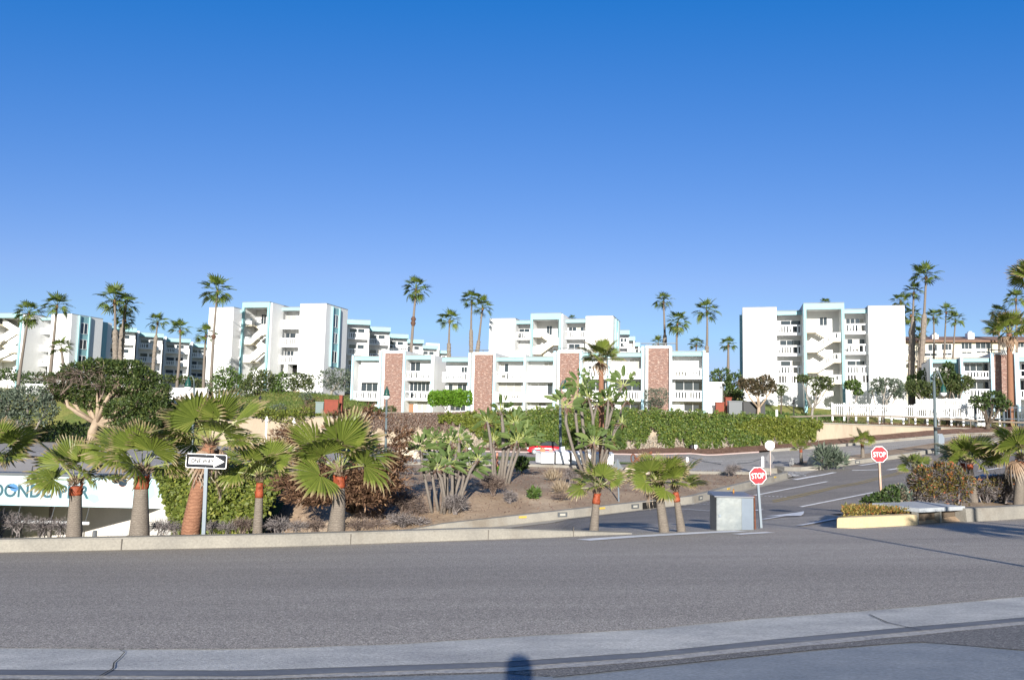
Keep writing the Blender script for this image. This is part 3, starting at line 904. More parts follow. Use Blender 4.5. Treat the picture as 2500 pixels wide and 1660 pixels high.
def unit(b, px0, px1, top, Y, nf, depth=14.0, over=None, ov=1.6):
    """one step of a stepped wing: wall, balconies standing out in front, overhanging turquoise roof edge"""
    F = b.F; q_ = at(px1, 870, Y); d = (Vector((q_.x, q_.y, 0)) - F.o).dot(F.n)
    s0 = F.S(px0, 870, d); s1 = F.S(px1, 870, d)
    zt = F.Z((px0 + px1) / 2, top, d)
    p = F.w(s1, d + 4, 0); zb = Tz(p.x, p.y) - 2
    b.box(b.wall, s0 - 3, s1, d, d + depth, zb, zt - .1)
    b.box(b.trim, s0 - .5, s1 + .12, d - ov, d - ov + .15, zt - .75, zt)
    b.box(b.trim, s1 - .06, s1 + .12, d - ov + .15, d + 2.5, zt - .75, zt - .004)
    b.box(b.roof, s0 - 3, s1 + .12, d - ov - .05, d + depth, zt + .002, zt + .08)
    b.box(b.wall, s0 - .5, s1, d - ov + .15, d, zt - .55, zt - .01)
    b.box(b.wall, s1 - .22, s1, d - 1.45, d, zb, zt - 2.4 if nf > 1 else zt - .76)
    for k in range(nf):
        zs = zt - 3.25 - 2.75 * k
        a = s0 + (s1 - s0) * .02
        balcony(b, a, s1 + .02, d - 1.5, d, zs, zs + 1.15)
        window(b, s0 + (s1 - s0) * .08, s0 + (s1 - s0) * .42, d, zs + .25, zs + 2.0, 1, False)
        window(b, s0 + (s1 - s0) * .46, s0 + (s1 - s0) * .80, d, zs + .9, zs + 2.0, 1)
    return zt

# --- right apartment building
F = Facade(1814, 108.0, 2212, 102.4)
b = Bld('apartment_building', 'white apartment block with a wide turquoise framed open staircase, behind the white picket fence', F, F.S(2010), F.Z(2010, 978) - .5)
block(b, 1814, 1897, 751, 976, 0, 18)
bay(b, 1897.5, 1968, (760, 769), [(793, 818), (843, 869), (893, 917)], [(1905, 782, 1955, 793, 2), (1903, 830, 1955, 843, 3), (1905, 881, 1955, 893, 2)], 978, 1.8, 1.0, 14, grille=(1901, 917, 1951, 934))
stairbay(b, 1963, 2063, 741, 755, 975, [810, 858.5, 909], [833, 884, 936], -1.6, 3.0, False, [(2000, 774, 2020, 796, 2)], 14)
bay(b, 2058, 2122, (756, 765), [(790, 815), (840, 865), (892, 916)], [(2064, 777, 2110, 790, 4), (2067, 827, 2112, 841, 3), (2067, 880, 2112, 891, 2)], 978, 1.8, 1.0, 14, grille=(2069, 916, 2128, 933))
block(b, 2122, 2211, 747, 978, 0, 18)
b.box(b.trim, F.S(1814) - .40, F.S(1814) - .01, 3.0, 3.4, F.Z(1814, 935), F.Z(1814, 762))
b.done()

# --- left apartment building with its stepped wing
F = Facade(506, 124.0, 792, 118.7)
b = Bld('apartment_building', 'white apartment block above the grass slope, with a long stepped wing behind it', F, F.S(690), F.Z(690, 958) - .5)
block(b, 506, 566, 751, 930, 0, 16)
bay(b, 564, 592, (756, 764), [(785, 806), (828, 849), (872, 890)], [(572, 770, 590, 778, 1), (570, 815, 588, 826, 1), (568, 858, 586, 870, 1)], 930, 1.6, 2.0, 12)
s0, s1, zt = stairbay(b, 587, 654, 739, 751, 940, [795, 840, 884], [816, 859], -1.0, 3.4, True, [(637, 767, 652, 793, 2)], 12)
F_ = b.F
sj, zj = s1, zt
b.box(b.wall, s1 - .30, s1 + .25, -0.7, 2.6, F.Z(654, 950) - 1, zt - .03)
bay(b, 676, 729, (751.5, 758.5), [(781, 803), (825, 847), (868, 889)], [(697, 770, 727, 780, 2, True), (693, 813, 724, 824, 2), (692, 856, 719, 867, 3, False)], 930, 1.8, 2.3, 12)
D = 2.3
a, z0 = F.uv(674, 911, D + .2); c, z1 = F.uv(722, 890, D + .2)
m = MB(); m.fbox(F, a + .1, c - .1, D + 1.70, D + 1.79, z0, z1); m.build('garage_shade_panel', SHADE, b.r)  # black panel painting the shade inside the garage
b.box(b.wall, (a + c) / 2 - .3, (a + c) / 2 + .3, D + .1, D + 1.7, z0, z1)
s0, s1, zt = block(b, 728, 792, 742, 962, 0, 7.2)
zz = lambda py, d: F.Z(815, py, 3)
side_strip(b, s1, 1.9, 4.06, zz(896, 6), zz(752, 6), [(zz(800, 6), zz(769, 6)), (zz(839, 6), zz(813, 6)), (zz(886, 6), zz(857, 6))])
FM = b.F; b.F = Facade(846, 134, 1128, 138)
for px0, px1, top, Y, nf in [(846, 899, 784, 134, 4), (897, 949, 801, 144, 3), (947, 993, 818, 156, 3), (991, 1031, 831, 170, 2), (1029, 1067, 845, 185, 1), (1065, 1094, 857, 205, 1)]:
    unit(b, px0, px1, top, Y, nf)
q_ = at(1060, 840, 200); d = (Vector((q_.x, q_.y, 0)) - b.F.o).dot(b.F.n)
b.part('penthouse', STUCCO, (b.F.S(1040, 840, d), b.F.S(1073, 840, d), d, d + 6, b.F.Z(1050, 880, d), b.F.Z(1050, 838, d)))
b.done()

# --- centre apartment building
F = Facade(1193, 127.0, 1496, 121.5)
b = Bld('apartment_building', 'white apartment block rising behind the middle of the long brick and white row', F, F.S(1330), F.Z(1330, 960))
block(b, 1193, 1256, 778, 960, 0, 16)
bay(b, 1255, 1297, (783.5, 791), [(811, 829), (856, 873)], [(1267, 802, 1294, 811, 2), (1262, 846, 1292, 857, 2, True)], 960, 1.8, 0.8, 12)
s0, s1, zt = stairbay(b, 1294, 1369, 766, 780, 960, [822, 864], [842, 886], -1.6, 3.4, True, [(1334, 795, 1349, 819, 2)], 12)
b.box(b.wall, s1 - .30, s1 + .2, -1.3, 2.4, F.Z(1369, 950), zt - .03)
bay(b, 1373, 1430, (780.5, 788), [(808, 828), (853, 872)], [(1388, 798, 1427, 807, 4), (1388, 839, 1417, 849, 2)], 960, 1.8, 1.2, 12)
s0, s1, zt = block(b, 1429, 1496, 772, 960, 0, 8.0)
side_strip(b, s1, 2.0, 4.4, zt - 9, zt - .3, [(zt - 4.5, zt - 2.0), (zt - 7.5, zt - 5)])
b.F = Facade(1512, 143, 1787, 140)
for px0, px1, top, Y, nf in [(1512, 1535, 809, 143, 2), (1527, 1549, 824, 152, 1), (1541, 1561, 838, 162, 1), (1553, 1568, 850, 175, 1)]:
    unit(b, px0, px1, top, Y, nf)
b.done()

# --- far left apartment building
F = Facade(120, 137.0, 170, 135.9)
b = Bld('apartment_building', 'white apartment block at the left edge behind the big dark spreading tree', F, F.S(60), F.Z(60, 920))
stairbay(b, -45, 48, 766, 776, 920, [792, 843, 880], [816, 860], -1.0, 4.4, True, None, 12)
s1 = F.S(48, 850, -1)
b.box(b.wall, s1 - .3, s1 + .3, -0.8, 5, F.Z(48, 920), F.Z(48, 767, -1))
bay(b, 70, 121, (776, 781.5), [(801, 815), (842, 858), (878, 893)], [(103, 791, 118, 800, 2), (82, 822, 114, 840, 3), (96, 869, 110, 876, 2)], 912, 1.8, 3.0, 12)
a, z0 = F.uv(76, 912, 3.2); c, z1 = F.uv(98, 896, 3.2)
m = MB(); m.fbox(F, a, c, 4.7, 4.79, z0, z1); m.build('garage_shade_panel', SHADE, b.r)  # black panel in place of the garage's inner shade
s0, s1, zt = block(b, 120, 170, 767, 925, 0, 7.2)
Zq = lambda py, d: F.Z(200, py, 2.8)
side_strip(b, s1, 1.68, 3.88, Zq(905, 5), Zq(773, 5), [(Zq(816, 5), Zq(789, 5)), (Zq(853, 5), Zq(829, 5)), (Zq(890, 5), Zq(868, 5))])
d2 = 11.0
sA = F.S(247, 850, d2 + 4.5)
b.box(b.wall, s1 - 4, s1 - .8, 7.3, 10.4, Zq(920, 8), zt - .4)
b.box(b.trim, s1 - .8, s1 - .5, 7.6, 9.0, Zq(920, 8), zt - .45)
F = b.F = Facade(262, 150, 653, 164)
for px0, px1, top, Y, nf in [(262, 327, 801, 152, 4), (336, 394, 815, 162, 4), (401, 460, 828, 173, 3), (465, 505, 841, 185, 3)]:
    unit(b, px0, px1, top, Y, nf)
    q_ = at(px0, 850, Y); d = (Vector((q_.x, q_.y, 0)) - F.o).dot(F.n)
    sb = F.S(px0, 850, d); ztp = F.Z(px0, top - 6, d - 5)
    b.box(b.wall, sb - .5, sb - .1, d - 6.0, d + 3, F.Z(px0, 935, d), ztp)
b.done()

# --- the row of brick and white townhouses along the wall
F = Facade(857, 112.0, 1725, 99.4)
b = Bld('townhouse_row', 'long white row with four mottled brick panels, above the ivy covered wall', F, F.S(1290), F.Z(1290, 1008), 'townhouses')
BROWN = plain('brown_door', (0.25, 0.13, 0.07), 0.6)
DARKD = plain('dark_door', (0.05, 0.045, 0.05), 0.5)
bays = [
 (861, 925, (871, 880), [(955, 978)], [(912, 886, 922, 908, 1, True), (881, 934, 924, 953, 3, False), (878, 981, 912, 1003, 2, False)], ()),
 (988, 1053, (868, 878), [(906, 929), (955, 978)], [(1002, 883, 1028, 903, 2), (1000, 932, 1050, 954, 5, False), (1017, 980, 1045, 1004, 2, True)], [(996, 986, 1010, 1006, BROWN)]),
 (1079, 1143, (873.5, 883), [(909, 932), (958, 981)], [(1126, 895, 1142, 908, 2), (1094, 936, 1141, 957, 4), (1060, 984, 1095, 1003, 2, False), (1098, 985, 1138, 1003, 3, False)], ()),
 (1209, 1278, (873.5, 881.5), [(908, 932), (958, 981)], [(1221, 887, 1243, 907, 2), (1211, 934, 1275, 957, 3, True), (1252, 983, 1275, 996, 1, True)], ()),
 (1282, 1351, (872, 881), [(913, 932), (963, 981)], [(1328, 885, 1350, 894, 2, True), (1296, 936, 1334, 944, 2, True), (1336, 935, 1350, 958, 1), (1296, 983, 1334, 991, 2)], [(1341, 990, 1350, 1005, DARKD)]),
 (1420, 1485, (862, 871), [(900, 925), (953, 979)], [(1435, 893, 1455, 908, 2), (1430, 930, 1480, 951, 2), (1450, 984, 1480, 1003, 2)], [(1426, 990, 1440, 1005, DARKD)]),
 (1487, 1566, (862, 871), [(900, 925), (953, 979)], [(1536, 876, 1564, 900, 2, True), (1500, 929, 1565, 952, 3, False), (1515, 985, 1563, 1003, 2)], ()),
 (1640, 1717, (859, 869), [(899, 925), (953, 979)], [(1647, 883, 1676, 898, 2), (1647, 929, 1715, 952, 3, False), (1647, 988, 1660, 1004, 1), (1669, 982, 1714, 1004, 2, False)], ())]
BASE = 1009
for px0, px1, fa, fl, wn, dr in bays:
    bay(b, px0, px1, fa, fl, wn, BASE, 1.5, 0.0, 9.0, doors=dr, pyr=935)
# the closed-in upper front of the first bay
b.box(b.wall, F.S(861, 920) + .9, F.S(925, 920), .75, 1.5, F.Z(893, 933), F.Z(893, 880))
def pil(px, w_, top, f0=-.55, d1=1.6, white=True):
    s = F.S(px, 935, f0); zt = F.Z(px, top, f0); zb = F.Z(px, BASE) - 1
    b.box(b.pale, s - w_ / 2, s + w_ / 2, f0 - .06, f0 + .12, zb, zt)
    b.box(b.wall, s - w_ / 2 + .01, s + w_ / 2 - .01, f0 + .12, d1, zb, zt - .02)
for px, w_, top in [(859, .28, 867), (926.5, .3, 857), (985, .34, 856), (1053.5, .28, 866), (1145, .34, 861), (1206, .34, 861), (1280, .26, 865), (1353.5, .34, 857), (1417.5, .34, 857), (1486, .24, 862), (1569, .34, 845), (1637, .34, 845), (1719, .34, 855)]:
    pil(px, w_, top)
# blade walls seen side-on
b.box(b.wall, F.S(1053.5, 935) + .16, F.S(1056, 935) + .25, -.3, 6, F.Z(1054, BASE) - 1, F.Z(1054, 868))
for px0, px1, top in [(929, 983, 862), (1148, 1203, 866), (1356, 1415, 861.5), (1572, 1634, 850)]:
    s0, s1 = F.S(px0, 935, -.2), F.S(px1, 935, -.2); zt = F.Z((px0 + px1) / 2, top, -.2)
    m = MB(); m.fbox(F, s0 + .55, s1 - .1, -.2, 8, F.Z(px0, BASE) - 1, zt)
    m.build('brick_panel', BRICK, b.r)
    b.box(b.wall, s0 + .2, s0 + .55, -.1, 7, F.Z(px0, BASE) - 1, zt + .3)
    b.box(b.wall, s0 + .2, s1 + .1, -.15, 8, zt + .01, zt + .35)
    m = MB(); m.fbox(F, s0 - .5, s1 + .8, .1, .5, zt + .62, zt + .70)
    for q in (.15, .5, .85): m.fbox(F, s0 + (s1 - s0) * q - .04, s0 + (s1 - s0) * q + .04, .15, .25, zt + .3, zt + .62)
    m.build('roof_rail', GREYM, b.r)
# right end: side wall and low annex
s1 = F.S(1719, 935) + .2
b.box(b.wall, s1, s1 + .35, -.2, 9, F.Z(1722, BASE) - 1, F.Z(1722, 862))
b.done()
F2 = Facade(1731, 100.0, 1764, 99.5)
b2 = Bld('annex', 'low flat white box building against the right end of the brick and white row', F2, F2.S(1748), F2.Z(1748, 1005))
block(b2, 1729, 1762, 935, 1004, 0, 8)
m = MB(); m.fbox(F2, F2.S(1729) - .05, F2.S(1763) + .2, -.2, 8.2, F2.Z(1745, 936) + .02, F2.Z(1745, 932.5)); m.build('roof_edge', STUCCO_B, b2.r)
m = MB(); q = F2.S(1756); m.fbox(F2, q, q + .3, -.06, -.003, F2.Z(1750, 948), F2.Z(1750, 943)); m.build('wall_lamp', GREYM, b2.r)
b2.done()

# --- right-hand townhouses
F = Facade(2273, 103.0, 2500, 99.4)
b = Bld('townhouse_row', 'white townhouses with one brick panel, cut off by the right edge of the view', F, F.S(2390), F.Z(2390, 985), 'townhouses')
bay(b, 2276, 2336, (878, 886), [(926, 948)], [(2290, 900, 2325, 925, 2, True)], 975, 1.5, 0, 9)
bay(b, 2350, 2422, (875, 883.5), [(906, 925), (949.5, 974)], [(2353, 886, 2420, 905, 4), (2369, 931, 2421, 948.5, 3)], 980, 1.4, -.5, 9)
bay(b, 2489, 2530, (873, 882), [(903, 923), (952, 975)], [(2492, 887, 2520, 900, 2), (2490, 928, 2528, 950, 3)], 980, 1.4, -.3, 9)
for px, w_, top in [(2274.5, .28, 874), (2424, .36, 862), (2484, .5, 862), (2349, .3, 872)]:
    s = F.S(px, 930, -.9); zt = F.Z(px, top, -.9)
    b.box(b.pale, s - w_ / 2, s + w_ / 2, -.98, -.78, F.Z(px, 985) - 1, zt)
    b.box(b.wall, s - w_ / 2 + .01, s + w_ / 2 - .01, -.78, 2.0, F.Z(px, 985) - 1, zt - .02)
b.box(b.trim, F.S(2334, 920), F.S(2350, 920) - .2, 0.5, 1.0, F.Z(2340, 985), F.Z(2340, 876))
s0, s1 = F.S(2427, 935, -.4), F.S(2480, 935, -.4); zt = F.Z(2450, 866, -.4)
m = MB(); m.fbox(F, s0, s1, -.4, 8, F.Z(2450, 985) - 1, zt); m.build('brick_panel', BRICK, b.r)
b.box(b.wall, s0 - .1, s1 + .1, -.3, 8, zt + .01, zt + .3)
m = MB(); m.fbox(F, s0 - .4, s1 + .6, .1, .5, zt + .65, zt + .73)
for q in (.1, .5, .9): m.fbox(F, s0 + (s1 - s0) * q - .04, s0 + (s1 - s0) * q + .04, .15, .25, zt + .3, zt + .65)
m.build('roof_rail', GREYM, b.r)
b.done()

# --- brown roofed building behind
F = Facade(2213, 138.0, 2500, 134.0)
b = Bld('apartment_building', 'cream building with a low brown roof and two white chimneys, behind the palms at right', F, F.S(2380), F.Z(2380, 900))
s0, s1 = F.S(2205), F.S(2560)
ze = F.Z(2370, 836)
zt = F.Z(2370, 826, 4)
b.box(b.wall, s0, s1, 0, 12, F.Z(2370, 1010), ze + .2)
m = MB()
m.hexa([F.w(s0, -.9, ze), F.w(s1, -.9, ze), F.w(s1, 12, ze), F.w(s0, 12, ze), F.w(s0, -.9, ze + .3), F.w(s1, -.9, ze + .3), F.w(s1, 6, zt + .5), F.w(s0, 6, zt + .5)])
ro = m.build('roof', noisy('brown_shingle', (0.17, 0.10, 0.075), (0.22, 0.14, 0.10), 1.5), b.r)
for px0, px1, t0 in [(2285, 2300, 815.5), (2373.5, 2389, 811.5)]:
    m = MB(); m.fbox(F, F.S(px0), F.S(px1), 1.5, 3, ze, F.Z(px0, t0 + 2, 2)); m.fbox(F, F.S(px0) + .25, F.S(px1) - .25, 1.8, 2.7, F.Z(px0, t0 + 2, 2), F.Z(px0, t0 - 2, 2))
    link('chimney', mesh_of('chimney', np.array(m.v) - np.array(b.r.location), m.f), STUCCO_B, ro)
for x0, y0, x1, y1, n in [(2216, 845, 2232, 865, 2), (2265, 840, 2288, 857, 2), (2298, 839, 2323, 855, 3), (2346, 836, 2373, 853, 3), (2381, 834, 2419, 852, 3), (2446, 832, 2472, 849, 2), (2480, 832, 2500, 849, 2), (2256, 862, 2288, 870, 2), (2300, 861, 2324, 868, 2), (2347, 858, 2373, 864, 2), (2383, 857, 2418, 863, 3), (2440, 855, 2470, 861, 2)]:
    a, z0 = F.uv(x0, y1); c, z1 = F.uv(x1, y0); window(b, a, c, 0, z0, z1, n, False)
m = MB(); railing(F, m, F.S(2213), F.S(2370), -1.4, F.Z(2300, 890), F.Z(2300, 874), .08); m.build('railing', noisy('grey_rail', (0.3, 0.27, 0.23), (0.25, 0.22, 0.19), 2), b.r)
m = MB(); m.fbox(F, F.S(2213), F.S(2370), -1.4, 0, F.Z(2300, 893), F.Z(2300, 889)); m.build('balcony', CREAM, b.r)
b.done(CREAM)

# ------------------------------------------------------------------ retaining wall along the upper road
t = thing('retaining_wall', 'long beige concrete retaining wall between the upper road and the houses', 'wall', (8, 95.1, -4.4))
m = MB(); xs = np.arange(-36, 97, 1.5)
for i in range(len(xs) - 1):
    a, c = xs[i], xs[i + 1]
    za, zc = float(zwall(a)), float(zwall(c)); ba, bc = Tz(a, 94) - .6, Tz(c, 94) - .6
    m.hexa([(a, 94.95, ba), (c, 94.95, bc), (c, 95.35, bc), (a, 95.35, ba), (a, 95.0, za), (c, 95.0, zc), (c, 95.35, zc), (a, 95.35, za)])
m.build('wall_face', WALLC, t)
m = MB()
for i in range(len(xs) - 1):
    a, c = xs[i], xs[i + 1]; za, zc = float(zwall(a)) + .004, float(zwall(c)) + .004
    m.hexa([(a, 94.9, za), (c, 94.9, zc), (c, 95.4, zc), (a, 95.4, za), (a, 94.9, za + .12), (c, 94.9, zc + .12), (c, 95.4, zc + .12), (a, 95.4, za + .12)])
m.build('coping', KERB, t)
# ------------------------------------------------------------------ leaves and plants
def unit_rows(a):
    return a / np.maximum(np.linalg.norm(a, axis=1, keepdims=True), 1e-9)

def leaf_quads(P, D, N, L, W, fold=0.12):
    """P base points, D directions, N normals (n,3); L lengths, W widths -> (n,4,3)"""
    L = np.asarray(L).reshape(-1, 1); W = np.asarray(W).reshape(-1, 1)
    D = unit_rows(D); S = unit_rows(np.cross(D, N)); U = np.cross(S, D)
    mid = P + D * L * .45
    return np.stack([P, mid + S * W / 2 + U * W * fold, P + D * L, mid - S * W / 2 + U * W * fold], 1)

def cloud(rng, clumps, n, L, W, shell=.55, up=.25, out=.6, jit=.35):
    """leaves through the volume of several ellipsoids, thicker towards their surface"""
    c = np.array(clumps, float)
    p = (c[:, 3] * c[:, 4] + c[:, 4] * c[:, 5] + c[:, 3] * c[:, 5]); p /= p.sum()
    i = rng.choice(len(c), n, p=p)
    d = unit_rows(rng.normal(size=(n, 3)))
    a, b_ = rng.uniform(0, 6.3, (2, len(c)))
    lump = 1 + .13 * np.sin(d[:, 0] * 5 + a[i]) + .13 * np.sin(d[:, 2] * 6 + d[:, 1] * 4 + b_[i])
    r = (shell + (1 - shell) * rng.random(n) ** .6) * lump
    P = c[i, :3] + d * r[:, None] * c[i, 3:6]
    D = d * out + rng.normal(size=(n, 3)) * jit + np.array([0, 0, up])
    N = d + rng.normal(size=(n, 3)) * .55 + np.array([0, 0, .25])
    return leaf_quads(P, D, N, L * rng.uniform(.65, 1.3, n), W * rng.uniform(.7, 1.25, n))

def ribbon_quads(A, B, w0, w1, rng):
    """thin flat twigs from A to B (n,3)"""
    D = unit_rows(B - A); S = unit_rows(np.cross(D, rng.normal(size=A.shape)))
    w0 = np.asarray(w0).reshape(-1, 1); w1 = np.asarray(w1).reshape(-1, 1)
    return np.stack([A - S * w0, A + S * w0, B + S * w1, B - S * w1], 1)

def qobj(name, quads, mat, parent=None):
    q = np.asarray(quads, float)
    off = np.zeros(3)
    if parent is not None: off = np.array(parent.location)
    return link(name, quads_of(name, q - off), mat, parent)

G_DARK = leafy('dark_green_leaf', (0.022, 0.045, 0.012), (0.05, 0.085, 0.02), (0.10, 0.13, 0.035), .2)
G_OLIVE = leafy('olive_leaf', (0.035, 0.055, 0.018), (0.075, 0.10, 0.03), (0.14, 0.14, 0.05), .2)
G_MID = leafy('mid_green_leaf', (0.045, 0.085, 0.02), (0.085, 0.14, 0.03), (0.14, 0.19, 0.05), .25)
G_BRIGHT = leafy('bright_green_leaf', (0.075, 0.17, 0.015), (0.12, 0.24, 0.02), (0.18, 0.30, 0.04), .25)
G_IVY = leafy('ivy_leaf', (0.05, 0.09, 0.02), (0.10, 0.145, 0.028), (0.20, 0.23, 0.05), .25)
G_IVY2 = leafy('fresh_ivy_leaf', (0.075, 0.10, 0.014), (0.135, 0.165, 0.026), (0.25, 0.25, 0.05), .25)
G_TREE = leafy('deep_green_leaf', (0.028, 0.05, 0.012), (0.055, 0.085, 0.02), (0.12, 0.14, 0.035), .2)
G_BRNOL = leafy('brown_olive_leaf', (0.055, 0.055, 0.028), (0.11, 0.085, 0.05), (0.19, 0.135, 0.09), .2)
G_GREY = leafy('grey_green_leaf', (0.06, 0.085, 0.06), (0.11, 0.14, 0.10), (0.17, 0.20, 0.15), .2)
G_BROWN = leafy('dead_brown_leaf', (0.07, 0.04, 0.03), (0.14, 0.08, 0.055), (0.24, 0.15, 0.10), .15)
G_RUST = leafy('rusty_needles', (0.115, 0.062, 0.040), (0.20, 0.118, 0.072), (0.32, 0.20, 0.11), .12)
G_TAN = leafy('tan_dry_stalks', (0.20, 0.15, 0.10), (0.30, 0.24, 0.17), (0.36, 0.31, 0.24), .1)
TWIG = leafy('grey_dead_twigs', (0.10, 0.085, 0.085), (0.18, 0.16, 0.155), (0.28, 0.25, 0.24), .05)
TWIGP = leafy('pale_bare_vine', (0.26, 0.23, 0.19), (0.36, 0.32, 0.27), (0.44, 0.40, 0.34), .05)
TWIGB = leafy('brown_dead_twigs', (0.09, 0.065, 0.055), (0.16, 0.12, 0.10), (0.24, 0.19, 0.16), .05)
G_ORANGE = leafy('orange_green_leaf', (0.08, 0.10, 0.025), (0.17, 0.115, 0.035), (0.42, 0.11, 0.045), .25)
G_ICE = leafy('ice_plant_leaf', (0.10, 0.13, 0.03), (0.30, 0.20, 0.05), (0.42, 0.12, 0.04), .2)
BARK = noisy('pale_bark', (0.36, 0.28, 0.20), (0.26, 0.20, 0.15), 2.5, 0.9, 0.5, 8, 0.12, 10)
BARKG = noisy('grey_bark', (0.27, 0.25, 0.22), (0.19, 0.17, 0.155), 2.5, 0.9, 0.5, 8, 0.12, 10)
BARKD = noisy('dark_bark', (0.10, 0.08, 0.06), (0.07, 0.055, 0.045), 2.5, 0.9, 0.5, 8, 0.12, 10)

def px_clumps(spec, Y, dep=.8):
    """ellipsoids from (px, py, rx, rz[, dY]) measured in the photograph at depth Y"""
    o = []
    for c in spec:
        y = Y + (c[4] if len(c) > 4 else 0)
        p = at(c[0], c[1], y); k = y / FPX
        o.append((p.x, p.y, p.z, c[2] * k, max(c[2], c[3]) * k * dep, c[3] * k))
    return o

def tree(name, label, cat, base, clumps, n, L, W, leaf, bark, trunk_r, fork=.35, group=None, limbs=True, extra=0, seed=1, shell=.5, core=None):
    """trunk, limbs to each clump, and a crown of separate leaves"""
    rng = np.random.default_rng(seed)
    t = thing(name, label, cat, base, group)
    c = np.array(clumps, float)
    if limbs:
        top = Vector(c[:, :3].mean(0)); b0 = Vector(base)
        fk = b0.lerp(Vector((b0.x * .6 + top.x * .4, b0.y * .6 + top.y * .4, top.z)), fork)
        m = MB()
        m.tube([b0 - Vector((0, 0, .3)), b0.lerp(fk, .5) + Vector(rng.normal(size=3) * trunk_r * .4), fk], [trunk_r * 1.25, trunk_r, trunk_r * .85], 8)
        for q in c:
            e = Vector(q[:3]); mid = fk.lerp(e, .5) + Vector((rng.normal() * .1, rng.normal() * .1, -.12)) * (e - fk).length
            m.tube([fk - Vector((0, 0, trunk_r)), mid, e], [trunk_r * .6, trunk_r * .42, trunk_r * .15], 6)
            for k in range(2 + extra):
                v = Vector(unit_rows(rng.normal(size=(1, 3)))[0]); v.z = abs(v.z)
                q2 = e + Vector((v.x * q[3], v.y * q[4], v.z * q[5])) * .95
                m.tube([mid.lerp(e, rng.random() * .6), e.lerp(q2, .5), q2], [trunk_r * .25, trunk_r * .15, trunk_r * .05], 4, False)
        m.build('trunk', bark, t, True)
    qobj('crown', cloud(rng, clumps, n, L, W, shell), leaf, t)
    return t

def shrub(name, label, base, clumps, n, L, W, leaf, group=None, seed=1, cat='shrub', shell=.5, stems=True, up=.25):
    rng = np.random.default_rng(seed)
    t = thing(name, label, cat, base, group)
    qobj('foliage', cloud(rng, clumps, n, L, W, shell, up), leaf, t)
    if stems:
        m = MB(); b0 = Vector(base)
        for k in range(5):
            c = clumps[k % len(clumps)]
            e = Vector(c[:3]) + Vector(rng.normal(size=3)) * c[3] * .3
            m.tube([b0 - Vector((0, 0, .15)), b0.lerp(e, .5) + Vector((rng.normal() * .08, rng.normal() * .08, 0)), e], [.05, .035, .015], 5, False)
        m.build('stem', BARKD, t)
    return t

def twig_mass(rng, clumps, n, w=.006, ln=.35, up=.2):
    """tangle of dry twigs: short branching ribbons growing out from the middle of each clump"""
    c = np.array(clumps, float)
    p = c[:, 3] * c[:, 5]; p = p / p.sum()
    i = rng.choice(len(c), n, p=p)
    d = unit_rows(rng.normal(size=(n, 3)) + np.array([0, 0, up]))
    d[:, 2] = np.where(d[:, 2] < -.25, -d[:, 2] * .5, d[:, 2])
    R = c[i, 3:6]
    r0 = rng.uniform(.15, .75, n)[:, None]; r1 = np.minimum(r0 + rng.uniform(.2, .5, (n, 1)), 1.08)
    A = c[i, :3] + d * R * r0
    B = c[i, :3] + unit_rows(d + rng.normal(size=(n, 3)) * .28) * R * r1
    q1 = ribbon_quads(A, B, np.full(n, w), np.full(n, w * .7), rng)
    E = B + unit_rows(d + rng.normal(size=(n, 3)) * .6) * ln * rng.uniform(.3, 1, (n, 1)) * R.mean(1, keepdims=True)
    q2 = ribbon_quads(B, E, np.full(n, w * .8), np.full(n, w * .4), rng)
    M_ = A + (B - A) * .5
    E2 = M_ + unit_rows(d + rng.normal(size=(n, 3)) * .9) * ln * rng.uniform(.3, .9, (n, 1)) * R.mean(1, keepdims=True)
    q3 = ribbon_quads(M_, E2, np.full(n, w * .7), np.full(n, w * .35), rng)
    base = c[i, :3] - np.array([0, 0, 1]) * R[:, 2:3] * .85
    k = slice(0, max(8, n // 10))
    q4 = ribbon_quads(base[k] + rng.normal(size=base[k].shape) * .05, A[k], np.full(len(base[k]), w * 2), np.full(len(base[k]), w), rng)
    return np.concatenate([q1, q2, q3, q4])

def dead_shrub(label, clumps, n, w, mat=TWIG, group=None, seed=1, base=None, extra=None):
    rng = np.random.default_rng(seed)
    c = clumps[0]
    base = base or Vector((c[0], c[1], Tz(c[0], c[1])))
    t = thing('dead_shrub', label, 'shrub', base, group)
    qobj('twigs', twig_mass(rng, clumps, n, w), mat, t)
    if extra:
        q, mt = extra; qobj('leaves', q, mt, t)
    return t

# ------------------------------------------------------------------ fan palms
FROND = leafy('palm_frond', (0.11, 0.148, 0.026), (0.16, 0.203, 0.036), (0.23, 0.255, 0.058), .36, .4, 'along', (0.36, 0.27, 0.16))
FRONDD = leafy('dead_palm_frond', (0.22, 0.14, 0.09), (0.32, 0.22, 0.15), (0.38, 0.28, 0.20), .2, .7, 'along', (0.42, 0.36, 0.29))
STALK = plain('palm_leaf_stalk', (0.24, 0.27, 0.09), 0.5)
STALKD = plain('dry_leaf_stalk', (0.30, 0.17, 0.09), 0.7)
TRUNKP = trunkmat('ringed_palm_trunk', (0.085, 0.07, 0.058), (0.21, 0.18, 0.15), 9.0)
TRUNKR = trunkmat('reddish_palm_trunk', (0.13, 0.055, 0.03), (0.27, 0.135, 0.08), 5.0)
SHEATH = noisy('orange_red_sheath', (0.30, 0.065, 0.025), (0.19, 0.045, 0.02), 5, 0.6, 0.4, 20, 0.25, 18)
BOOT = leafy('fibrous_leaf_bases', (0.13, 0.09, 0.06), (0.26, 0.20, 0.14), (0.36, 0.29, 0.22), .05)
TRUNKF = trunkmat('far_palm_trunk', (0.095, 0.078, 0.066), (0.20, 0.17, 0.145), 5.0)
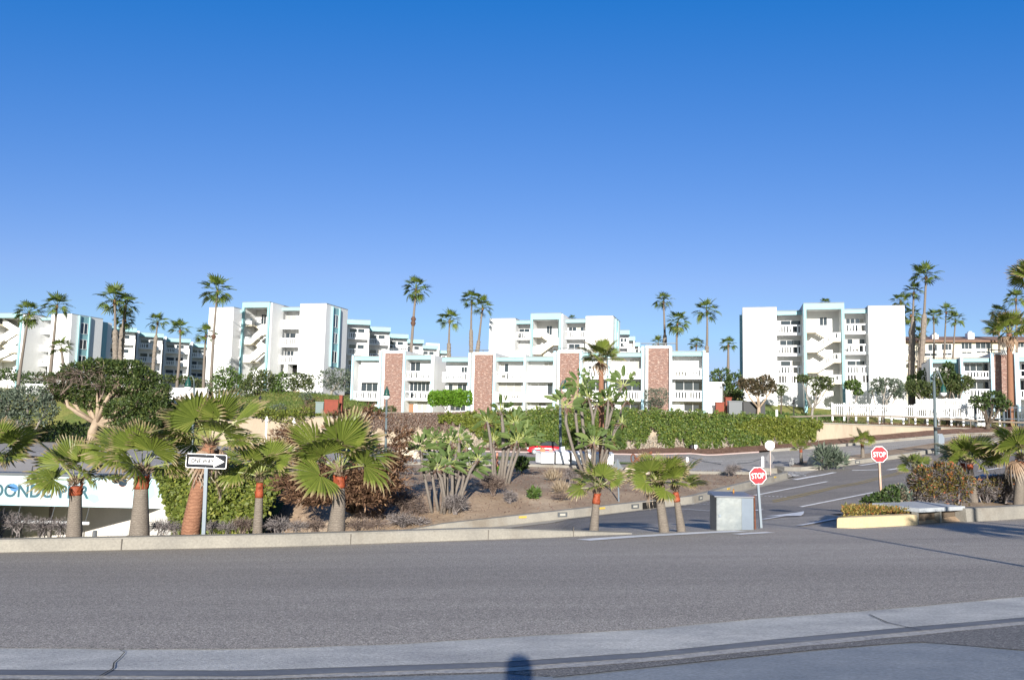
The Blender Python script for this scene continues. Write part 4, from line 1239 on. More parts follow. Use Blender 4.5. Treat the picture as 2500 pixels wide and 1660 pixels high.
SKIRT = noisy('shaggy_trunk_skirt', (0.12, 0.10, 0.085), (0.26, 0.225, 0.19), 3.5, 0.95, 1.0, 9, 0.3, 10, (1, 1, 2.2))

def frond_mesh(name, seed, nseg=26, dead=False, pet=.76, span=120, droop=.22, fold=.10, cup=.3):
    """one costapalmate fan leaf of unit blade length, stalk along +x; pleated, split into points that droop"""
    rg = random.Random(seed)
    v, f, al, mi = [], [], [], []
    for k in range(5):                            # stalk, slightly curved
        t = k / 4; x = pet * t; z = .06 * math.sin(t * 2.2); w_ = .026 * (1 - .45 * t)
        for yy, zz in ((-w_, 0.0), (0, .018), (w_, 0.0), (0, -.016)):
            v.append((x, yy, z + zz)); al.append(0)
        if k:
            o = (k - 1) * 4
            for j in range(4):
                f.append((o + j, o + (j + 1) % 4, o + 4 + (j + 1) % 4, o + 4 + j)); mi.append(1)
    x0, z0 = pet, .06 * math.sin(2.2)
    span = math.radians(span)
    da = 2 * span / nseg
    for i in range(nseg):
        a = -span + da * (i + .5)
        Ls = (1 - .30 * abs(a / span) ** 1.5) * rg.uniform(.90, 1.06)
        dr = droop * rg.uniform(.6, 1.5); tw = rg.uniform(-.02, .02)
        o = len(v)
        radii = (.06, .36, .68, .86, 1.0)
        wf = (1.0, 1.0, .97, .50, .03)
        for r, wq in zip(radii, wf):
            h = da * .5 * wq
            rr = r * Ls
            for e, pl in ((-1, 0), (0, 1), (1, 0)):
                an = a + e * h
                if r > .7 and rg.random() < .25: an += rg.uniform(-.03, .03)
                xx = x0 + rr * math.cos(an) * (1 - .10 * r * dr)
                yy = rr * math.sin(an) * (1 - cup * .25 * r)
                ridge = fold * rr * da * 1.6 * pl * (1 if r < .9 else .3)
                zz = z0 + ridge + cup * abs(math.sin(an)) * rr * .38 - dr * rr ** 2 * .8 - (max(0, r - .66) ** 1.3) * dr * 2.0 + tw * r
                v.append((xx, yy, zz)); al.append(r)
        for k in range(4):
            for e in range(2):
                f.append((o + 3 * k + e, o + 3 * k + e + 1, o + 3 * k + e + 4, o + 3 * k + e + 3)); mi.append(0)
    me = mesh_of(name, v, f, mi)
    at_ = me.attributes.new('along', 'FLOAT', 'POINT'); at_.data.foreach_set('value', al)
    me.materials.append(FRONDD if dead else FROND); me.materials.append(STALKD if dead else STALK)
    return me

FR = [frond_mesh('frond', s, droop=d, cup=c, span=sp) for s, d, c, sp in ((1, .08, .35, 112), (2, .14, .28, 122), (3, .22, .22, 126), (4, .05, .5, 98), (5, .16, .45, 116))]
FRD = [frond_mesh('dead_frond', s, 20, True, .75, 40, .15, .2, .9) for s in (11, 12)]
FRS = [frond_mesh('dry_frond', s, 22, True, .5, 120, .9, .15, .3) for s in (13, 14)]

def place_frond(me, name, parent, o, az, el, size, roll=0.0):
    ob = bpy.data.objects.new(name, me); C.objects.link(ob); ob.parent = parent
    R = Matrix.Rotation(az, 4, 'Z') @ Matrix.Rotation(-el, 4, 'Y') @ Matrix.Rotation(roll, 4, 'X')
    ob.matrix_local = Matrix.Translation(o) @ R @ Matrix.Scale(size, 4)
    return ob

def fan_palm(label, base, top, r0, r1, size, nf, seed, sheath=.3, group='young fan palms along the kerb', dead=(), trunkm=None, bend=0.0, hang=3, elmax=80, sheathm=None, boots=1.0, dry=0):
    """young fan palm: ringed trunk, orange sheath, fibrous leaf bases, separate fronds"""
    rg = random.Random(seed)
    base, top = Vector(base), Vector(top)
    t = thing('fan_palm', label, 'palm', base, group)
    L = (top - base).length
    def path(u):
        p = base.lerp(top, u)
        p.x += bend * math.sin(u * math.pi)
        return p
    n = 9; us = sheath and (1 - sheath) or 1.0
    m = MB()
    pts = [path(us * k / n) for k in range(n + 1)]; pts[0] = pts[0] - Vector((0, 0, .25))
    rad = [r0 * 1.12 + (r1 - r0 * 1.12) * (k / n) ** .7 for k in range(n + 1)]
    m.tube(pts, rad, 14)
    m.build('trunk', trunkm or TRUNKP, t, True)
    if sheath:
        m = MB()
        pts = [path(us - .01 + (1 - us) * .75 * k / 4) for k in range(5)]
        m.tube(pts, [r1 * 1.10, r1 * 1.16, r1 * 1.05, r1 * .98, r1 * .9], 12)
        for k in range(7):                        # loose flaps of torn sheath
            a = rg.uniform(0, 6.28); u = us + (1 - us) * rg.uniform(.1, .6)
            p = path(u) + Vector((math.cos(a), math.sin(a), 0)) * r1 * 1.05
            q = p + Vector((math.cos(a) * r1 * rg.uniform(.2, .6), math.sin(a) * r1 * .5, r1 * rg.uniform(.6, 1.3)))
            s = Vector((-math.sin(a), math.cos(a), 0)) * r1 * .35
            m.add([p - s, p + s, q + s * .5, q - s * .5], [(0, 1, 2, 3)])
        m.build('sheath', sheathm or SHEATH, t, True)
    rng = np.random.default_rng(seed)
    k = int(150 * boots); u = rng.uniform(1 - (sheath or .25) * .30, 1.06, k); an = rng.uniform(0, 6.283, k)
    ax = np.array([path(q) for q in u]); dr = np.stack([np.cos(an), np.sin(an), np.zeros(k)], 1)
    P = ax + dr * r1 * .6
    D = dr * .9 + np.array([0, 0, .9]) + rng.normal(size=(k, 3)) * .35
    qobj('leaf_bases', leaf_quads(P, D, dr + np.array([0, 0, .3]), r1 * rng.uniform(.7, 1.7, k), r1 * rng.uniform(.12, .4, k)), BOOT, t)
    o = top - base + Vector((0, 0, r1 * .3))
    az = rg.uniform(0, 6.28)
    for k in range(nf):
        u = k / max(1, nf - 1)
        az += 2.39996 + rg.uniform(-.2, .2)
        el = math.radians(elmax - (elmax + 4) * u ** .9 + rg.uniform(-7, 7))
        s = size * (.72 + .38 * math.sin(min(1, u * 1.15 + .15) * math.pi * .75)) * rg.uniform(.88, 1.08)
        mi = 3 if u < .2 else rg.choice((0, 1, 4)) if u < .6 else rg.choice((1, 2, 4))
        s *= .88
        place_frond(FR[mi], 'frond', t, o + Vector((math.cos(az), math.sin(az), 0)) * r1 * .35, az, el, s, rg.uniform(-.9, .9))
    for k in range(dry):
        az += 2.4; place_frond(rg.choice(FRS), 'dry_frond', t, o - Vector((0, 0, r1 * .5)), az, math.radians(rg.uniform(-45, -15)), size * .62, rg.uniform(-.4, .4))
    for az_, el_, s_, dz in dead:
        place_frond(rg.choice(FRD), 'dead_frond', t, o - Vector((0, 0, dz)), az_, math.radians(el_), s_, 0)
    return t

# --- tall palms: crown meshes shared, trunks each their own
CROWNM = leafy('far_palm_leaf', (0.06, 0.10, 0.017), (0.11, 0.155, 0.026), (0.22, 0.235, 0.05), .35, .5, 'along', (0.14, 0.13, 0.04))
def crown_mesh(seed, nf=22, low=-35):
    rg = random.Random(seed); v, f, al = [], [], []
    az = 0
    for k in range(nf):
        u = k / (nf - 1); az += 2.39996 + rg.uniform(-.25, .25)
        el = math.radians(82 - (82 - low) * u ** .8 + rg.uniform(-8, 8))
        R = Matrix.Rotation(az, 3, 'Z') @ Matrix.Rotation(-el, 3, 'Y') @ Matrix.Rotation(rg.uniform(-.5, .5), 3, 'X')
        pl = rg.uniform(.42, .55); bl = rg.uniform(.46, .58); ns = 11; sp = math.radians(rg.uniform(85, 110)); dr = rg.uniform(.25, .6)
        def put(x, y, z, a): v.append(tuple(R @ Vector((x, y, z)))); al.append(a)
        o = len(v)
        for x, y in ((0, -.022), (0, .022), (pl, .014), (pl, -.014)): put(x, y, 0 if x == 0 else .02, .2)
        f.append((o, o + 1, o + 2, o + 3))
        for i in range(ns):
            a = -sp + 2 * sp * (i + .5) / ns; h = sp / ns
            Ls = bl * (1 - .3 * abs(a / sp)) * rg.uniform(.85, 1.1)
            o = len(v)
            for r, wq in ((.03, 1), (.55, .95), (1, .12)):
                rr = Ls * r
                for e in (-1, 1):
                    put(pl + rr * math.cos(a + e * h * wq) * (1 - .2 * dr * r), rr * math.sin(a + e * h * wq) * .9, .02 + .1 * abs(math.sin(a)) * r - dr * (rr / bl) ** 2 * bl + e * .008, r * .85)
            f.append((o, o + 1, o + 3, o + 2)); f.append((o + 2, o + 3, o + 5, o + 4))
    me = mesh_of('crown', v, f)
    at_ = me.attributes.new('along', 'FLOAT', 'POINT'); at_.data.foreach_set('value', al)
    me.materials.append(CROWNM)
    return me
CR = [crown_mesh(s, n, lo) for s, n, lo in ((1, 20, -38), (2, 23, -48), (3, 19, -25), (4, 25, -55), (5, 20, -34))]

def tall_palm(label, cpx, cpy, rpx, bpx, bpy_, Y, seed, skirt=None, wpx=9, collar=None, group='tall fan palms behind the wall', thick=0.72):
    """crown centre and trunk foot measured in the photograph; skirt = pixel height where the shaggy lower trunk starts"""
    top = at(cpx, cpy, Y); f0 = at(bpx, bpy_, Y)
    zg = min(Tz(f0.x, f0.y), f0.z)
    base = Vector((f0.x, f0.y, zg))
    t = thing('tall_palm', label, 'palm', base, group)
    k = Y / FPX; r = wpx * k / 2 * thick
    rg = random.Random(seed)
    p0 = Vector((f0.x, f0.y, f0.z)); mid = p0.lerp(top, .5) + Vector((rg.uniform(-.25, .25), 0, 0))
    def path(u):
        return p0 * (1 - u) ** 2 + mid * 2 * u * (1 - u) + top * u * u
    m = MB()
    pts = [base - Vector((0, 0, .4))] + [path(i / 10) for i in range(0, 11)]
    m.tube(pts, [r * 1.35] + [r * (1.25 - .62 * (i / 10)) for i in range(0, 11)], 8)
    m.build('trunk', TRUNKF, t, True)
    if skirt:
        us = max(0.05, min(.95, (bpy_ - skirt) / (bpy_ - cpy)))
        m = MB(); nn = 22
        m.tube([path(us * i / nn) for i in range(nn + 1)], [r * (1.75 + .22 * rg.uniform(-1, 1)) * (1 if i < nn else .75) for i in range(nn + 1)], 9)
        m.build('trunk_skirt', SKIRT, t, False)
    if collar:
        for c in collar:
            us = (bpy_ - c) / (bpy_ - cpy)
            m = MB(); p = path(us)
            m.tube([p - Vector((0, 0, r * 2.2)), p, p + Vector((0, 0, r * 1.6))], [r * 1.0, r * 1.9, r * .9], 8); m.build('dry_collar', G_BROWN, t)
    ob = bpy.data.objects.new('crown', CR[seed % len(CR)]); C.objects.link(ob); ob.parent = t
    ob.matrix_local = Matrix.Translation(top - base) @ Matrix.Rotation(rg.uniform(0, 6.28), 4, 'Z') @ Matrix.Scale(rpx * k * 1.30, 4)
    m = MB(); m.tube([top - Vector((0, 0, rpx * k * .30)), top - Vector((0, 0, rpx * k * .1)), top + Vector((0, 0, rpx * k * .08))], [r * .72, r * 1.25, r * .5], 7)
    m.build('crown_shaft', G_BROWN if seed % 2 else TRUNKR, t)
    return t

# ------------------------------------------------------------------ giant bird of paradise
PADDLE = leafy('paddle_leaf', (0.06, 0.10, 0.025), (0.095, 0.14, 0.038), (0.14, 0.185, 0.055), .22, .6)
BANANA = trunkmat('ringed_grey_stem', (0.09, 0.075, 0.065), (0.20, 0.175, 0.15), 6.0)
def paddle_fan(rng, top, size, n, facing, lean=0.0):
    """paddle leaves in one flat fan, torn along the edges"""
    V, F_ = [], []
    f = Vector((math.cos(facing), math.sin(facing), 0)); side = Vector((-math.sin(facing), math.cos(facing), 0))
    st = []
    for i in range(n):
        a = math.radians(-104 + 208 * (i + .5) / n + rng.uniform(-9, 9)) + lean
        d = (f * math.sin(a) + Vector((0, 0, 1)) * math.cos(a) + side * rng.uniform(-.25, .25)).normalized()
        pl = size * rng.uniform(.45, .75); bl = size * rng.uniform(.75, 1.05); bw = bl * rng.uniform(.15, .22)
        p0 = Vector(top); p1 = p0 + d * pl
        st.append((p0, p1))
        nrm = (side + f * rng.uniform(-.5, .5) + Vector((0, 0, rng.uniform(-.2, .5)))).normalized()
        s = d.cross(nrm).normalized(); nrm = s.cross(d)
        prev = None
        ns = 7
        out = (f * math.sin(a)).normalized() if abs(math.sin(a)) > .05 else Vector((0, 0, 0))
        for k in range(ns + 1):
            u = k / ns
            wd = bw * (math.sin(math.pi * (u * .92 + .08)) ** .6) * (1 if k < ns else .1)
            c = p1 + d * bl * u + (out * .6 + Vector((0, 0, -1))) * bl * .30 * u * u * abs(math.sin(a)) - nrm * bl * .06 * u * u
            row = [c - s * wd + nrm * wd * .28, c, c + s * wd + nrm * wd * .28]
            o = len(V); V += row
            if prev is not None and True:
                for e in (0, 1):
                    if rng.random() < .88: F_.append((prev + e, prev + e + 1, o + e + 1, o + e))
            prev = o
    return V, F_, st

def paradise_clump(label, base, stems, Y, size, seed, wpx=10, group='giant bird of paradise clumps'):
    """stems: (foot px, foot py, top px, top py, dY); each stem carries a fan of paddle leaves"""
    rng = np.random.default_rng(seed); rg = random.Random(seed)
    t = thing('bird_of_paradise', label, 'plant', base, group)
    k = Y / FPX
    for bx, by, tx, ty, dY in stems:
        a = at(bx, by, Y + dY * .5); b_ = at(tx, ty, Y + dY)
        a.z = min(a.z, Tz(a.x, a.y) + .1)
        mid = a.lerp(b_, .55) + Vector((rg.uniform(-.12, .12), 0, 0)) * (b_ - a).length
        r = wpx * k / 2 * rg.uniform(.8, 1.1)
        m = MB(); m.tube([a - Vector((0, 0, .2)), a.lerp(mid, .6), mid.lerp(b_, .4), b_], [r * 1.05, r * .9, r * .95, r * .75], 8)
        s = m.build('stem', BANANA, t, True)
        n = rg.choice((9, 10, 11))
        V, F_, st = paddle_fan(rng, b_ - Vector((0, 0, r)), size * rg.uniform(.85, 1.15), n, rg.uniform(-1.1, 1.1), rg.uniform(-.25, .25))
        link('leaf_fan', mesh_of('leaf_fan', np.array([tuple(q) for q in V]) - np.array(base), F_), PADDLE, t)
        m = MB()
        for p0, p1 in st: m.tube([p0, p1], [r * .35, r * .18], 5, False)
        m.build('leaf_stalk', STALK, t)
        dq = []
        P = np.repeat(np.array(b_)[None], 14, 0) + rng.normal(size=(14, 3)) * r * .6 - np.array([0, 0, r])
        D = np.stack([rng.normal(size=14), rng.normal(size=14), -rng.uniform(.6, 1.6, 14)], 1)
        qobj('dead_leaf', leaf_quads(P, D, rng.normal(size=(14, 3)), size * rng.uniform(.4, .8, 14), size * rng.uniform(.06, .16, 14)), G_BROWN, t)
    return t
# ------------------------------------------------------------------ planting
def planter(px, off=.6, py=1295):
    Y = 15.0
    for _ in range(12):
        p = at(px, py, Y); Y = float(ycrest(p.x)) + off
    p = at(px, py, Y)
    return Vector((p.x, Y, Tz(p.x, Y))), Y

KP = [
 (-32, .6, (-26, 1128), .13, .12, .62, 11, 21, .25, 'young fan palm cut off by the left edge, only its right fronds showing', {}),
 (182, .6, (186, 1178), .135, .105, .64, 12, 22, .22, 'fan palm with one long frond hanging over the lettered tunnel front', dict(dead=())),
 (341, .6, (347, 1150), .175, .125, .74, 12, 23, .26, 'stout grey trunked fan palm in front of the white tunnel wall', {}),
 (464, .75, (513, 1085), .17, .12, .76, 12, 24, 0, 'leaning red trunked fan palm with dead fronds hanging down, behind the one way sign', dict(trunkm=TRUNKR, bend=-.03, dry=3, dead=((math.pi + .3, -62, .36, .38), (math.pi - .3, -80, .42, .62), (.1, -66, .40, .5)))),
 (629, .9, (635, 1165), .095, .075, .60, 11, 25, .34, 'slim fan palm with a thin grey trunk in front of the green ivy bank', {}),
 (820, .7, (827, 1152), .17, .115, .92, 14, 26, .26, 'largest fan palm, broad pale green crown before the rusty brown cypress', dict(bend=.03)),
 (1449, .5, (1458, 1195), .105, .08, .50, 10, 27, .30, 'small fan palm at the kerb end, its shadow lying on the street', {}),
 (1622, .3, (1606, 1182), .11, .095, .56, 11, 28, .30, 'dark trunked fan palm, left of the pair beside the metal cabinet', dict(sheathm=BARKD, dry=1)),
 (1664, .35, (1648, 1192), .10, .07, .54, 11, 29, .30, 'pale trunked fan palm leaning left, right of the pair beside the metal cabinet', {}),
]
for px, off, top, r0, r1, size, nf, seed, sh, lab, kw in KP:
    b_, Y = planter(px, off)
    fan_palm(lab, b_, at(top[0], top[1], Y), r0, r1, size, nf, seed, sh, **kw)

RG = 'fan palms in the bed at right'
def rpalm(lab, foot, top, Y, r0, r1, size, nf, seed, sh=.25, group=RG, **kw):
    f = at(foot[0], foot[1], Y); f.z = min(f.z, Tz(f.x, f.y))
    return fan_palm(lab, f, at(top[0], top[1], Y), r0, r1, size, nf, seed, sh, group, **kw)
rpalm('tiny fan palm growing out of the orange bush beside the stop sign', (2233, 1180), (2231, 1142), 24.6, .07, .06, .36, 9, 31, .3, dry=1)
rpalm('fan palm behind the tall orange bush, trunk bare and pale', (2378, 1215), (2366, 1128), 25.2, .12, .085, .66, 15, 32, .16)
rpalm('second fan palm leaning left, half hidden in its neighbour behind the orange bush', (2358, 1190), (2349, 1122), 26.6, .11, .09, .52, 11, 33, .2)
rpalm('fan palm cut off by the right edge, above the grey clipped bush', (2484, 1195), (2494, 1118), 24.2, .14, .12, .80, 16, 34, .2, dry=2)
h = hit(1957, 1139); rpalm('small fan palm on the traffic island beside the pale rock', (1957, 1139), (1955, 1096), h.y, .17, .12, .62, 12, 35, .18, 'fan palms on the traffic island')
h = hit(2107, 1122); rpalm('small fan palm on the traffic island left of the far stop sign', (2107, 1124), (2105, 1079), h.y, .19, .14, .86, 12, 36, .22, 'fan palms on the traffic island')
rpalm('fan palm standing among the bird of paradise stems, brown trunk', (1470, 1130), (1467, 880), 67.0, .24, .22, 1.4, 16, 37, 0, 'larger fan palms', trunkm=TRUNKR, dry=2)
rpalm('big shaggy fan palm with a red brown trunk before the right townhouses', (2467, 1010), (2464, 815), 97.6, .38, .30, 2.2, 19, 38, 0, 'larger fan palms', trunkm=TRUNKR, boots=2, dry=2)
rpalm('fan palm beyond the right edge, its dark fronds reaching into the sky', (2536, 1000), (2530, 690), 97.0, .36, .28, 2.25, 18, 39, 0, 'larger fan palms', trunkm=TRUNKR)
# the palm and lamp post standing just right of the view throw the long shadows over the road
rpalm('fan palm outside the right edge of the view, casting a shadow on the road', (3700, 1700), (3730, 1000), 8.2, .2, .16, .8, 16, 40, .2, RG)

TP = [
 (71, 766, 31, 45, 935, 118, 9, None, None, 'tall palm leaning right, leftmost of all, in front of the far left stairs'),
 (139, 747, 31, 125, 890, 120, 9, None, None, 'tall palm with a full crown before the blank wall of the far left block'),
 (150, 852, 27, 156, 905, 117, 10, None, None, 'short bushy palm against the far left block, just above the dark tree'),
 (280, 735, 38, 281, 885, 116, 10, 806, None, 'tallest of the three palms standing close together above the dark tree'),
 (307, 746, 31, 293, 885, 119, 10, 800, None, 'middle sized palm of the three close together above the dark tree'),
 (306, 780, 24, 297, 885, 122, 7, None, None, 'lowest thin palm of the three close together above the dark tree'),
 (385, 787, 23, 373, 912, 124, 7, 818, None, 'thin palm before the shaded stepped wing, with a thick shaggy lower trunk'),
 (440, 806, 25, 433, 930, 121, 8, None, None, 'slim palm in front of the lower end of the shaded stepped wing'),
 (503, 818, 25, 497, 945, 111, 9, None, None, 'short palm at the left corner of the block above the grass slope'),
 (531, 712, 37, 515, 945, 110, 9, None, (822,), 'tall palm with a leaning trunk before the block above the grass slope'),
 (1016, 706, 31, 1002, 885, 119, 10, None, (779, 789), 'tallest palm behind the left part of the brick and white row, trunk collared in brown'),
 (1098, 783, 27, 1096, 885, 122, 8, 838, None, 'lowest palm behind the left part of the brick and white row'),
 (1152, 735, 27, 1151, 880, 124, 8, 805, None, 'left and taller palm of the pair rising behind the second brick panel'),
 (1178, 752, 27, 1163, 880, 122, 8, 832, None, 'right and lower palm of the pair rising behind the second brick panel'),
 (1620, 736, 23, 1624, 860, 125, 8, 818, None, 'tall slim palm rising behind the fourth brick panel'),
 (1654, 788, 28, 1653, 870, 120, 7, None, None, 'drooping palm right behind the last bay of the brick and white row'),
 (1726, 760, 30, 1724, 880, 120, 8, 845, None, 'tall palm behind the right end of the brick and white row'),
 (1700, 842, 19, 1699, 875, 123, 6, None, None, 'low palm peeping over the right end of the brick and white row'),
 (1607, 838, 17, 1606, 870, 126, 6, None, None, 'palm crown just showing above the fourth brick panel'),
 (1778, 842, 19, 1777, 925, 112, 9, None, None, 'lone palm in the gap between the row and the right apartment block'),
 (2014, 742, 14, 2013, 790, 140, 8, None, None, 'palm crown peeping over the right apartment block'),
 (1397, 779, 10, 1397, 800, 150, 7, None, None, 'tiny palm crown peeping over the centre apartment block'),
 (2261, 676, 34, 2247, 930, 113, 10, 768, None, 'tallest palm of the right hand cluster, shaggy below a thin upper trunk'),
 (2231, 714, 24, 2229, 925, 116, 9, 775, None, 'second tallest palm of the right cluster, close beside the apartment wall'),
 (2199, 736, 21, 2204, 900, 128, 8, None, None, 'palm of the right cluster showing only its crown over the apartment wall'),
 (2225, 770, 24, 2223, 920, 120, 11, 800, None, 'full crowned palm low beside the right apartment wall'),
 (2279, 775, 20, 2279, 885, 124, 6, None, None, 'left palm of three slender ones before the brown roof'),
 (2310, 762, 20, 2305, 885, 126, 6, None, None, 'middle and tallest of three slender palms before the brown roof'),
 (2333, 782, 21, 2326, 885, 125, 6, None, None, 'right palm of three slender ones before the brown roof'),
 (2246, 815, 17, 2242, 940, 121, 7, None, None, 'small palm between the two shaggy trunks of the right cluster'),
 (2440, 764, 22, 2441, 880, 132, 7, None, None, 'palm behind the brown roof, left of the right edge'),
 (2480, 730, 24, 2482, 880, 128, 7, None, None, 'thin palm behind the brown roof at the right edge'),
]
for i, (cx, cy, r, bx, by, Y, wp, sk, co, lab) in enumerate(TP):
    tall_palm(lab, cx, cy, r, bx, by, Y, i * 7 + 3, sk, wp, co)

# giant bird of paradise
b0 = hit(1090, 1248)
paradise_clump('leafy bird of paradise clump on the dirt, shortest of the three', b0,
  [(1056, 1245, 1026, 1096, 0), (1072, 1247, 1053, 1118, .4), (1076, 1245, 1079, 1135, -.4), (1095, 1222, 1100, 1075, .6), (1090, 1230, 1120, 1068, 1.0), (1118, 1212, 1136, 1140, .2), (1124, 1214, 1168, 1118, -.2), (1082, 1235, 1065, 1075, .9), (1100, 1228, 1140, 1090, 1.2), (1098, 1226, 1096, 1128, -.6), (1088, 1232, 1044, 1085, 1.4), (1104, 1224, 1112, 1102, 1.6), (1110, 1220, 1152, 1138, .8), (1085, 1236, 1066, 1142, -.8)],
  b0.y, .62, 41, 9)
b0 = hit(1215, 1180)
paradise_clump('bird of paradise clump in the middle, thick pale leaning stems', b0,
  [(1204, 1172, 1190, 1028, 0), (1223, 1175, 1222, 1000, .5), (1232, 1182, 1262, 1075, -.3), (1228, 1178, 1245, 1080, .6), (1215, 1172, 1258, 1030, .9), (1240, 1180, 1280, 1068, .3), (1210, 1174, 1205, 1075, 1.0)],
  b0.y, .86, 42, 9.5)
b0 = at(1455, 1152, 62); b0.z = Tz(b0.x, b0.y)
paradise_clump('tallest bird of paradise clump, bare stems rising in front of the white bins', b0,
  [(1424, 1150, 1381, 990, 0), (1432, 1150, 1410, 968, .6), (1442, 1150, 1437, 968, -.4), (1452, 1150, 1458, 985, .9), (1462, 1150, 1486, 975, 0), (1466, 1150, 1518, 1030, -.6), (1468, 1150, 1522, 938, 1.2), (1446, 1150, 1450, 1078, -.9), (1458, 1150, 1492, 1072, -.7), (1472, 1150, 1528, 975, .7), (1440, 1150, 1420, 940, 1.4)],
  62, 1.02, 43, 8)

# trees and shrubs round the right apartment block
def T_(lab, foot, clumps, Y, n, L, W, leaf, bark, r, **kw):
    f = at(foot[0], foot[1], Y)
    f.z = min(f.z, Tz(f.x, f.y))
    return tree(kw.pop('name', 'gnarled_tree'), lab, 'tree', f, px_clumps(clumps, Y), n, L, W, leaf, bark, r, **kw)
GN = 'gnarled trees before the right apartment block'
T_('gnarled tree with a straight pale trunk and brownish crown before the blank wall', (1853, 1012), [(1830, 940, 20, 15), (1868, 936, 24, 17), (1814, 936, 13, 11), (1850, 955, 18, 11), (1885, 948, 10, 9)], 98, 2200, .34, .2, G_BRNOL, BARK, .24, group=GN, seed=51)
T_('twisted two headed tree below the open staircase', (1982, 978), [(1960, 924, 17, 8), (1972, 930, 10, 6), (2010, 932, 24, 13), (1998, 944, 18, 9), (2022, 944, 12, 8), (1990, 958, 10, 6)], 99.5, 1700, .28, .16, G_OLIVE, BARKG, .17, group=GN, seed=52, extra=2)
T_('small bent tree with a flat green top at the foot of the turquoise frame', (2070, 980), [(2082, 940, 18, 11), (2096, 958, 10, 6)], 99.5, 1200, .28, .16, G_MID, BARKG, .15, group=GN, seed=53)
T_('open leaved grey tree before the right hand blank wall', (2156, 985), [(2143, 938, 16, 15), (2188, 946, 15, 20), (2166, 932, 14, 9), (2128, 956, 6, 5), (2190, 966, 9, 9), (2150, 954, 10, 8)], 99.5, 1700, .28, .16, G_GREY, BARKG, .2, group=GN, seed=54, extra=2)
T_('dense tree behind the fence, left of the two near the green lamp', (2256, 990), [(2226, 945, 18, 15), (2253, 948, 20, 18), (2288, 944, 14, 16), (2270, 960, 18, 12)], 100.5, 2400, .3, .16, G_OLIVE, BARKG, .22, group=GN, seed=55)
T_('dense rounded tree behind the fence, right of the two near the green lamp', (2338, 985), [(2318, 940, 20, 14), (2352, 934, 22, 16), (2335, 950, 18, 10)], 101, 2400, .3, .16, G_OLIVE, BARKG, .22, group=GN, seed=56)
T_('dark bare stemmed tree below the right townhouses', (2412, 1062), [(2395, 985, 20, 14), (2425, 970, 24, 14), (2380, 975, 10, 7), (2445, 985, 22, 14)], 94.2, 1700, .3, .18, G_DARK, BARKD, .28, group=GN, seed=57, extra=2)
T_('dense tree filling the gap between the row and the right apartment block', (1780, 985), [(1762, 918, 26, 16), (1795, 938, 20, 28), (1772, 955, 26, 22), (1745, 945, 14, 20), (1805, 965, 12, 16)], 104.5, 1800, .38, .22, G_DARK, BARKD, .3, name='dense_tree', seed=58)
T_('shady tree behind the shaggy palm trunks at right', (2250, 965), [(2228, 935, 22, 20), (2258, 925, 20, 22), (2240, 955, 24, 14)], 108, 1300, .36, .2, G_MID, BARKD, .3, name='dense_tree', seed=59)
T_('dark tree against the shaded right townhouse front', (2312, 950), [(2314, 903, 13, 18), (2296, 925, 18, 13), (2328, 925, 12, 14)], 101.3, 900, .34, .2, G_DARK, BARKD, .22, name='dense_tree', seed=60)

# left: trees, hedges and shrubs
T_('big dark spreading tree with a thick pale trunk, left of the lamp post', (224, 1092), [(152, 930, 40, 22), (197, 906, 46, 20), (252, 894, 48, 18), (310, 900, 50, 20), (352, 925, 40, 24), (392, 960, 28, 24), (300, 944, 52, 22), (236, 940, 50, 20), (174, 964, 40, 18), (345, 985, 46, 26), (290, 1000, 46, 22), (382, 1012, 34, 26), (332, 1042, 56, 24), (128, 960, 28, 18), (218, 984, 34, 14)], 93, 21000, .34, .18, G_TREE, BARK, .50, name='spreading_tree', seed=61, fork=.5, extra=2, shell=.5)
rngt = np.random.default_rng(7)
_t = [o for o in C.objects if o.name.startswith('spreading_tree')][0]
qobj('bare_twigs', twig_mass(rngt, px_clumps([(150, 935, 60, 34), (205, 915, 56, 30), (250, 945, 40, 30), (120, 965, 34, 24)], 91.2), 230, .028, .5), TWIGB, _t)
T_('grey green tree with thin grey stems at the left edge', (45, 1092), [(20, 985, 42, 34), (72, 972, 46, 32), (112, 1000, 28, 32), (40, 1025, 40, 22), (-25, 1000, 42, 40)], 89, 5500, .32, .17, G_GREY, BARKG, .26, name='grey_tree', seed=62, fork=.2, extra=2)
def S_(lab, foot, clumps, Y, n, L, W, leaf, **kw):
    f = at(foot[0], foot[1], Y); f.z = min(f.z, Tz(f.x, f.y))
    return shrub(kw.pop('name', 'shrub'), lab, f, px_clumps(clumps, Y), n, L, W, leaf, **kw)
S_('dark hedge under the grey green tree at the left edge', (90, 1095), [(0, 1068, 50, 24), (60, 1066, 50, 26), (125, 1062, 50, 30), (185, 1062, 40, 28)], 94.5, 4200, .3, .2, G_DARK, name='hedge', seed=63)
S_('dark hedge between the spreading tree and the lamp post', (410, 1040), [(400, 1005, 34, 24), (440, 990, 40, 18), (390, 1035, 40, 20), (470, 1000, 24, 14)], 97, 2600, .3, .2, G_DARK, name='hedge', seed=64)
S_('dark clipped hedge below the far left stairs', (20, 935), [(-10, 915, 26, 14), (22, 914, 24, 14), (85, 925, 50, 16)], 124, 1600, .36, .24, G_DARK, name='hedge', seed=65)
S_('low hedge in front of the shaded wing', (440, 935), [(410, 925, 26, 8), (450, 928, 30, 9), (485, 935, 20, 9)], 122, 1000, .36, .24, G_OLIVE, name='hedge', seed=66)
BS = 'bushes on the slope before the left apartment block'
S_('big round bush at the left corner of the block on the slope', (555, 968), [(555, 928, 36, 32), (538, 942, 28, 24), (575, 942, 24, 24)], 110, 1900, .36, .2, G_MID, group=BS, seed=67)
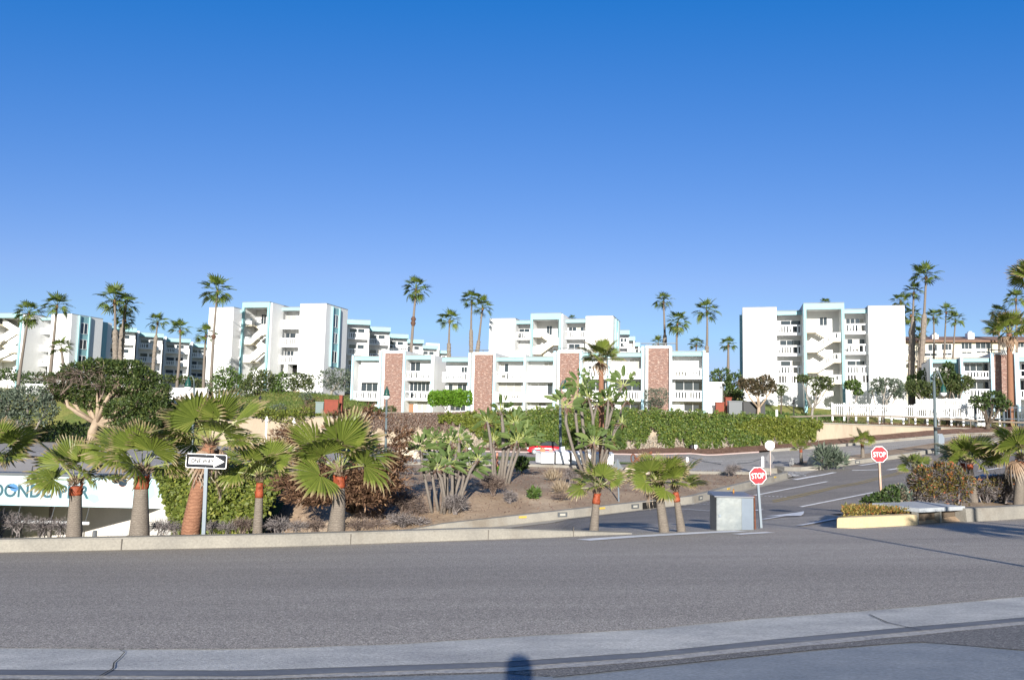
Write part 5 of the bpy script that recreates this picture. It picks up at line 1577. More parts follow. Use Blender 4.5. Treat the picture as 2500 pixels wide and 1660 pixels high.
S_('brownish green bush under the solid stairs', (632, 974), [(630, 932, 30, 30), (612, 946, 26, 24), (650, 928, 22, 22)], 109, 1900, .36, .2, G_OLIVE, group=BS, seed=68)
S_('narrow pale green bush before the garage opening', (684, 968), [(684, 934, 20, 26), (676, 948, 14, 16)], 110, 900, .34, .2, G_MID, group=BS, seed=69)
T_('small domed tree with a pale crooked trunk on the slope', (716, 966), [(735, 930, 28, 20), (752, 941, 16, 15), (716, 940, 14, 14)], 111, 1500, .3, .18, G_OLIVE, BARK, .16, name='domed_tree', seed=70)
T_('twin grey tree beside the left end of the brick and white row', (808, 957), [(798, 925, 20, 24), (832, 918, 24, 20), (820, 938, 24, 18), (846, 935, 12, 20)], 113, 1600, .3, .17, G_GREY, BARKG, .18, name='grey_tree', seed=71, extra=2)
S_('silvery round shrub on the grass slope, upper one', (748, 976), [(748, 967, 15, 9)], 105, 350, .2, .1, G_GREY, seed=72)
S_('silvery shrub on the grass slope, lower one', (684, 1003), [(682, 995, 18, 8)], 101, 350, .2, .1, G_GREY, seed=73)
S_('yellow green shrubs spilling over the left part of the beige wall', (690, 1040), [(655, 1010, 36, 12), (705, 1018, 34, 16), (742, 1008, 26, 14), (620, 1006, 24, 9)], 94.4, 1500, .28, .17, G_IVY2, seed=79, stems=False)
S_('reddish dry shrub beside the red block wall', (770, 1010), [(770, 990, 20, 20), (748, 1000, 18, 12), (795, 1000, 18, 12)], 99, 700, .2, .08, G_BROWN, seed=74)
S_('rounded bright green clipped hedge before the brick and white row', (1100, 1006), [(1062, 973, 15, 15.5), (1080, 971.5, 17, 17), (1100, 971, 18, 17.5), (1120, 971.5, 17, 17), (1138, 973, 15, 15.5)], 98.6, 5200, .30, .20, G_BRIGHT, name='hedge', seed=75, shell=.8)
S_('fan shaped clipped shrub with bare grey stems before the fourth brick panel', (1602, 1006), [(1602, 970, 29, 22), (1588, 962, 15, 15), (1616, 962, 15, 15), (1602, 985, 20, 12)], 96.6, 2400, .17, .08, G_GREY, seed=76, shell=.7)
S_('low round hedge at the foot of the first brick panel', (945, 1008), [(917, 1003, 16, 6), (950, 1000, 21, 8)], 98, 900, .17, .12, G_OLIVE, name='hedge', seed=77, stems=False)
S_('clipped block shaped shrub at the corner of the balconies', (1906, 964), [(1902, 950, 9, 9), (1912, 950, 9, 9), (1906, 956, 9, 8)], 101.2, 700, .2, .14, G_OLIVE, seed=78, shell=.75)

def surf_leaves(rng, n, X, Yf, Z, nrm, L, W, up=-.3, jit=.6, off=.10):
    P = np.stack([X, Yf - off * rng.random(n), Z], 1)
    N = np.array(nrm) + rng.normal(size=(n, 3)) * .5
    D = np.array([0, -.25, up]) + rng.normal(size=(n, 3)) * jit
    return leaf_quads(P, D, N, L * rng.uniform(.7, 1.3, n), W * rng.uniform(.7, 1.3, n))

# ivy hanging over the retaining wall
def wall_noise(x, z):
    return (np.sin(x * 1.7 + 1.3 * np.sin(z * 1.1)) + np.sin(x * .63 + 2.1) + .8 * np.sin(x * 3.9 + z * 2.7) + .5 * np.sin(x * 8.1 - z * 5)) / 3.3
def ivy_on_wall():
    rng = np.random.default_rng(80)
    n = 42000
    X = rng.uniform(-8.6, 37.4, n)
    top = zwall(X); bot = T(X, np.full(n, 94.6))
    v = rng.random(n) ** .85
    Z = top + .32 + .16 * np.sin(X * 2.3) + .12 * np.sin(X * 5.9 + 1) - v * (top - bot + .1)
    h = (Z - bot) / np.maximum(top - bot, .5)
    keep = h > (.19 + .40 * wall_noise(X * 1.9, Z * .3) * (X > 8)) * sstep((X - 6) / 8) + .10 * (rng.random(n) - .5)
    keep &= h > .86 - .86 * sstep((X + 8.0) / 8.5) + .05 * np.sin(X * 7)
    gap = np.exp(-((X - 17.2) / .9) ** 2) * (.62 + .12 * np.sin(Z * 6 + X * 5)) + np.exp(-((X - 22) / 2.5) ** 2) * .12
    keep &= h > gap + .04 * np.sin(X * 9)
    keep &= ~((X > 36.6) & (h < .8 - .2 * np.sin(Z * 7)))
    bulge = .25 + .35 * sstep((h - .1) / .5) + .22 * wall_noise(X * 1.3 + 2, Z * 1.7)
    q = surf_leaves(rng, n, X, 94.95 - bulge, Z, (0, -1, .45), .26, .2, off=.3)
    fresh = (X < 1.0 - .5 * np.sin(Z * 3)) | (X > 29 + 2 * np.sin(Z * 2)) | (rng.random(n) < .10)
    t = thing('ivy', 'thick green ivy hanging over the long retaining wall', 'ivy', (14, 94.5, -4))
    qobj('foliage', q[keep & ~fresh], G_IVY, t)
    qobj('fresh_foliage', q[keep & fresh], G_IVY2, t)
    # bare vine stems left on the lower wall
    n = 6500
    X = rng.uniform(-7, 37, n); bot = T(X, np.full(n, 94.6)); Z = bot + rng.random(n) ** 1.4 * np.where(X < 1, 3.2, 1.9)
    A = np.stack([X, 94.86 - .5 * rng.random(n) ** 2, Z], 1); B = A + np.stack([rng.normal(size=n) * .25, -rng.random(n) * .1, rng.uniform(.1, .7, n)], 1)
    qobj('bare_vines', ribbon_quads(A, B, np.full(n, .030), np.full(n, .014), rng), TWIGP, t)
ivy_on_wall()
def dead_vines():
    rng = np.random.default_rng(81); n = 9000
    X = rng.uniform(-19.5, -4.0, n); top = zwall(X)
    Z = top + .5 - rng.random(n) ** 1.3 * (1.9 + .35 * np.sin(X * 1.3) + .3 * np.sin(X * 4.1) + .5 * rng.random(n))
    q = surf_leaves(rng, n, X, np.full(n, 94.9), Z, (0, -1, .3), .24, .09, -.9, .4, .35)
    t = thing('dead_vines', 'dry brown and pink vines draped over the left part of the retaining wall', 'vines', (-12, 94.6, -3))
    k = rng.random(n) < .4
    qobj('dead_foliage', q[k], G_BROWN, t); qobj('bare_vines', q[~k], TWIGB, t)
dead_vines()

# ivy bank beside the tunnel wall
def ivy_bank():
    rng = np.random.default_rng(82)
    nu, nv = 34, 18
    V = np.zeros((nv + 1, nu + 1, 3))
    def pos(u, v):
        xl = 372 + 62 * v ** .8; xr = 700 - 95 * v ** 1.5
        px = xl + (xr - xl) * u
        py = 1142 - 16 * math.sin(u * 3.1) ** 2 * (1 - v) + (1302 - 1135) * v - (22 * u * v)
        Y = 44.6 - 6.4 * v - .8 * math.sin(v * 3.1) + .5 * math.sin(u * 9 + v * 4) + .35 * math.sin(u * 21 + v * 11) + 1.2 * u * (1 - v)
        return at(px, py, Y)
    for j in range(nv + 1):
        for i in range(nu + 1):
            V[j, i] = pos(i / nu, j / nv)
    t = thing('ivy_bank', 'mound of glossy yellow green ivy beside the white tunnel wall', 'ivy', tuple(V[-1, nu // 2]))
    back = V.copy(); back[..., 1] += 1.2; back[..., 2] -= .9
    idx = np.arange((nv + 1) * (nu + 1)).reshape(nv + 1, nu + 1)
    f = np.stack([idx[:-1, :-1], idx[1:, :-1], idx[1:, 1:], idx[:-1, 1:]], -1).reshape(-1, 4)
    k = (nv + 1) * (nu + 1)
    vv = np.concatenate([V.reshape(-1, 3), back.reshape(-1, 3)]) - np.array(t.location)
    ff = [tuple(q) for q in f] + [tuple(q[::-1] + k) for q in f]
    link('mound', mesh_of('mound', vv, ff), noisy('ivy_mound_core', (0.03, 0.055, 0.012), (0.05, 0.08, 0.018), 2.0), t, True)
    n = 17000
    P = np.zeros((n, 3)); N = np.zeros((n, 3))
    u, v = rng.random(n), rng.random(n)
    for i in range(n):
        a = pos(u[i], v[i]); P[i] = a
    P += rng.normal(size=(n, 3)) * .10
    N = np.array([0, -1, .8]) + rng.normal(size=(n, 3)) * .55
    D = np.array([.1, -.5, -.45]) + rng.normal(size=(n, 3)) * .6
    q = leaf_quads(P, D, N, .22 * rng.uniform(.6, 1.3, n), .17 * rng.uniform(.6, 1.3, n))
    qobj('foliage', q, G_IVY2, t)
ivy_bank()

# rusty brown cypress
def cypress():
    Y = 38.5
    spec = [(745, 1178, 62, 26), (830, 1160, 76, 30), (912, 1168, 68, 34), (952, 1128, 42, 30), (725, 1075, 36, 34), (965, 1075, 26, 30), (850, 1080, 75, 36), (880, 1206, 76, 26), (780, 1212, 66, 20), (760, 1120, 50, 24), (930, 1180, 50, 20), (870, 1020, 70, 22)]
    cl = np.array(px_clumps(spec, Y, 1.0))
    rng = np.random.default_rng(83)
    b0 = hit(870, 1238); root = Vector((b0.x, b0.y, b0.z))
    t = thing('cypress', 'low spreading cypress gone rusty brown, on the dirt behind the biggest fan palm', 'tree', root)
    n = 27000
    wts = cl[:, 3] * cl[:, 5]; wts[11] *= .25; wts[4] *= .5; wts[5] *= .5; wts[6] *= .6
    i = rng.choice(len(cl), n, p=wts / wts.sum())
    # sprays in flat layers: each leaf belongs to a branchlet
    nb = 1500
    bi = rng.choice(len(cl), nb, p=wts / wts.sum())
    d = unit_rows(rng.normal(size=(nb, 3)))
    S = cl[bi, :3] + d * cl[bi, 3:6] * rng.uniform(.3, .95, (nb, 1))
    out = S - np.array([root.x, root.y, root.z + 1.0]); out[:, 2] *= .35
    bd = unit_rows(unit_rows(out) + rng.normal(size=(nb, 3)) * np.array([.35, .35, .12]))
    j = rng.integers(0, nb, n); s = rng.random(n)
    P = S[j] + bd[j] * (s * .75)[:, None] + rng.normal(size=(n, 3)) * np.array([.08, .08, .035])
    D = bd[j] + rng.normal(size=(n, 3)) * .35 + np.array([0, 0, .12])
    N = np.array([0, 0, 1.0]) + rng.normal(size=(n, 3)) * .6
    qobj('foliage', leaf_quads(P, D, N, rng.uniform(.16, .34, n), rng.uniform(.05, .10, n)), G_RUST, t)
    m = MB()
    for c in cl:
        e = Vector(c[:3]); mid = root.lerp(e, .5) + Vector((0, 0, -.25))
        m.tube([root - Vector((0, 0, .3)), mid, e], [.13, .08, .03], 6)
    m.build('trunk', BARKD, t)
    A = S[:400]; B = A + bd[:400] * 1.1 + rng.normal(size=(400, 3)) * .1
    qobj('dead_twigs', ribbon_quads(A, B, np.full(400, .012), np.full(400, .005), rng), G_RUST, t)
cypress()

# dry shrubs
DK = 'dry shrubs along the near kerb'
def kerb_shrub(lab, spec, n, seed, mat=TWIG, off=1.0, w=.0045):
    b_, Y = planter(spec[0][0], off)
    dead_shrub(lab, px_clumps(spec, Y, 1.0), n, w, mat, DK, seed, b_)
kerb_shrub('grey twig tangle in the near left corner below the lettering', [(-5, 1275, 40, 34), (45, 1280, 38, 28)], 520, 91)
kerb_shrub('grey twig tangle against the left side of the second palm trunk', [(105, 1287, 42, 24), (150, 1288, 30, 24)], 480, 92)
kerb_shrub('pale grey twig tangle before the white tunnel wall', [(398, 1289, 36, 22), (430, 1292, 22, 18)], 420, 93)
kerb_shrub('dry grey shrub right of the one way sign post', [(520, 1288, 34, 18), (555, 1290, 28, 16)], 420, 94)
kerb_shrub('dry brownish shrub left of the slim palm', [(592, 1283, 30, 20)], 320, 95, TWIGB)
kerb_shrub('low dry shrub right of the slim palm', [(680, 1284, 38, 20), (725, 1287, 32, 16)], 460, 96)
kerb_shrub('low dry shrub left of the biggest palm trunk', [(770, 1286, 30, 18)], 300, 97, TWIGB)
kerb_shrub('low pinkish dry shrub right of the biggest palm trunk', [(875, 1284, 38, 20), (920, 1284, 34, 18)], 460, 98, TWIGB)
def dirt_shrub(lab, foot, spec, n, seed, mat=TWIG, w=.012, extra=None):
    h = hit(*foot)
    return dead_shrub(lab, px_clumps(spec, h.y, 1.0), n, w, mat, 'dry shrubs on the dirt bank', seed, h)
dirt_shrub('large twiggy shrub between the cypress and the leafy bird of paradise', (960, 1262), [(930, 1222, 50, 36), (985, 1228, 50, 36), (905, 1255, 40, 26), (1020, 1250, 30, 24)], 1300, 101, TWIGB)
dirt_shrub('pinkish twiggy shrub low at the front edge of the dirt', (1010, 1284), [(985, 1272, 42, 20), (1030, 1275, 26, 15)], 420, 102)
dirt_shrub('round grey shrub at the foot of the leafy bird of paradise', (1112, 1256), [(1112, 1232, 32, 25)], 620, 103)
dirt_shrub('round brownish shrub at the foot of the middle bird of paradise', (1210, 1212), [(1205, 1185, 34, 26)], 560, 104, TWIGB)
dirt_shrub('small grey shrub on open dirt, right of the brownish round one', (1245, 1230), [(1245, 1213, 18, 16)], 260, 105)
dirt_shrub('upright grey shrub near the white bins', (1395, 1180), [(1395, 1160, 17, 20)], 260, 106)
dirt_shrub('flat low shrub in the middle of the dirt', (1370, 1222), [(1370, 1213, 24, 8)], 180, 107, TWIGB)
dirt_shrub('dark grey shrub behind the cypress, left of the bird of paradise stems', (995, 1160), [(990, 1146, 24, 16), (1010, 1150, 14, 12)], 300, 108)
dirt_shrub('round grey shrub alone at the right end of the dirt', (1790, 1163), [(1792, 1146, 21, 13), (1780, 1152, 12, 10)], 420, 109)
h = hit(1303, 1216); shrub('shrub', 'small bright green plant alone on the dirt', h, px_clumps([(1303, 1205, 12, 12)], h.y), 160, .25, .12, G_MID, 'green plants on the dirt bank', 110)
h = hit(1350, 1173); shrub('grass_tuft', 'tan dry grass tuft near the white bins', h, px_clumps([(1350, 1166, 17, 11)], h.y), 420, .5, .035, G_TAN, 'grass tufts on the dirt bank', 111, 'grass', .1, False, 1.0)
h = hit(1374, 1205); shrub('grass_tuft', 'tan dry grass tuft left of the small kerb end palm', h, px_clumps([(1370, 1196, 18, 10)], h.y), 360, .45, .035, G_TAN, 'grass tufts on the dirt bank', 112, 'grass', .1, False, 1.0)
h = hit(1273, 1154); t = shrub('shrub', 'small dark round shrub on a thin stem by the bins', h, px_clumps([(1272, 1130, 14, 13)], h.y), 500, .3, .16, G_DARK, 'green plants on the dirt bank', 113)
h = hit(1218, 1160); shrub('shrub', 'yellow green sprouts among the middle bird of paradise stems', h, px_clumps([(1213, 1155, 9, 14)], h.y), 160, .35, .1, G_BRIGHT, 'green plants on the dirt bank', 114)
h = hit(2022, 1147); shrub('agave', 'spiky grey green agave clump on the traffic island', h, px_clumps([(2010, 1115, 16, 22), (2032, 1118, 18, 20), (2055, 1128, 12, 12)], h.y), 700, .75, .10, G_GREY, None, 115, 'plant', .2, False, .6)

# the corner bed at right
def bed(lab, spec, Y, nt, nl, seed, leaf, name='bougainvillea', tw=.009, topcut=.15, tmat=TWIG):
    cl = px_clumps(spec, Y, .9)
    rng = np.random.default_rng(seed)
    c = cl[0]; base = Vector((c[0], c[1], Tz(c[0], c[1])))
    t = thing(name, lab, 'bush', base, 'bushes in the corner bed')
    qobj('twigs', twig_mass(rng, cl, nt, tw, .4), tmat, t)
    q = cloud(rng, cl, nl, .075, .05, .72)
    z = np.array([k[2] for k in cl]).mean(); h_ = np.array([k[5] for k in cl]).mean()
    zz = q[:, 0, 2]
    keep = rng.random(len(q)) < np.clip((zz - z) / h_ * .9 + topcut + .25, .04, 1)
    qobj('foliage', q[keep], leaf, t)
bed('tall dense bush with orange and green top leaves right of the stop sign', [(2252, 1185, 32, 42), (2292, 1172, 40, 42), (2332, 1186, 34, 46), (2275, 1212, 50, 26), (2340, 1222, 26, 20)], 23.6, 1900, 9000, 121, G_ORANGE, topcut=.3)
bed('broad clipped bush of bare grey twigs with a thin leafy top at the right edge', [(2405, 1203, 30, 30), (2448, 1196, 44, 34), (2492, 1203, 34, 30)], 25.2, 3000, 4200, 122, G_ORANGE, topcut=-.25)
bed('grey green twiggy bush left of the tall orange one', [(2196, 1210, 20, 26), (2212, 1222, 16, 18)], 22.4, 520, 1100, 123, G_GREY, 'grey_shrub', .007, .2, G_TAN)
bed('small dark green bush at the foot of the stop sign', [(2148, 1222, 24, 17), (2120, 1230, 20, 15), (2176, 1208, 18, 20)], 21.6, 150, 2000, 124, G_DARK, 'green_shrub', .006, .6)
def iceplant():
    rng = np.random.default_rng(125); n = 3600
    xs = rng.uniform(7.75, 10.2, n); yy = np.array([float(np.interp(x, [q[0] for q in kp], [q[1] for q in kp])) for x in xs]) + .05 + rng.random(n) ** .8 * 1.5
    z = T(xs, yy) + rng.random(n) * .16 + .10 * np.exp(-((yy - 19.8) ** 2))
    k = xs > .42 * yy + .02; xs, yy, z = xs[k], yy[k], z[k]; n = len(xs)
    P = np.stack([xs, yy, z], 1)
    D = rng.normal(size=(n, 3)) * .7 + np.array([0, -.3, .6]); N = rng.normal(size=(n, 3)) + np.array([0, -.4, .5])
    o = qobj('ice_plant', leaf_quads(P, D, N, rng.uniform(.05, .11, n), rng.uniform(.018, .035, n)), G_ICE)
    tag(o, 'orange and green ice plant creeping over the yellow kerb', 'ground cover', None, 'stuff')
iceplant()

# ground cover on the slopes and the top of the wall
def cover(name, lab, x0, x1, y0, y1, n, L, W, leaf, seed, h=.15, fn=None):
    rng = np.random.default_rng(seed)
    X = rng.uniform(x0, x1, n); Y = rng.uniform(y0, y1, n)
    if fn is not None:
        k = fn(X, Y); X, Y = X[k], Y[k]; n = len(X)
    Z = T(X, Y) + rng.random(n) * h
    P = np.stack([X, Y, Z], 1)
    D = rng.normal(size=(n, 3)) * .6 + np.array([0, -.2, .7]); N = rng.normal(size=(n, 3)) * .6 + np.array([0, -.8, .5])
    o = qobj(name, leaf_quads(P, D, N, L * rng.uniform(.6, 1.3, n), W * rng.uniform(.6, 1.3, n)), leaf)
    tag(o, lab, 'ground cover', None, 'stuff')
cover('ground_cover', 'green and brown ground cover on the slope below the left block', -46, -17, 96, 112, 15000, .22, .10, G_IVY, 131)
cover('ground_cover', 'leafy ground cover on the mound below the right apartment block', 30, 43.5, 95.6, 103, 9000, .24, .12, G_MID, 132, .25)
cover('dry_grass', 'dry brown bark and grass above the beige wall at right', 36, 66, 95.5, 98, 5000, .28, .05, G_BROWN, 133, .25)
cover('ground_cover', 'green ivy creeping over the top of the wall at left', -30, -19.5, 94.4, 97, 3500, .24, .15, G_IVY2, 134, .35)
cover('dry_litter', 'scattered dead leaves and sticks on the dirt bank', -12, 19, 38.5, 66, 5000, .13, .04, G_BROWN, 135, .02, lambda x, y: (y > ykerb(x) + 1.5) & (y < 66))
cover('weeds', 'low weeds and dry grass in the planting strip along the kerb', -14, 2.4, 14.6, 18.6, 4200, .07, .008, G_TAN, 136, .01, lambda x, y: (y > ycrest(x) + .2) & (y < ycrest(x) + 1.6))
cover('bark_chips', 'loose bark chips in the mulch bed below the wall', -18, 70, 91.9, 94.8, 6000, .18, .08, G_BROWN, 137, .3)
# ------------------------------------------------------------------ tunnel under the upper road
TY = 48.0
def tunnel():
    t = thing('tunnel_entrance', 'white tunnel entrance with a pale blue painted lintel lettered in dark teal', 'tunnel', (-27, TY, -9.0))
    zt = at(200, 1163, TY).z; zb = at(200, 1237, TY).z
    m = MB(); m.box(-62, -20.4, TY, TY + .7, zb, zt)
    MUR = noisy('pale_blue_mural', (0.27, 0.42, 0.48), (0.37, 0.49, 0.53), 0.9, 0.8, 0, 8, 0, 8, (1, 1, 2.5), c3=(0.46, 0.54, 0.56), s3=0.35, t3=(0.45, 0.6))
    lin = m.build('lintel', MUR, t)
    m = MB(); m.box(-62, -20.2, TY - .12, TY + .8, zt, zt + .14); m.build('lintel_cap', GREYM, t)
    me = text_obj('lettering', 'REDONDO PIER', plain('dark_teal_paint', (0.02, 0.075, 0.10), 0.7), 6.9, .80, .02, .022)
    c = at(79, 1198, TY)
    v = np.empty(len(me.vertices) * 3); me.vertices.foreach_get('co', v); v = v.reshape(-1, 3) + np.array([c.x, TY - .002, c.z]) - np.array(t.location)
    me.vertices.foreach_set('co', v.reshape(-1)); me.update(); link('lettering', me, None, lin)
    def flat(name, pts, mat, off):
        k = [at(px, py, TY) for px, py in pts]
        m = MB(); m.prism([(p.x, p.z) for p in k], (0, TY - off, 0), (1, 0, 0), (0, 0, 1), (0, off - .001, 0))
        link(name, mesh_of(name, np.array(m.v) - np.array(t.location), m.f), mat, lin)
    BLU = plain('blue_mural_paint', (0.05, 0.16, 0.34), 0.7)
    PNK = plain('pink_mural_paint', (0.62, 0.42, 0.36), 0.7); GRN = plain('aqua_mural_paint', (0.25, 0.56, 0.50), 0.7)
    flat('painted_fish', [(18, 1190), (25, 1183), (33, 1180), (41, 1184), (46, 1193), (38, 1200), (28, 1197), (21, 1186)], BLU, .026)
    flat('painted_fish', [(103, 1178), (112, 1172), (124, 1173), (131, 1179), (122, 1183), (110, 1183)], BLU, .026)
    flat('painted_wave', [(205, 1216), (222, 1205), (238, 1209), (243, 1222), (230, 1229), (218, 1222)], GRN, .012)
    flat('painted_shell', [(258, 1203), (272, 1186), (292, 1182), (312, 1188), (318, 1200), (300, 1205), (280, 1207)], PNK, .012)
    flat('painted_wave', [(352, 1184), (366, 1178), (376, 1186), (378, 1208), (366, 1216), (358, 1204)], GRN, .012)
    # deck carrying the road above, side walls, back
    m = MB(); m.box(-62, -20.3, TY + .7, 72.5, -5.15, -4.62); m.build('deck', noisy('deck_underside', (0.42, 0.38, 0.33), (0.36, 0.33, 0.29), 0.5), t)
    path = [(-11.5, 36.2), (-14.7, 37.6), (-18.6, 44.1), (-21.1, 48.2), (-24.6, 52.2), (-32, 59.3), (-42, 64.4), (-60, 69)]
    top = [-6.9, -6.35, -5.35, -4.64, -5.16, -5.16, -5.16, -5.16]
    m = MB()
    for i in range(len(path) - 1):
        (x0, y0), (x1, y1) = path[i], path[i + 1]
        d = Vector((x1 - x0, y1 - y0, 0)).normalized(); s = Vector((-d.y, d.x, 0)) * -.35
        a0, a1 = top[i], top[i + 1]
        m.hexa([(x0, y0, -12), (x1, y1, -12), (x1 + s.x, y1 + s.y, -12), (x0 + s.x, y0 + s.y, -12), (x0, y0, a0), (x1, y1, a1), (x1 + s.x, y1 + s.y, a1), (x0 + s.x, y0 + s.y, a0)])
    m.build('side_wall', noisy('white_wall_paint', (0.74, 0.71, 0.66), (0.66, 0.63, 0.58), 0.4, 0.85, 0.1, 8, 0.03, 6), t)
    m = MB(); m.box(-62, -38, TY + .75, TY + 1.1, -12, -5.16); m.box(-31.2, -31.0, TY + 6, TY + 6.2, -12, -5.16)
    m.build('inner_pier', noisy('pier_concrete', (0.16, 0.14, 0.12), (0.12, 0.11, 0.10), .6), t)  # inner piers in a darker brownish concrete
    b_ = thing('clearance_bar', 'long white pipe hanging on chains under the lettered lintel', 'bar', tuple(at(130, 1270, TY - .6)))
    m = MB(); a, c = at(20, 1273, TY - .6), at(218, 1267, TY - .6); c.z = a.z
    m.tube([a, c], .10, 8); m.build('pipe', WHITEP, b_, True)
    for px in (40, 124, 209):
        q = at(px, 1268, TY - .6); m = MB(); m.tube([(q.x, q.y, a.z + .1), (q.x, q.y + .3, zb)], .02, 5); m.build('chain', GREYM, b_)
    for px, lab in ((78, 'left round black spotlight in front of the lettered lintel'), (284, 'right round black spotlight in front of the lettered lintel')):
        q = at(px, 1170, TY - .8)
        l = thing('spotlight', lab, 'lamp', tuple(q), 'spotlights over the lettering')
        m = MB(); m.lathe((q.x, q.y, q.z), [(.02, .32), (.12, .28), (.26, .12), (.28, 0), (.22, -.16), (.1, -.24)], 12); m.build('lamp_head', BLACKP, l, True)
        m = MB(); m.tube([(q.x, q.y, q.z + .3), (q.x - .1, q.y + .1, q.z + .75), (q.x - .5, TY - .05, zt + .1)], .035, 6); m.build('lamp_arm', BLACKP, l)
tunnel()
h = at(232, 1295, 46.0)
t = thing('bollard', 'small dark post in front of the white tunnel wall', 'post', tuple(h))
m = MB(); m.lathe((h.x, h.y, h.z - .8), [(.13, 0), (.13, .75), (.09, .8)], 10); m.build('post', GREYM, t)

# ------------------------------------------------------------------ signs
def octagon(r): return [(r * math.cos(math.radians(22.5 + 45 * k)), r * math.sin(math.radians(22.5 + 45 * k))) for k in range(8)]
RED = plain('stop_sign_red', (0.60, 0.025, 0.035), 0.35)
WHT = plain('sign_white', (0.80, 0.80, 0.80), 0.35)
def stop_sign(name, label, c, foot, wpx, polem, back=False, tilt=0.0, yaw=0.0):
    t = thing(name, label, 'sign', tuple(foot), 'stop signs at the junction')
    r = wpx / 2 * c.y / FPX / math.cos(math.radians(22.5))
    X = Vector((math.cos(yaw), math.sin(yaw), 0)); n = Vector((-math.sin(yaw), math.cos(yaw), 0))
    ax = (c - foot).normalized(); U = (Vector((0, 0, 1)) * math.cos(0) + X * (ax.dot(X))).normalized(); X = (X - U * X.dot(U)).normalized()
    m = MB(); m.prism(octagon(r), c, X, U, n * .006); pl = m.build('plate', WHT if not back else noisy('bare_sign_back', (0.74, 0.74, 0.72), (0.68, 0.68, 0.66), 3, 0.4), t)
    if not back:
        m = MB(); m.prism(octagon(r * .93), c - n * .004, X, U, n * .003)
        link('red_field', mesh_of('red_field', np.array(m.v) - np.array(foot), m.f), RED, pl)
        me = text_obj('lettering', 'STOP', WHT, r * 1.42, r * .60, .003, .014)
        v = np.empty(len(me.vertices) * 3); me.vertices.foreach_get('co', v); v = v.reshape(-1, 3)
        P = np.array([list(c - foot + X * a[0] + U * a[2] + n * (a[1] - .0045)) for a in v])
        me.vertices.foreach_set('co', P.reshape(-1)); me.update(); link('lettering', me, None, pl)
        for q in (.80, -.80):
            m = MB(); m.prism([(.012 * math.cos(k), .012 * math.sin(k)) for k in np.arange(0, 6.2, 1)], c + U * r * q - n * .008, X, U, n * .004); link('bolt', mesh_of('bolt', np.array(m.v) - np.array(foot), m.f), GALV, pl)
    m = MB(); w_ = .028; top = c + U * r * .8
    o = n * (.012 if not back else -.06)
    m.hexa([foot - X * w_ + o - Vector((0, 0, .4)), foot + X * w_ + o - Vector((0, 0, .4)), foot + X * w_ + o + n * .05 - Vector((0, 0, .4)), foot - X * w_ + o + n * .05 - Vector((0, 0, .4)),
            top - X * w_ + o, top + X * w_ + o, top + X * w_ + o + n * .05, top - X * w_ + o + n * .05])
    m.build('post', polem, t)
    return t, X, U, n
Y1 = 19.6
f1 = at(1863, 1288, Y1); f1.z = min(f1.z, Tz(f1.x, f1.y) + .0)
stop_sign('stop_sign', 'red stop sign on a leaning steel post right of the metal cabinet', at(1850.5, 1161, Y1), at(1862, 1286, Y1), 41, GALV, yaw=.05)
Y2 = 22.6
stop_sign('stop_sign', 'red stop sign on a rusty post in the bed beside the orange bush', at(2147, 1109, Y2), at(2153, 1212, Y2), 38.5, noisy('rusty_post', (0.36, 0.22, 0.15), (0.46, 0.36, 0.30), 6), yaw=-.02)
h3 = hit(1881, 1163)
t3, X3, U3, n3 = stop_sign('stop_sign', 'back of a white octagonal sign with a dark diamond sign below it', at(1879.5, 1087, h3.y), h3, 23, noisy('reddish_post', (0.40, 0.30, 0.26), (0.48, 0.42, 0.40), 5), back=True)
c = at(1881, 1119, h3.y); m = MB(); r = .42; m.prism([(0, r * 1.35), (r * .8, 0), (0, -r * 1.35), (-r * .8, 0)], c + n3 * .02, X3, U3, n3 * .006); m.build('diamond_plate', plain('dark_sign_back', (0.10, 0.10, 0.11), 0.5), t3)

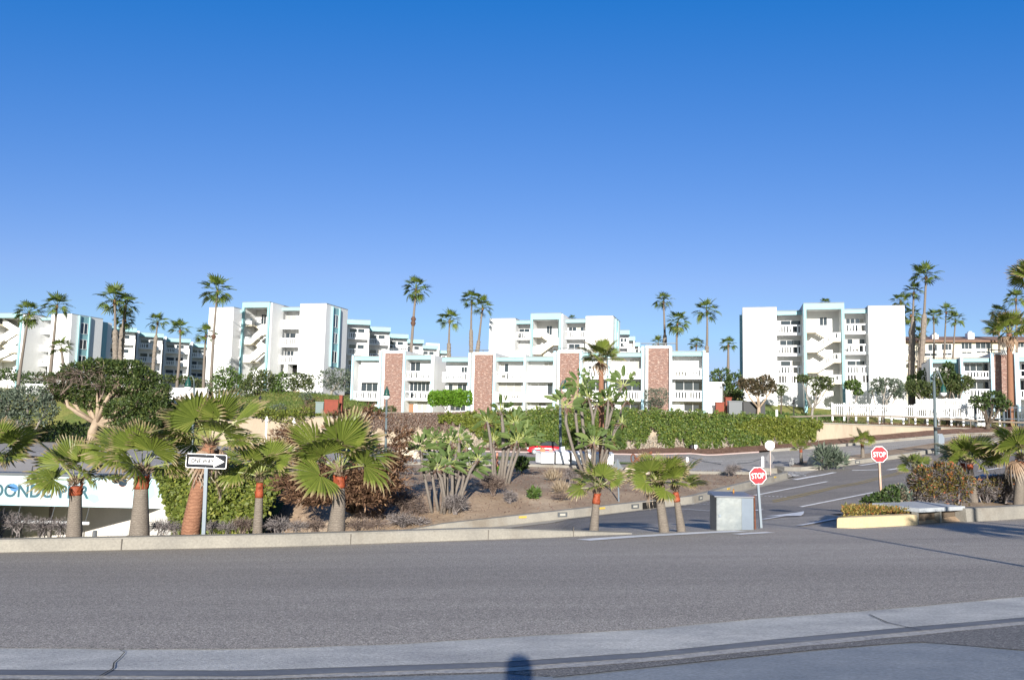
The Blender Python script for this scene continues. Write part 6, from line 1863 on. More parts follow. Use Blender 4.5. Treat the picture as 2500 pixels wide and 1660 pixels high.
def one_way():
    b_, Y = planter(497, .30)
    c = at(503.5, 1125.5, Y)
    foot = Vector(b_)
    t = thing('one_way_sign', 'black and white one way sign with a right pointing arrow on a steel post', 'sign', tuple(foot))
    k = Y / FPX
    W, H = 99 * k, 34.5 * k
    ax = Vector((c.x - foot.x, 0, c.z - foot.z)).normalized()
    X = Vector((math.cos(-.02), 0, math.sin(-.02))); U = Vector((-X.z, 0, X.x)); n = Vector((0, 1, 0))
    def rrect(w, h, r):
        o = []
        for cx, cy, a0 in ((w / 2 - r, h / 2 - r, 0), (-w / 2 + r, h / 2 - r, 90), (-w / 2 + r, -h / 2 + r, 180), (w / 2 - r, -h / 2 + r, 270)):
            for q in range(0, 91, 30): o.append((cx + r * math.cos(math.radians(a0 + q)), cy + r * math.sin(math.radians(a0 + q))))
        return o
    m = MB(); m.prism(rrect(W, H, H * .12), c, X, U, n * .004); pl = m.build('plate', WHT, t)
    def child(name, poly, off, mat):
        m = MB(); m.prism(poly, c - n * off, X, U, n * .0015); link(name, mesh_of(name, np.array(m.v) - np.array(foot), m.f), mat, pl)
    child('black_field', rrect(W * .965, H * .895, H * .10), .002, plain('sign_black', (0.010, 0.012, 0.017), 0.7, 0, .2))
    child('arrow', [(-.425 * W, -.235 * H), (.19 * W, -.235 * H), (.19 * W, -.40 * H), (.445 * W, 0), (.19 * W, .40 * H), (.19 * W, .235 * H), (-.425 * W, .235 * H)], .004, WHT)
    me = text_obj('lettering', 'ONE WAY', plain('sign_black', (0.010, 0.012, 0.017), 0.7, 0, .2), W * .57, H * .31, .0015, .035)
    v = np.empty(len(me.vertices) * 3); me.vertices.foreach_get('co', v); v = v.reshape(-1, 3)
    P = np.array([list(c - foot + X * (a[0] - W * .09) + U * a[2] + n * (a[1] - .0045)) for a in v])
    me.vertices.foreach_set('co', P.reshape(-1)); me.update(); link('lettering', me, None, pl)
    for s_ in (.42, -.42):
        m = MB(); m.prism([(.01 * math.cos(q), .01 * math.sin(q)) for q in np.arange(0, 6.2, 1)], c + U * H * s_ - n * .006, X, U, n * .004); link('bolt', mesh_of('bolt', np.array(m.v) - np.array(foot), m.f), GALV, pl)
    m = MB(); w_ = .034; o = n * .01; D = Vector((0, 0, .3))
    top = c - U * H * .30
    for a, e, d in ((-w_, -w_ * .35, .045), (-w_ * .35, w_ * .35, .02), (w_ * .35, w_, .045)):
        m.hexa([foot + X * a + o - D, foot + X * e + o - D, foot + X * e + o + n * d - D, foot + X * a + o + n * d - D,
                top + X * a + o, top + X * e + o, top + X * e + o + n * d, top + X * a + o + n * d])
    m.build('post', GALV, t)
one_way()

h = hit(1511, 1224); Y = h.y
t = thing('yield_sign', 'back of a grey triangular sign on a thin post at the dirt edge', 'sign', tuple(h))
c = at(1507, 1134, Y); m = MB(); r = 15 * Y / FPX
m.prism([(0, r * .95), (r * .95, -r * .7), (-r * .95, -r * .7)], c, (1, 0, 0), (0, 0, 1), (0, .01, 0)); m.build('plate', plain('sign_back_grey', (0.10, 0.115, 0.125), 0.6, .1), t)
m = MB(); q = at(1507.5, 1121, Y); m.tube([h - Vector((0, -.03, .3)) - Vector((0, .08, 0)), q - Vector((0, .05, 0))], .045, 6); m.build('post', GALV, t)

# ------------------------------------------------------------------ metal cabinet
def cabinet():
    Y = 18.7; k = Y / FPX
    a = at(1749.5, 1290, Y); b_ = at(1839.5, 1286.5, Y); tz = at(1795, 1213.5, Y).z; zb = min(a.z, b_.z) - .12
    t = thing('utility_cabinet', 'dented silver metal utility cabinet with an overhanging lid at the roadside', 'cabinet', ((a.x + b_.x) / 2, Y + .3, zb))
    MET = noisy('weathered_aluminium', (0.23, 0.25, 0.25), (0.145, 0.17, 0.185), 1.8, 0.42, 0.15, 3, 0.06, 10, spec=.5)
    MET.node_tree.nodes['Principled BSDF'].inputs['Metallic'].default_value = .35
    xs = a.x + (b_.x - a.x) * .675
    m = MB(); m.box(a.x, b_.x, Y, Y + .62, zb, tz); m.build('body', MET, t)
    m = MB(); m.box(a.x + .012, xs - .006, Y - .014, Y - .001, zb + .05, tz - .02); d = m.build('door', MET, t)
    m = MB(); m.box(xs + .006, b_.x - .012, Y - .012, Y - .001, zb + .05, tz - .02); m.build('side_panel', noisy('blue_grey_aluminium', (0.16, 0.195, 0.24), (0.13, 0.16, 0.20), 1.5, 0.4), t)
    m = MB(); m.hexa([(a.x - .06, Y - .05, tz + .001), (b_.x + .01, Y - .05, tz + .001), (b_.x + .01, Y + .67, tz + .001), (a.x - .06, Y + .67, tz + .001), (a.x - .06, Y - .05, tz + .025), (b_.x + .01, Y - .05, tz + .025), (b_.x - .02, Y + .67, tz + .07), (a.x - .02, Y + .67, tz + .07)]); m.build('lid', plain('dark_grey_lid', (0.17, 0.18, 0.20), 0.45, .4), t)
    q = at(1755.5, 1258.5, Y); m = MB(); m.box(q.x - .02, q.x + .035, Y - .035, Y - .014, q.z - .03, q.z + .03)
    m.tube([(q.x + .01, Y - .05, q.z), (q.x + .01, Y - .014, q.z)], .012, 6); link('handle', mesh_of('handle', np.array(m.v) - np.array(t.location), m.f), GALV, d)
    m = MB(); q = at(1844, 1285, Y + .3); m.tube([(q.x, Y + .3, q.z - .15), (q.x - .02, Y + .3, tz + .02)], .02, 6); m.build('rust_pipe', RUST, t)
    q = at(1791, 1206, Y + .4); m = MB(); m.lathe((q.x, Y + .4, tz + .06), [(.02, 0), (.025, .03), (.015, .06), (.018, .085), (.004, .10)], 8); m.build('brass_cap', plain('brass', (0.55, 0.25, 0.06), 0.4, .7), t)
cabinet()

# ------------------------------------------------------------------ street lamps
def lamp_post(label, foot, top, Y, wpx, arm=None, head=None, base=None, group='green street lamps'):
    f = at(foot[0], foot[1], Y); f.z = min(f.z, Tz(f.x, f.y)); k = Y / FPX; r = wpx * k / 2
    e = at(top[0], top[1], Y)
    t = thing('street_lamp', label, 'street lamp', tuple(f), group)
    m = MB(); m.tube([f - Vector((0, 0, .2)), f.lerp(e, .3), e], [r * 1.15, r, r * .75], 10); m.build('pole', POLEGREY, t, True)
    if base:
        m = MB(); m.lathe(tuple(f), [(r * 2.2, -.1), (r * 2.2, .25), (r * 1.7, .35), (r * 1.5, .8), (r * 1.2, .9)], 10); m.build('pole_base', POLEGREY, t)
    if head:
        hx = at(head[0], head[1], Y); s = head[2] * k
        if arm:
            m = MB(); d = hx.x - e.x
            m.tube([e - Vector((0, 0, .5 * s)), e + Vector((d * .1, 0, s * .9)), e + Vector((d * .5, 0, s * 1.5)), Vector((hx.x, hx.y, hx.z + s * 1.2))], r * .5, 6); m.build('arm', POLEGREY, t, True)
        m = MB(); m.lathe((hx.x, hx.y, hx.z), [(.06 * s, 1.3 * s), (.12 * s, 1.0 * s), (.30 * s, .75 * s), (.36 * s, .3 * s), (.52 * s, .0)], 12); m.build('lamp_shade', LAMPGREEN, t, True)
        m = MB(); m.lathe((hx.x, hx.y, hx.z), [(.42 * s, -.01), (.46 * s, -.18 * s), (.30 * s, -.45 * s), (.05 * s, -.58 * s)], 12); m.build('globe', GLOBE, t, True)
    return t
lamp_post('green hooded street lamp on a curved arm, rising over the leaning red palm', (471, 1110), (474, 945), 55, 6.5, True, (459, 944, 19))
lamp_post('straight street lamp with a green pointed head before the first brick panel', (943, 1075), (944, 968), 74, 6, None, (944, 966, 18), True)
lamp_post('dark street lamp post beside the tallest bird of paradise, its top hidden by leaves', (1369, 1132), (1367, 958), 73, 7.5, True, (1380, 950, 18), True)
lamp_post('tall grey street lamp at right with a green hooded head', (2286, 1112), (2280, 930), 72, 8, True, (2303, 958, 17), None)
t = bpy.data.objects[-1] if False else [o for o in C.objects if o.name.startswith('street_lamp') and o.parent is None][-1]
q = at(2287, 1046, 71.7); m = MB(); m.box(q.x - .22, q.x + .3, q.y - .15, q.y + .15, q.z - .12, q.z + .12); m.build('junction_box', BLACKP, t)
h = at(2292, 1110, 73); h.z = Tz(h.x, h.y)
t = thing('road_sign', 'grey back of a small road sign beside the tall lamp post at right', 'sign', tuple(h))
c = at(2292, 1075, 73); m = MB(); m.prism([(-.3, -.7), (.3, -.7), (.42, -.3), (.42, .3), (.25, .62), (-.25, .62), (-.3, .3)], c + Vector((.1, 0, 0)), (1, 0, 0), (0, 0, 1), (0, .03, 0)); m.build('plate', plain('sign_back_blue_grey', (0.16, 0.19, 0.23), 0.6, .1), t)
m = MB(); m.tube([h - Vector((0, 0, .3)), c + Vector((0, -.06, .5))], .05, 6); m.build('post', GALV, t)
# lamp post just outside the view at right
f = Vector((6.95, 4.2, Tz(6.95, 4.2)))
t = thing('street_lamp', 'lamp post just outside the right edge, its thin shadow crossing the near road', 'street lamp', tuple(f), 'posts outside the view')
m = MB(); m.tube([f - Vector((0, 0, .2)), f + Vector((0, 0, 4.25))], [.06, .045], 8); m.build('pole', POLEGREY, t)
for q, lab in ((Vector((11.2, 7.4, 0)), 'first of two bare posts outside the right edge of the view'), (Vector((12.2, 6.2, 0)), 'second of two bare posts outside the right edge of the view')):
    q.z = Tz(q.x, q.y); t = thing('post', lab, 'post', tuple(q)); m = MB(); m.tube([q - Vector((0, 0, .2)), q + Vector((0, 0, 4.0))], [.10, .08], 8); m.build('pole', POLEGREY, t)

def post(name, label, foot, top, w_m, mat, Y=None, cap=None, group=None):
    f = hit(*foot) if Y is None else at(foot[0], foot[1], Y)
    e = at(top[0], top[1], f.y)
    t = thing(name, label, 'post', tuple(f), group)
    m = MB(); m.lathe((f.x, f.y, f.z - .2), [(w_m, 0), (w_m, e.z - f.z + .1), (w_m * .8, e.z - f.z + .2)], 10); m.build('post', mat, t)
    if cap:
        m = MB(); m.lathe((f.x, f.y, e.z), [(w_m * .8, 0), (w_m * 1.9, .1), (w_m * 1.9, .2), (w_m * .9, .34), (w_m * 1.2, .42), (.02, .6)], 10); m.build('cap', mat, t)
    return t
WP = 'white posts'
post('white_post', 'ornate white post before the beige wall, left one of two', (648, 1085), (648, 1030), .10, WHITEP, 80, True, WP)
post('white_post', 'ornate white post before the beige wall, right one of two', (715, 1085), (715, 1035), .10, WHITEP, 80, True, WP)
post('white_post', 'plain white post behind the leafy bird of paradise', (1146, 1119), (1146, 1092), .17, WHITEP, None, None, WP)
post('white_post', 'white post at the side road between the two stop signs', (1862, 1141), (1859, 1114), .13, WHITEP, None, None, WP)
post('white_post', 'short white post left of the crooked kerb line in front of the ivy', (1678, 1128), (1678, 1115), .14, WHITEP, None, None, WP)
post('marker_post', 'red and orange marker post among the middle bird of paradise stems', (1213, 1150), (1215, 1103), .09, noisy('faded_orange_paint', (0.5, 0.14, 0.08), (0.5, 0.28, 0.2), 4))
for a, e, lab in (((1680, 1117), (1760, 1134), 'left'), ((1858, 1115), (1800, 1133), 'right')):
    A = hit(1678, 1128) + Vector((0, 0, .55)) if lab == 'left' else hit(1862, 1141) + Vector((0, 0, .8)); B = hit(*e) + Vector((0, 0, .05))
    t = thing('chain_barrier', 'sagging chain hanging from the %s white post by the side road' % ('short' if lab == 'left' else 'taller'), 'chain', tuple(A))
    m = MB(); m.tube([A, A.lerp(B, .5) - Vector((0, 0, .12)), B], .035, 5); m.build('chain', GREYM, t)
h = hit(1698, 1108)
t = thing('utility_box', 'small white box on a post in the mulch below the ivy', 'box', tuple(h))
c = at(1698, 1090, h.y); m = MB(); m.box(c.x - .17, c.x + .17, h.y - .15, h.y + .15, c.z - .18, c.z + .22); m.build('box', WHITEP, t)
m = MB(); m.box(h.x - .07, h.x + .07, h.y - .06, h.y + .06, h.z - .2, c.z - .181); m.build('post', WHITEP, t)
h2 = at(1692, 1104, h.y - .1); m = MB(); m.lathe((h2.x - .15, h2.y, h2.z - .1), [(.08, 0), (.08, .5), (.26, .55), (.26, .95), (.05, 1.05)], 10)
t = thing('ground_lamp', 'black garden lamp beside the small white box in the mulch', 'lamp', tuple(h2)); m.build('lamp', BLACKP, t)

# ------------------------------------------------------------------ white bins on the lane
def dumpsters():
    GAL = noisy('worn_white_bin', (0.76, 0.76, 0.75), (0.68, 0.68, 0.68), 1.2, 0.45, 0.1, 5, 0.05, 9)
    labs = ['white metal bin at the left end of the row, its grey side showing', 'white metal bin second from the left, with a pole shadow down its front', 'white metal bin in the middle of the row, just right of the lamp post', 'white metal bin behind the bird of paradise stems, bluish items on it', 'white metal bin at the right end of the row']
    Y = 70.5; k = Y / FPX
    for i, (p0, p1, top) in enumerate([(1322, 1352, 1103), (1358, 1391, 1102), (1396, 1427, 1104), (1434, 1463, 1106), (1468, 1497, 1106)]):
        a = at(p0, 1140, Y); b_ = at(p1, 1140, Y); zb = Tz(a.x, Y) + .10; zt = at((p0 + p1) / 2, top, Y).z
        t = thing('bin', labs[i], 'bin', ((a.x + b_.x) / 2, Y + .4, zb - .1), 'row of white bins')
        w_ = b_.x - a.x; h_ = zt - zb
        sk = .5 if i == 0 else .12
        m = MB(); m.hexa([(a.x, Y, zb), (b_.x, Y, zb), (b_.x, Y + 1.3, zb), (a.x - sk, Y + 1.3, zb), (a.x, Y - .12, zt - .1), (b_.x, Y - .12, zt - .1), (b_.x, Y + 1.3, zt), (a.x - sk, Y + 1.3, zt)])
        m.build('body', GAL, t)
        m = MB(); m.hexa([(a.x - .04, Y - .18, zt - .095), (b_.x + .04, Y - .18, zt - .095), (b_.x + .04, Y + 1.34, zt + .005), (a.x - sk - .04, Y + 1.34, zt + .005), (a.x - .04, Y - .18, zt - .05), (b_.x + .04, Y - .18, zt - .05), (b_.x + .04, Y + 1.34, zt + .06), (a.x - sk - .04, Y + 1.34, zt + .06)])
        m.build('lid', noisy('grey_bin_lid', (0.62, 0.63, 0.65), (0.52, 0.53, 0.56), 2), t)
        m = MB(); m.box(a.x + w_ * .08, a.x + w_ * .92, Y - .14, Y - .085, zb + h_ * .42, zb + h_ * .50); m.build('lift_bar', GAL, t)
        for q in (.1, .9):
            m = MB(); x = a.x + w_ * q; m.lathe((x, Y + .2, zb - .1), [(.07, 0), (.07, .1)], 8); m.build('wheel', BLACKP, t)
    for px, py, s, mt, lab in [(1325, 1098, .24, noisy('brown_cardboard', (0.30, 0.17, 0.09), (0.24, 0.13, 0.07), 3), 'brown cardboard box on top of the leftmost bin'), (1372, 1096, .30, plain('pale_foam', (0.7, 0.72, 0.78), .6), 'pale block lying on the second bin'), (1345, 1099, .18, plain('red_plastic', (0.45, 0.12, 0.09), .5), 'reddish lump on top of the leftmost bin'), (1437, 1101, .24, plain('dark_bag', (0.03, 0.03, 0.035), .4), 'dark bag on top of the bin behind the stems')]:
        q = at(px, py, Y + .5); zt = at(px, 1104, Y).z - .02
        m = MB(); m.hexa([(q.x - s, q.y - s * .6, zt), (q.x + s, q.y - s * .6, zt), (q.x + s, q.y + s * .6, zt + .03), (q.x - s, q.y + s * .6, zt + .03), (q.x - s * .9, q.y - s * .5, q.z + s * .5), (q.x + s * .7, q.y - s * .5, q.z + s * .8), (q.x + s * .8, q.y + s * .5, q.z + s * .7), (q.x - s * .8, q.y + s * .5, q.z + s * .6)])
        o = m.build('discarded_item', mt); tag(o, lab, 'rubbish', 'things left on the bins')
dumpsters()

# ------------------------------------------------------------------ cars
def car(label, o, yaw, L, paint, roofmat, H=1.48, W=1.75, conv=False):
    t = thing('parked_car', label, 'car', tuple(o), 'cars')
    cx = Matrix.Translation(o) @ Matrix.Rotation(yaw, 4, 'Z')
    def P(x, y, z): return cx @ Vector((x, y, z))
    # stations along the length: x, lower z, belt z, half width
    st = [(-.50, .42, .58, .55), (-.485, .30, .70, .72), (-.44, .22, .78, .82), (-.34, .20, .86, .87), (-.20, .20, .92, .88), (0, .20, .94, .88), (.16, .20, .94, .88), (.28, .20, .90, .87), (.38, .21, .82, .85), (.45, .24, .72, .78), (.49, .32, .60, .66), (.50, .42, .54, .5)]
    m = MB(); rows = []
    for x, z0, z1, hw in st:
        hw *= W / 1.76
        row = [(x * L, s * hw * f, z) for s, f, z in ((-1, .86, z0), (-1, 1.0, z0 + (z1 - z0) * .35), (-1, .99, z0 + (z1 - z0) * .7), (-1, .90, z1), (-1, .45, z1 + .04), (1, .45, z1 + .04), (1, .90, z1), (1, .99, z0 + (z1 - z0) * .7), (1, 1.0, z0 + (z1 - z0) * .35), (1, .86, z0))]
        rows.append(row)
    v = [P(*q) for r in rows for q in r]; f = []
    n = 10
    for i in range(len(rows) - 1):
        for k in range(n):
            f.append((i * n + k, i * n + (k + 1) % n, (i + 1) * n + (k + 1) % n, (i + 1) * n + k))
    f.append(tuple(range(n))); f.append(tuple((len(rows) - 1) * n + k for k in range(n))[::-1])
    m.add(v, f); m.build('body', paint, t, True)
    # roof and windows
    cab = [(-.36, .93, .74), (-.25, H * .94, .60), (-.12, H, .58), (.02, H * .985, .58), (.10, H * .90, .62), (.22, .95, .74)]
    m = MB(); v = []; f = []
    for x, z, hw in cab:
        v += [P(x * L, -hw, .92), P(x * L, -hw * .97, z - .06 if z > 1 else z), P(x * L, -hw * .8, z), P(x * L, hw * .8, z), P(x * L, hw * .97, z - .06 if z > 1 else z), P(x * L, hw, .92)]
    for i in range(len(cab) - 1):
        for k in range(5): f.append((6 * i + k, 6 * i + k + 1, 6 * i + 7 + k, 6 * i + 6 + k))
    m.add(v, f); m.build('cabin', roofmat, t, True)
    G_ = plain('car_glass', (0.04, 0.055, 0.06), 0.05, 0, .7)
    for s in (-1, 1):
        for q in ([(-.27, 1.02), (-.21, H * .90), (-.09, H * .92), (-.09, 1.02)], [(-.07, 1.02), (-.07, H * .92), (.04, H * .90), (.15, 1.02)]):
            m = MB(); m.prism([(x * L, z) for x, z in q], P(0, s * .70, 0), (cx.to_3x3() @ Vector((1, 0, 0))), (0, 0, 1), (cx.to_3x3() @ Vector((0, s * .04, 0)))); m.build('side_window', G_, t)
    m = MB(); m.add([P(.205 * L, -.66, .98), P(.205 * L, .66, .98), P(.115 * L, .52, H * .90), P(.115 * L, -.52, H * .90)], [(0, 1, 2, 3)])
    m.add([P(.206 * L + .02, -.66, .985), P(.206 * L + .02, .66, .985), P(.116 * L + .02, .52, H * .905), P(.116 * L + .02, -.52, H * .905)], [(0, 1, 2, 3)]); m.build('windscreen', G_, t)
    for x in (-.30, .31):
        for s in (-1, 1):
            m = MB(); a = P(x * L, s * .70, .32); b_ = P(x * L, s * .89, .32)
            m.tube([a, b_], .32, 16); wl = m.build('wheel', BLACKP, t)
            m = MB(); m.tube([b_, P(x * L, s * .90, .32)], .20, 12); link('rim', mesh_of('rim', np.array(m.v) - np.array(t.location), m.f), GALV, wl)
    for s in (-1, 1):
        m = MB(); q = P(.485 * L, s * .56, .62); m.lathe((q.x, q.y, q.z - .08), [(.04, 0), (.11, .04), (.11, .14), (.04, .18)], 8); m.build('headlight', GLOBE, t)
        m = MB(); q = P(-.485 * L, s * .6, .62); m.lathe((q.x, q.y, q.z - .08), [(.03, 0), (.09, .04), (.09, .14), (.03, .18)], 8); m.build('tail_light', RED, t)
    return t
p = at(1332, 1110, 88.5)
car('red convertible with a black soft top parked below the ivy wall', Vector((p.x, 88.5, Tz(p.x, 88.5))), math.pi, 4.15, plain('red_car_paint', (0.62, 0.02, 0.03), 0.2, 0, .6), plain('black_soft_top', (0.02, 0.02, 0.024), 0.8))
q = at(2092, 1246, 23.4)
t = thing('concrete_block', 'low rounded pale concrete block behind the ice plant at the bed corner', 'block', (q.x, q.y, Tz(q.x, q.y)))
m = MB(); zt_ = at(2092, 1236, 23.4).z - Tz(q.x, q.y)
m.lathe((q.x, q.y, Tz(q.x, q.y) - .2), [(.40, 0), (.40, zt_ * .6 + .2), (.33, zt_ + .16), (.2, zt_ + .2), (.02, zt_ + .21)], 18); m.build('block', noisy('pale_block_concrete', (0.42, 0.43, 0.44), (0.35, 0.36, 0.37), 2), t, True)
p = at(2436, 1170, 42.0); car('black car in the street, only its roof showing between the bushes', Vector((p.x, 42, Tz(p.x, 42))), .65, 4.5, plain('black_car_paint', (0.015, 0.016, 0.02), 0.15, 0, .7), plain('black_car_paint', (0.015, 0.016, 0.02), 0.15, 0, .7))

# ------------------------------------------------------------------ anchor on its rock, rocks
def rock(label, base, rx, ry, rz, seed, mat=ROCK, group='pale rocks'):
    rng = np.random.default_rng(seed)
    bm = bpy.data.meshes.new('rock')
    n1, n2 = 14, 9; v = []; f = []
    ph = rng.uniform(0, 6.28, 6)
    for j in range(n2 + 1):
        th = math.pi * j / n2
        for i in range(n1):
            a = 2 * math.pi * i / n1
            d = np.array([math.sin(th) * math.cos(a), math.sin(th) * math.sin(a), math.cos(th)])
            r = 1 + .16 * math.sin(3 * d[0] + ph[0]) + .14 * math.sin(4 * d[1] + ph[1]) + .13 * math.sin(4 * d[2] + ph[2]) + .08 * math.sin(9 * d[0] + ph[3]) + .06 * math.sin(8 * d[2] + 5 * d[1] + ph[4])
            v.append((d[0] * rx * r, d[1] * ry * r, d[2] * rz * r + rz * .55))
    for j in range(n2):
        for i in range(n1): f.append((j * n1 + i, (j + 1) * n1 + i, (j + 1) * n1 + (i + 1) % n1, j * n1 + (i + 1) % n1))
    o = link('rock', mesh_of('rock', v, f), mat); o.location = base
    return tag(o, label, 'rock', group)
h = hit(1553, 1158)
rock('long pale rock carrying the rusty anchor', h, .95, .6, .42, 5)
t = thing('anchor', 'rusty iron anchor leaning on a pale rock on the dirt', 'anchor', tuple(h + Vector((0, 0, .4))))
Y = h.y - .1
a0 = at(1541, 1143, Y); a1 = at(1553, 1122, Y); a2 = at(1588, 1106, Y); rg_ = at(1546, 1119, Y)
m = MB(); m.tube([a0, at(1548, 1130, Y), a1, at(1562, 1115, Y), at(1574, 1109, Y), a2], [.09, .10, .12, .11, .09, .06], 8); m.build('shank', RUST, t, True)
m = MB(); m.tube([at(1570, 1131, Y - .2), at(1560, 1126, Y - .1), a1, at(1549, 1116, Y + .15)], [.05, .08, .09, .05], 8); m.build('stock', RUST, t, True)
m = MB(); R_ = 10 * Y / FPX; pts = [rg_ + Vector((math.cos(q) * R_ * .55, .1 * math.sin(q), math.sin(q) * R_)) for q in np.linspace(0, 2 * math.pi, 15)]; m.tube(pts, .055, 6); m.build('ring', RUST, t, True)
m = MB(); m.hexa([a2 + Vector(q) for q in ((-.14, -.1, -.12), (.14, -.1, -.06), (.14, .1, -.06), (-.14, .1, -.12), (-.08, -.06, .1), (.1, -.06, .16), (.1, .06, .16), (-.08, .06, .1))]); m.build('fluke', RUST, t)
h = hit(1989, 1140); rock('pale rock with a dark face on the traffic island beside the small palm', h, .55, .4, .62, 6)
h = hit(1935, 1138); rock('small grey stone on the traffic island left of the small palm', h, .3, .3, .42, 8, noisy('grey_stone', (0.3, 0.3, 0.3), (0.22, 0.22, 0.22), 2))
h = hit(2077, 1131); rock('low pale rock on the traffic island left of the far stop sign', h, .55, .4, .25, 9)
h = hit(990, 1112); rock('pale rock lying on the grass behind the cypress', h, .9, .6, .5, 10)
h = hit(1015, 1119); rock('smaller pale rock lying on the grass by the bird of paradise', h, .6, .5, .35, 11)

# ------------------------------------------------------------------ fences, walls and boxes on the slope
def picket_fence(label, A, B, h, npost, mat=STUCCO_B, gap=.17, name='picket_fence', th=.05, split=None):
    t = thing(name, label, 'fence', tuple(A))
    d = (B - A); L = d.length; u = d / L
    n = Vector((-u.y, u.x, 0)).normalized()
    def pc(s): return A + u * s
    for k in range(npost + 1):
        p = pc(L * k / npost); m = MB()
        m.box(p.x - .10, p.x + .10, p.y - .08, p.y + .08, p.z - 1.0, p.z + h + .06); m.build('post', mat, t)
    m = MB(); c = int(L / gap)
    for k in range(c):
        p = pc(L * k / c); m.box(p.x - th, p.x + th, p.y - .02, p.y + .02, p.z + .06, p.z + h - .02)
    for z in (-.02, h * .80):
        a, b_ = pc(0) + Vector((0, -.03, z)), pc(L) + Vector((0, -.03, z))
        m.hexa([a, b_, b_ + n * .06, a + n * .06, a + Vector((0, 0, .12)), b_ + Vector((0, 0, .12)), b_ + n * .06 + Vector((0, 0, .12)), a + n * .06 + Vector((0, 0, .12))])
    m.build('picket_panel', mat, t)
    return t
picket_fence('white picket fence on the slope before the right apartment block', at(2032, 1014, 98.0), at(2440, 1021, 96.2), 1.5, 14, gap=.22, th=.04)
picket_fence('second white fence panel behind the picket fence, under the dense trees', at(2238, 1000, 99.6), at(2360, 998, 99.2), 1.35, 5, gap=.24, th=.08)
picket_fence('dark iron fence with spikes at the right end of the picket fence', at(2382, 1022, 95.9), at(2520, 1024, 95.6), 1.7, 4, plain('dark_iron', (0.05, 0.07, 0.09), .5), .42, 'iron_fence', .035)

def rail(label, pts, Y, h):
    A = at(pts[0][0], pts[0][1], Y); t = thing('wooden_rail', label, 'rail', tuple(A), 'wooden rails on the retaining wall')
    m = MB(); P = [at(x, y, Y) for x, y in pts]
    for a, b_ in zip(P[:-1], P[1:]):
        m.hexa([a, b_, b_ + Vector((0, .1, 0)), a + Vector((0, .1, 0)), a + Vector((0, 0, .2)), b_ + Vector((0, 0, .2)), b_ + Vector((0, .1, .2)), a + Vector((0, .1, .2))])
    m.build('rail', WOOD, t)
    L = (P[-1].x - P[0].x); n = max(2, int(L / 3.6))
    for k in range(n + 1):
        x = P[0].x + L * k / n; z = float(np.interp(x, [q.x for q in P], [q.z for q in P]))
        m = MB(); m.box(x - .05, x + .05, Y + .02, Y + .12, z - h, z - .004); m.build('post', WOOD, t)
rail('dark wooden rail along the wall top left of the ivy', [(880, 1009), (1000, 1010), (1090, 1010)], 95.25, .6)
rail('dark wooden rail along the wall top right of the ivy', [(1920, 1020), (2030, 1016), (2200, 1019), (2400, 1030), (2520, 1034)], 95.3, .7)

def blk(name, label, cat, px0, px1, py0, py1, Y, dep, mat, group=None, cap=None):
    a, b_ = at(px0, py1, Y), at(px1, py0, Y)
    t = thing(name, label, cat, ((a.x + b_.x) / 2, Y, a.z), group)
    m = MB(); m.box(a.x, b_.x, Y, Y + dep, a.z - 1.2, b_.z); m.build('block', mat, t)
    if cap:
        m = MB(); m.box(a.x - .06, b_.x + .06, Y - .06, Y + dep + .06, b_.z + .002, b_.z + .12); m.build('cap', cap, t)
    return t
RW = 'red block walls'
blk('block_wall', 'low red block wall at the left end of the brick and white row', 'wall', 791, 826, 978, 1001, 98.3, .3, REDB, RW, REDB)
blk('block_wall', 'small red pillar behind the low red block wall', 'wall', 828, 836, 967, 985, 100, .8, REDB, RW, REDB)
blk('block_wall', 'red block steps in the gap right of the low annex', 'wall', 1748, 1768, 984, 1004, 98.0, .5, REDB, RW, REDB)
blk('block_wall', 'red block pillar behind the steps right of the low annex', 'wall', 1772, 1786, 972, 990, 100.4, .6, REDB, RW, REDB)
blk('utility_box', 'grey green utility box beside the low red block wall', 'box', 770, 790, 983, 1003, 98.2, .8, plain('grey_green_metal', (0.10, 0.145, 0.145), .5), None, plain('grey_green_metal', (0.10, 0.145, 0.145), .5))
blk('utility_box', 'dark grey enclosure right of the low annex', 'box', 1780, 1812, 981, 1006, 97.6, .8, plain('mid_grey_metal', (0.10, 0.112, 0.125), .5), None, plain('mid_grey_metal', (0.10, 0.112, 0.125), .5))
blk('utility_box', 'black enclosure behind the straight trunked gnarled tree', 'box', 1815, 1868, 983, 1008, 98.4, .8, plain('near_black_metal', (0.02, 0.022, 0.025), .6), None, plain('near_black_metal', (0.02, 0.022, 0.025), .6))
blk('notice_board', 'little white notice on the mound below the apartment block', 'sign', 1894, 1899, 1000, 1011, 96.6, .05, WHITEP)
blk('garden_wall', 'low white garden wall before the shaded wing', 'wall', 412, 505, 950, 966, 108, .4, STUCCO, None, STUCCO)
blk('garden_wall', 'low white garden wall behind the spreading tree', 'wall', 60, 130, 940, 965, 112, .4, STUCCO, None, STUCCO)
for px, py0, py1, lab in [(635, 998, 975, 'black garden lamp on the grass slope below the bushes'), (1938, 1014, 984, 'black garden lamp on the mound left of the picket fence')]:
    f = at(px, py0, 97.5); e = at(px, py1, 97.5); f.z = min(f.z, Tz(f.x, f.y))
    t = thing('garden_lamp', lab, 'lamp', tuple(f), 'black garden lamps')
    m = MB(); m.tube([f - Vector((0, 0, .2)), e], .06, 6); m.build('pole', BLACKP, t)
    m = MB(); m.lathe((e.x, e.y, e.z - .1), [(.08, 0), (.16, .1), (.16, .42), (.05, .55)], 8); m.build('lamp_head', BLACKP, t)

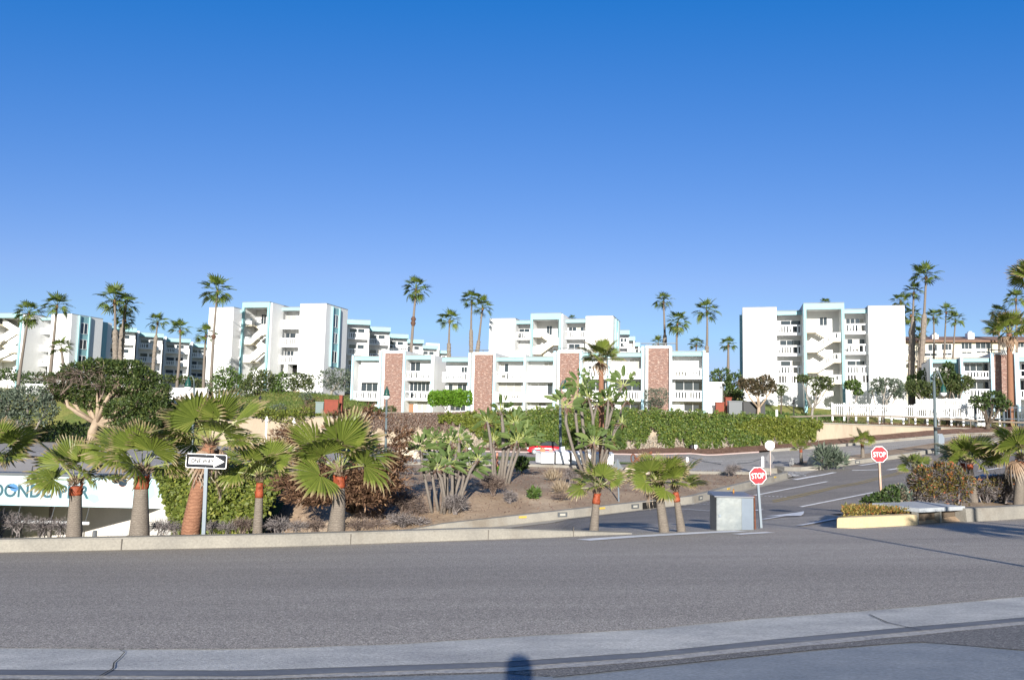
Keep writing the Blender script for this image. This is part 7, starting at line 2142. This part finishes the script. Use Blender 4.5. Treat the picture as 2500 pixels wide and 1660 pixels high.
# ------------------------------------------------------------------ storm inlet in the right kerb
def inlet():
    a = Vector((10.28, 20.0, 0)); b_ = Vector((12.0, 21.12, 0))
    u = (b_ - a).normalized(); n = Vector((-u.y, u.x, 0)); L = (b_ - a).length
    z0 = Tz(a.x, a.y - .4); z1 = Tz(b_.x, b_.y - .4)
    t = thing('storm_inlet', 'concrete kerb inlet slab with a dark two part drain opening', 'drain', tuple(a + Vector((0, 0, z0))))
    Q = lambda s, d, z: a + u * s + n * d + Vector((0, 0, z0 + (z1 - z0) * s / L + z))
    def bx(m, s0, s1, d0, d1, za, zb): m.hexa([Q(s0, d0, za), Q(s1, d0, za), Q(s1, d1, za), Q(s0, d1, za), Q(s0, d0, zb), Q(s1, d0, zb), Q(s1, d1, zb), Q(s0, d1, zb)])
    m = MB(); bx(m, -.05, L + .08, -.12, 1.15, .28, .38); m.build('cover_slab', noisy('grey_slab_concrete', (0.36, 0.38, 0.40), (0.31, 0.33, 0.35), 1.5, .9, .2, 20, .08, 20), t)
    m = MB(); bx(m, .02, L - .02, .10, .25, -.3, .279); m.build('drain_dark_panel', noisy('brown_drain_wall', (0.12, 0.09, 0.065), (0.09, 0.07, 0.05), 3), t)
    for s in (-.04, L * .5, L - .02):
        m = MB(); bx(m, s, s + .07, -.05, .095, -.25, .279); m.build('divider', KERB, t)
inlet()

# ------------------------------------------------------------------ the photographer, whose head shades the gutter
def person():
    g = Tz(0, -.3) + 0.0
    base = Vector((0.02, -.34, -1.56))
    H = 1.72
    J = {'pelvis': (0, 0, .93), 'chest': (0, .02, 1.28), 'neck': (0, 0, 1.46), 'head': (0, .03, 1.58), 'crown': (0, .02, 1.70)}
    V = [J['pelvis'], J['chest'], J['neck'], J['head'], J['crown']]; R = [(.16, .12), (.17, .12), (.095, .09), (.105, .11), (.10, .10)]
    E = [(0, 1), (1, 2), (2, 3), (3, 4)]
    for s in (-1, 1):
        o = len(V); V += [(s * .18, 0, 1.40), (s * .26, .08, 1.14), (s * .16, .24, 1.30), (s * .13, .27, 1.36)]; R += [(.06, .06), (.045, .045), (.035, .035), (.03, .04)]
        E += [(1, o), (o, o + 1), (o + 1, o + 2), (o + 2, o + 3)]
        o = len(V); V += [(s * .10, 0, .86), (s * .11, .02, .48), (s * .11, -.02, .09), (s * .12, .14, .05)]; R += [(.09, .09), (.06, .06), (.04, .04), (.035, .03)]
        E += [(0, o), (o, o + 1), (o + 1, o + 2), (o + 2, o + 3)]
        for k in range(4):
            o2 = len(V); V += [(s * (.12 - .012 * k), .30 + .004 * k, 1.40 - .018 * k), (s * (.07 - .01 * k), .335, 1.415 - .018 * k)]; R += [(.010, .010), (.008, .008)]; E += [(o - 1, o2), (o2, o2 + 1)]
        o2 = len(V); V += [(s * .10, .25, 1.33), (s * .08, .29, 1.335)]; R += [(.012, .012), (.009, .009)]; E += [(o - 1, o2), (o2, o2 + 1)]
    me = bpy.data.meshes.new('body'); me.from_pydata(V, E, [])
    o = bpy.data.objects.new('person', me); C.objects.link(o)
    md = o.modifiers.new('skin', 'SKIN'); sk = me.skin_vertices[0].data
    for i, r in enumerate(R): sk[i].radius = r
    sk[0].use_root = True
    o.modifiers.new('sub', 'SUBSURF').levels = 1
    dg = bpy.context.evaluated_depsgraph_get()
    bm = bpy.data.meshes.new_from_object(o.evaluated_get(dg)); bpy.data.objects.remove(o)
    o = link('person', bm, plain('dark_clothing', (0.04, 0.045, 0.06), .8), None, True); o.location = base
    tag(o, 'person standing behind the view, whose head throws the round shadow on the gutter', 'person')
person()
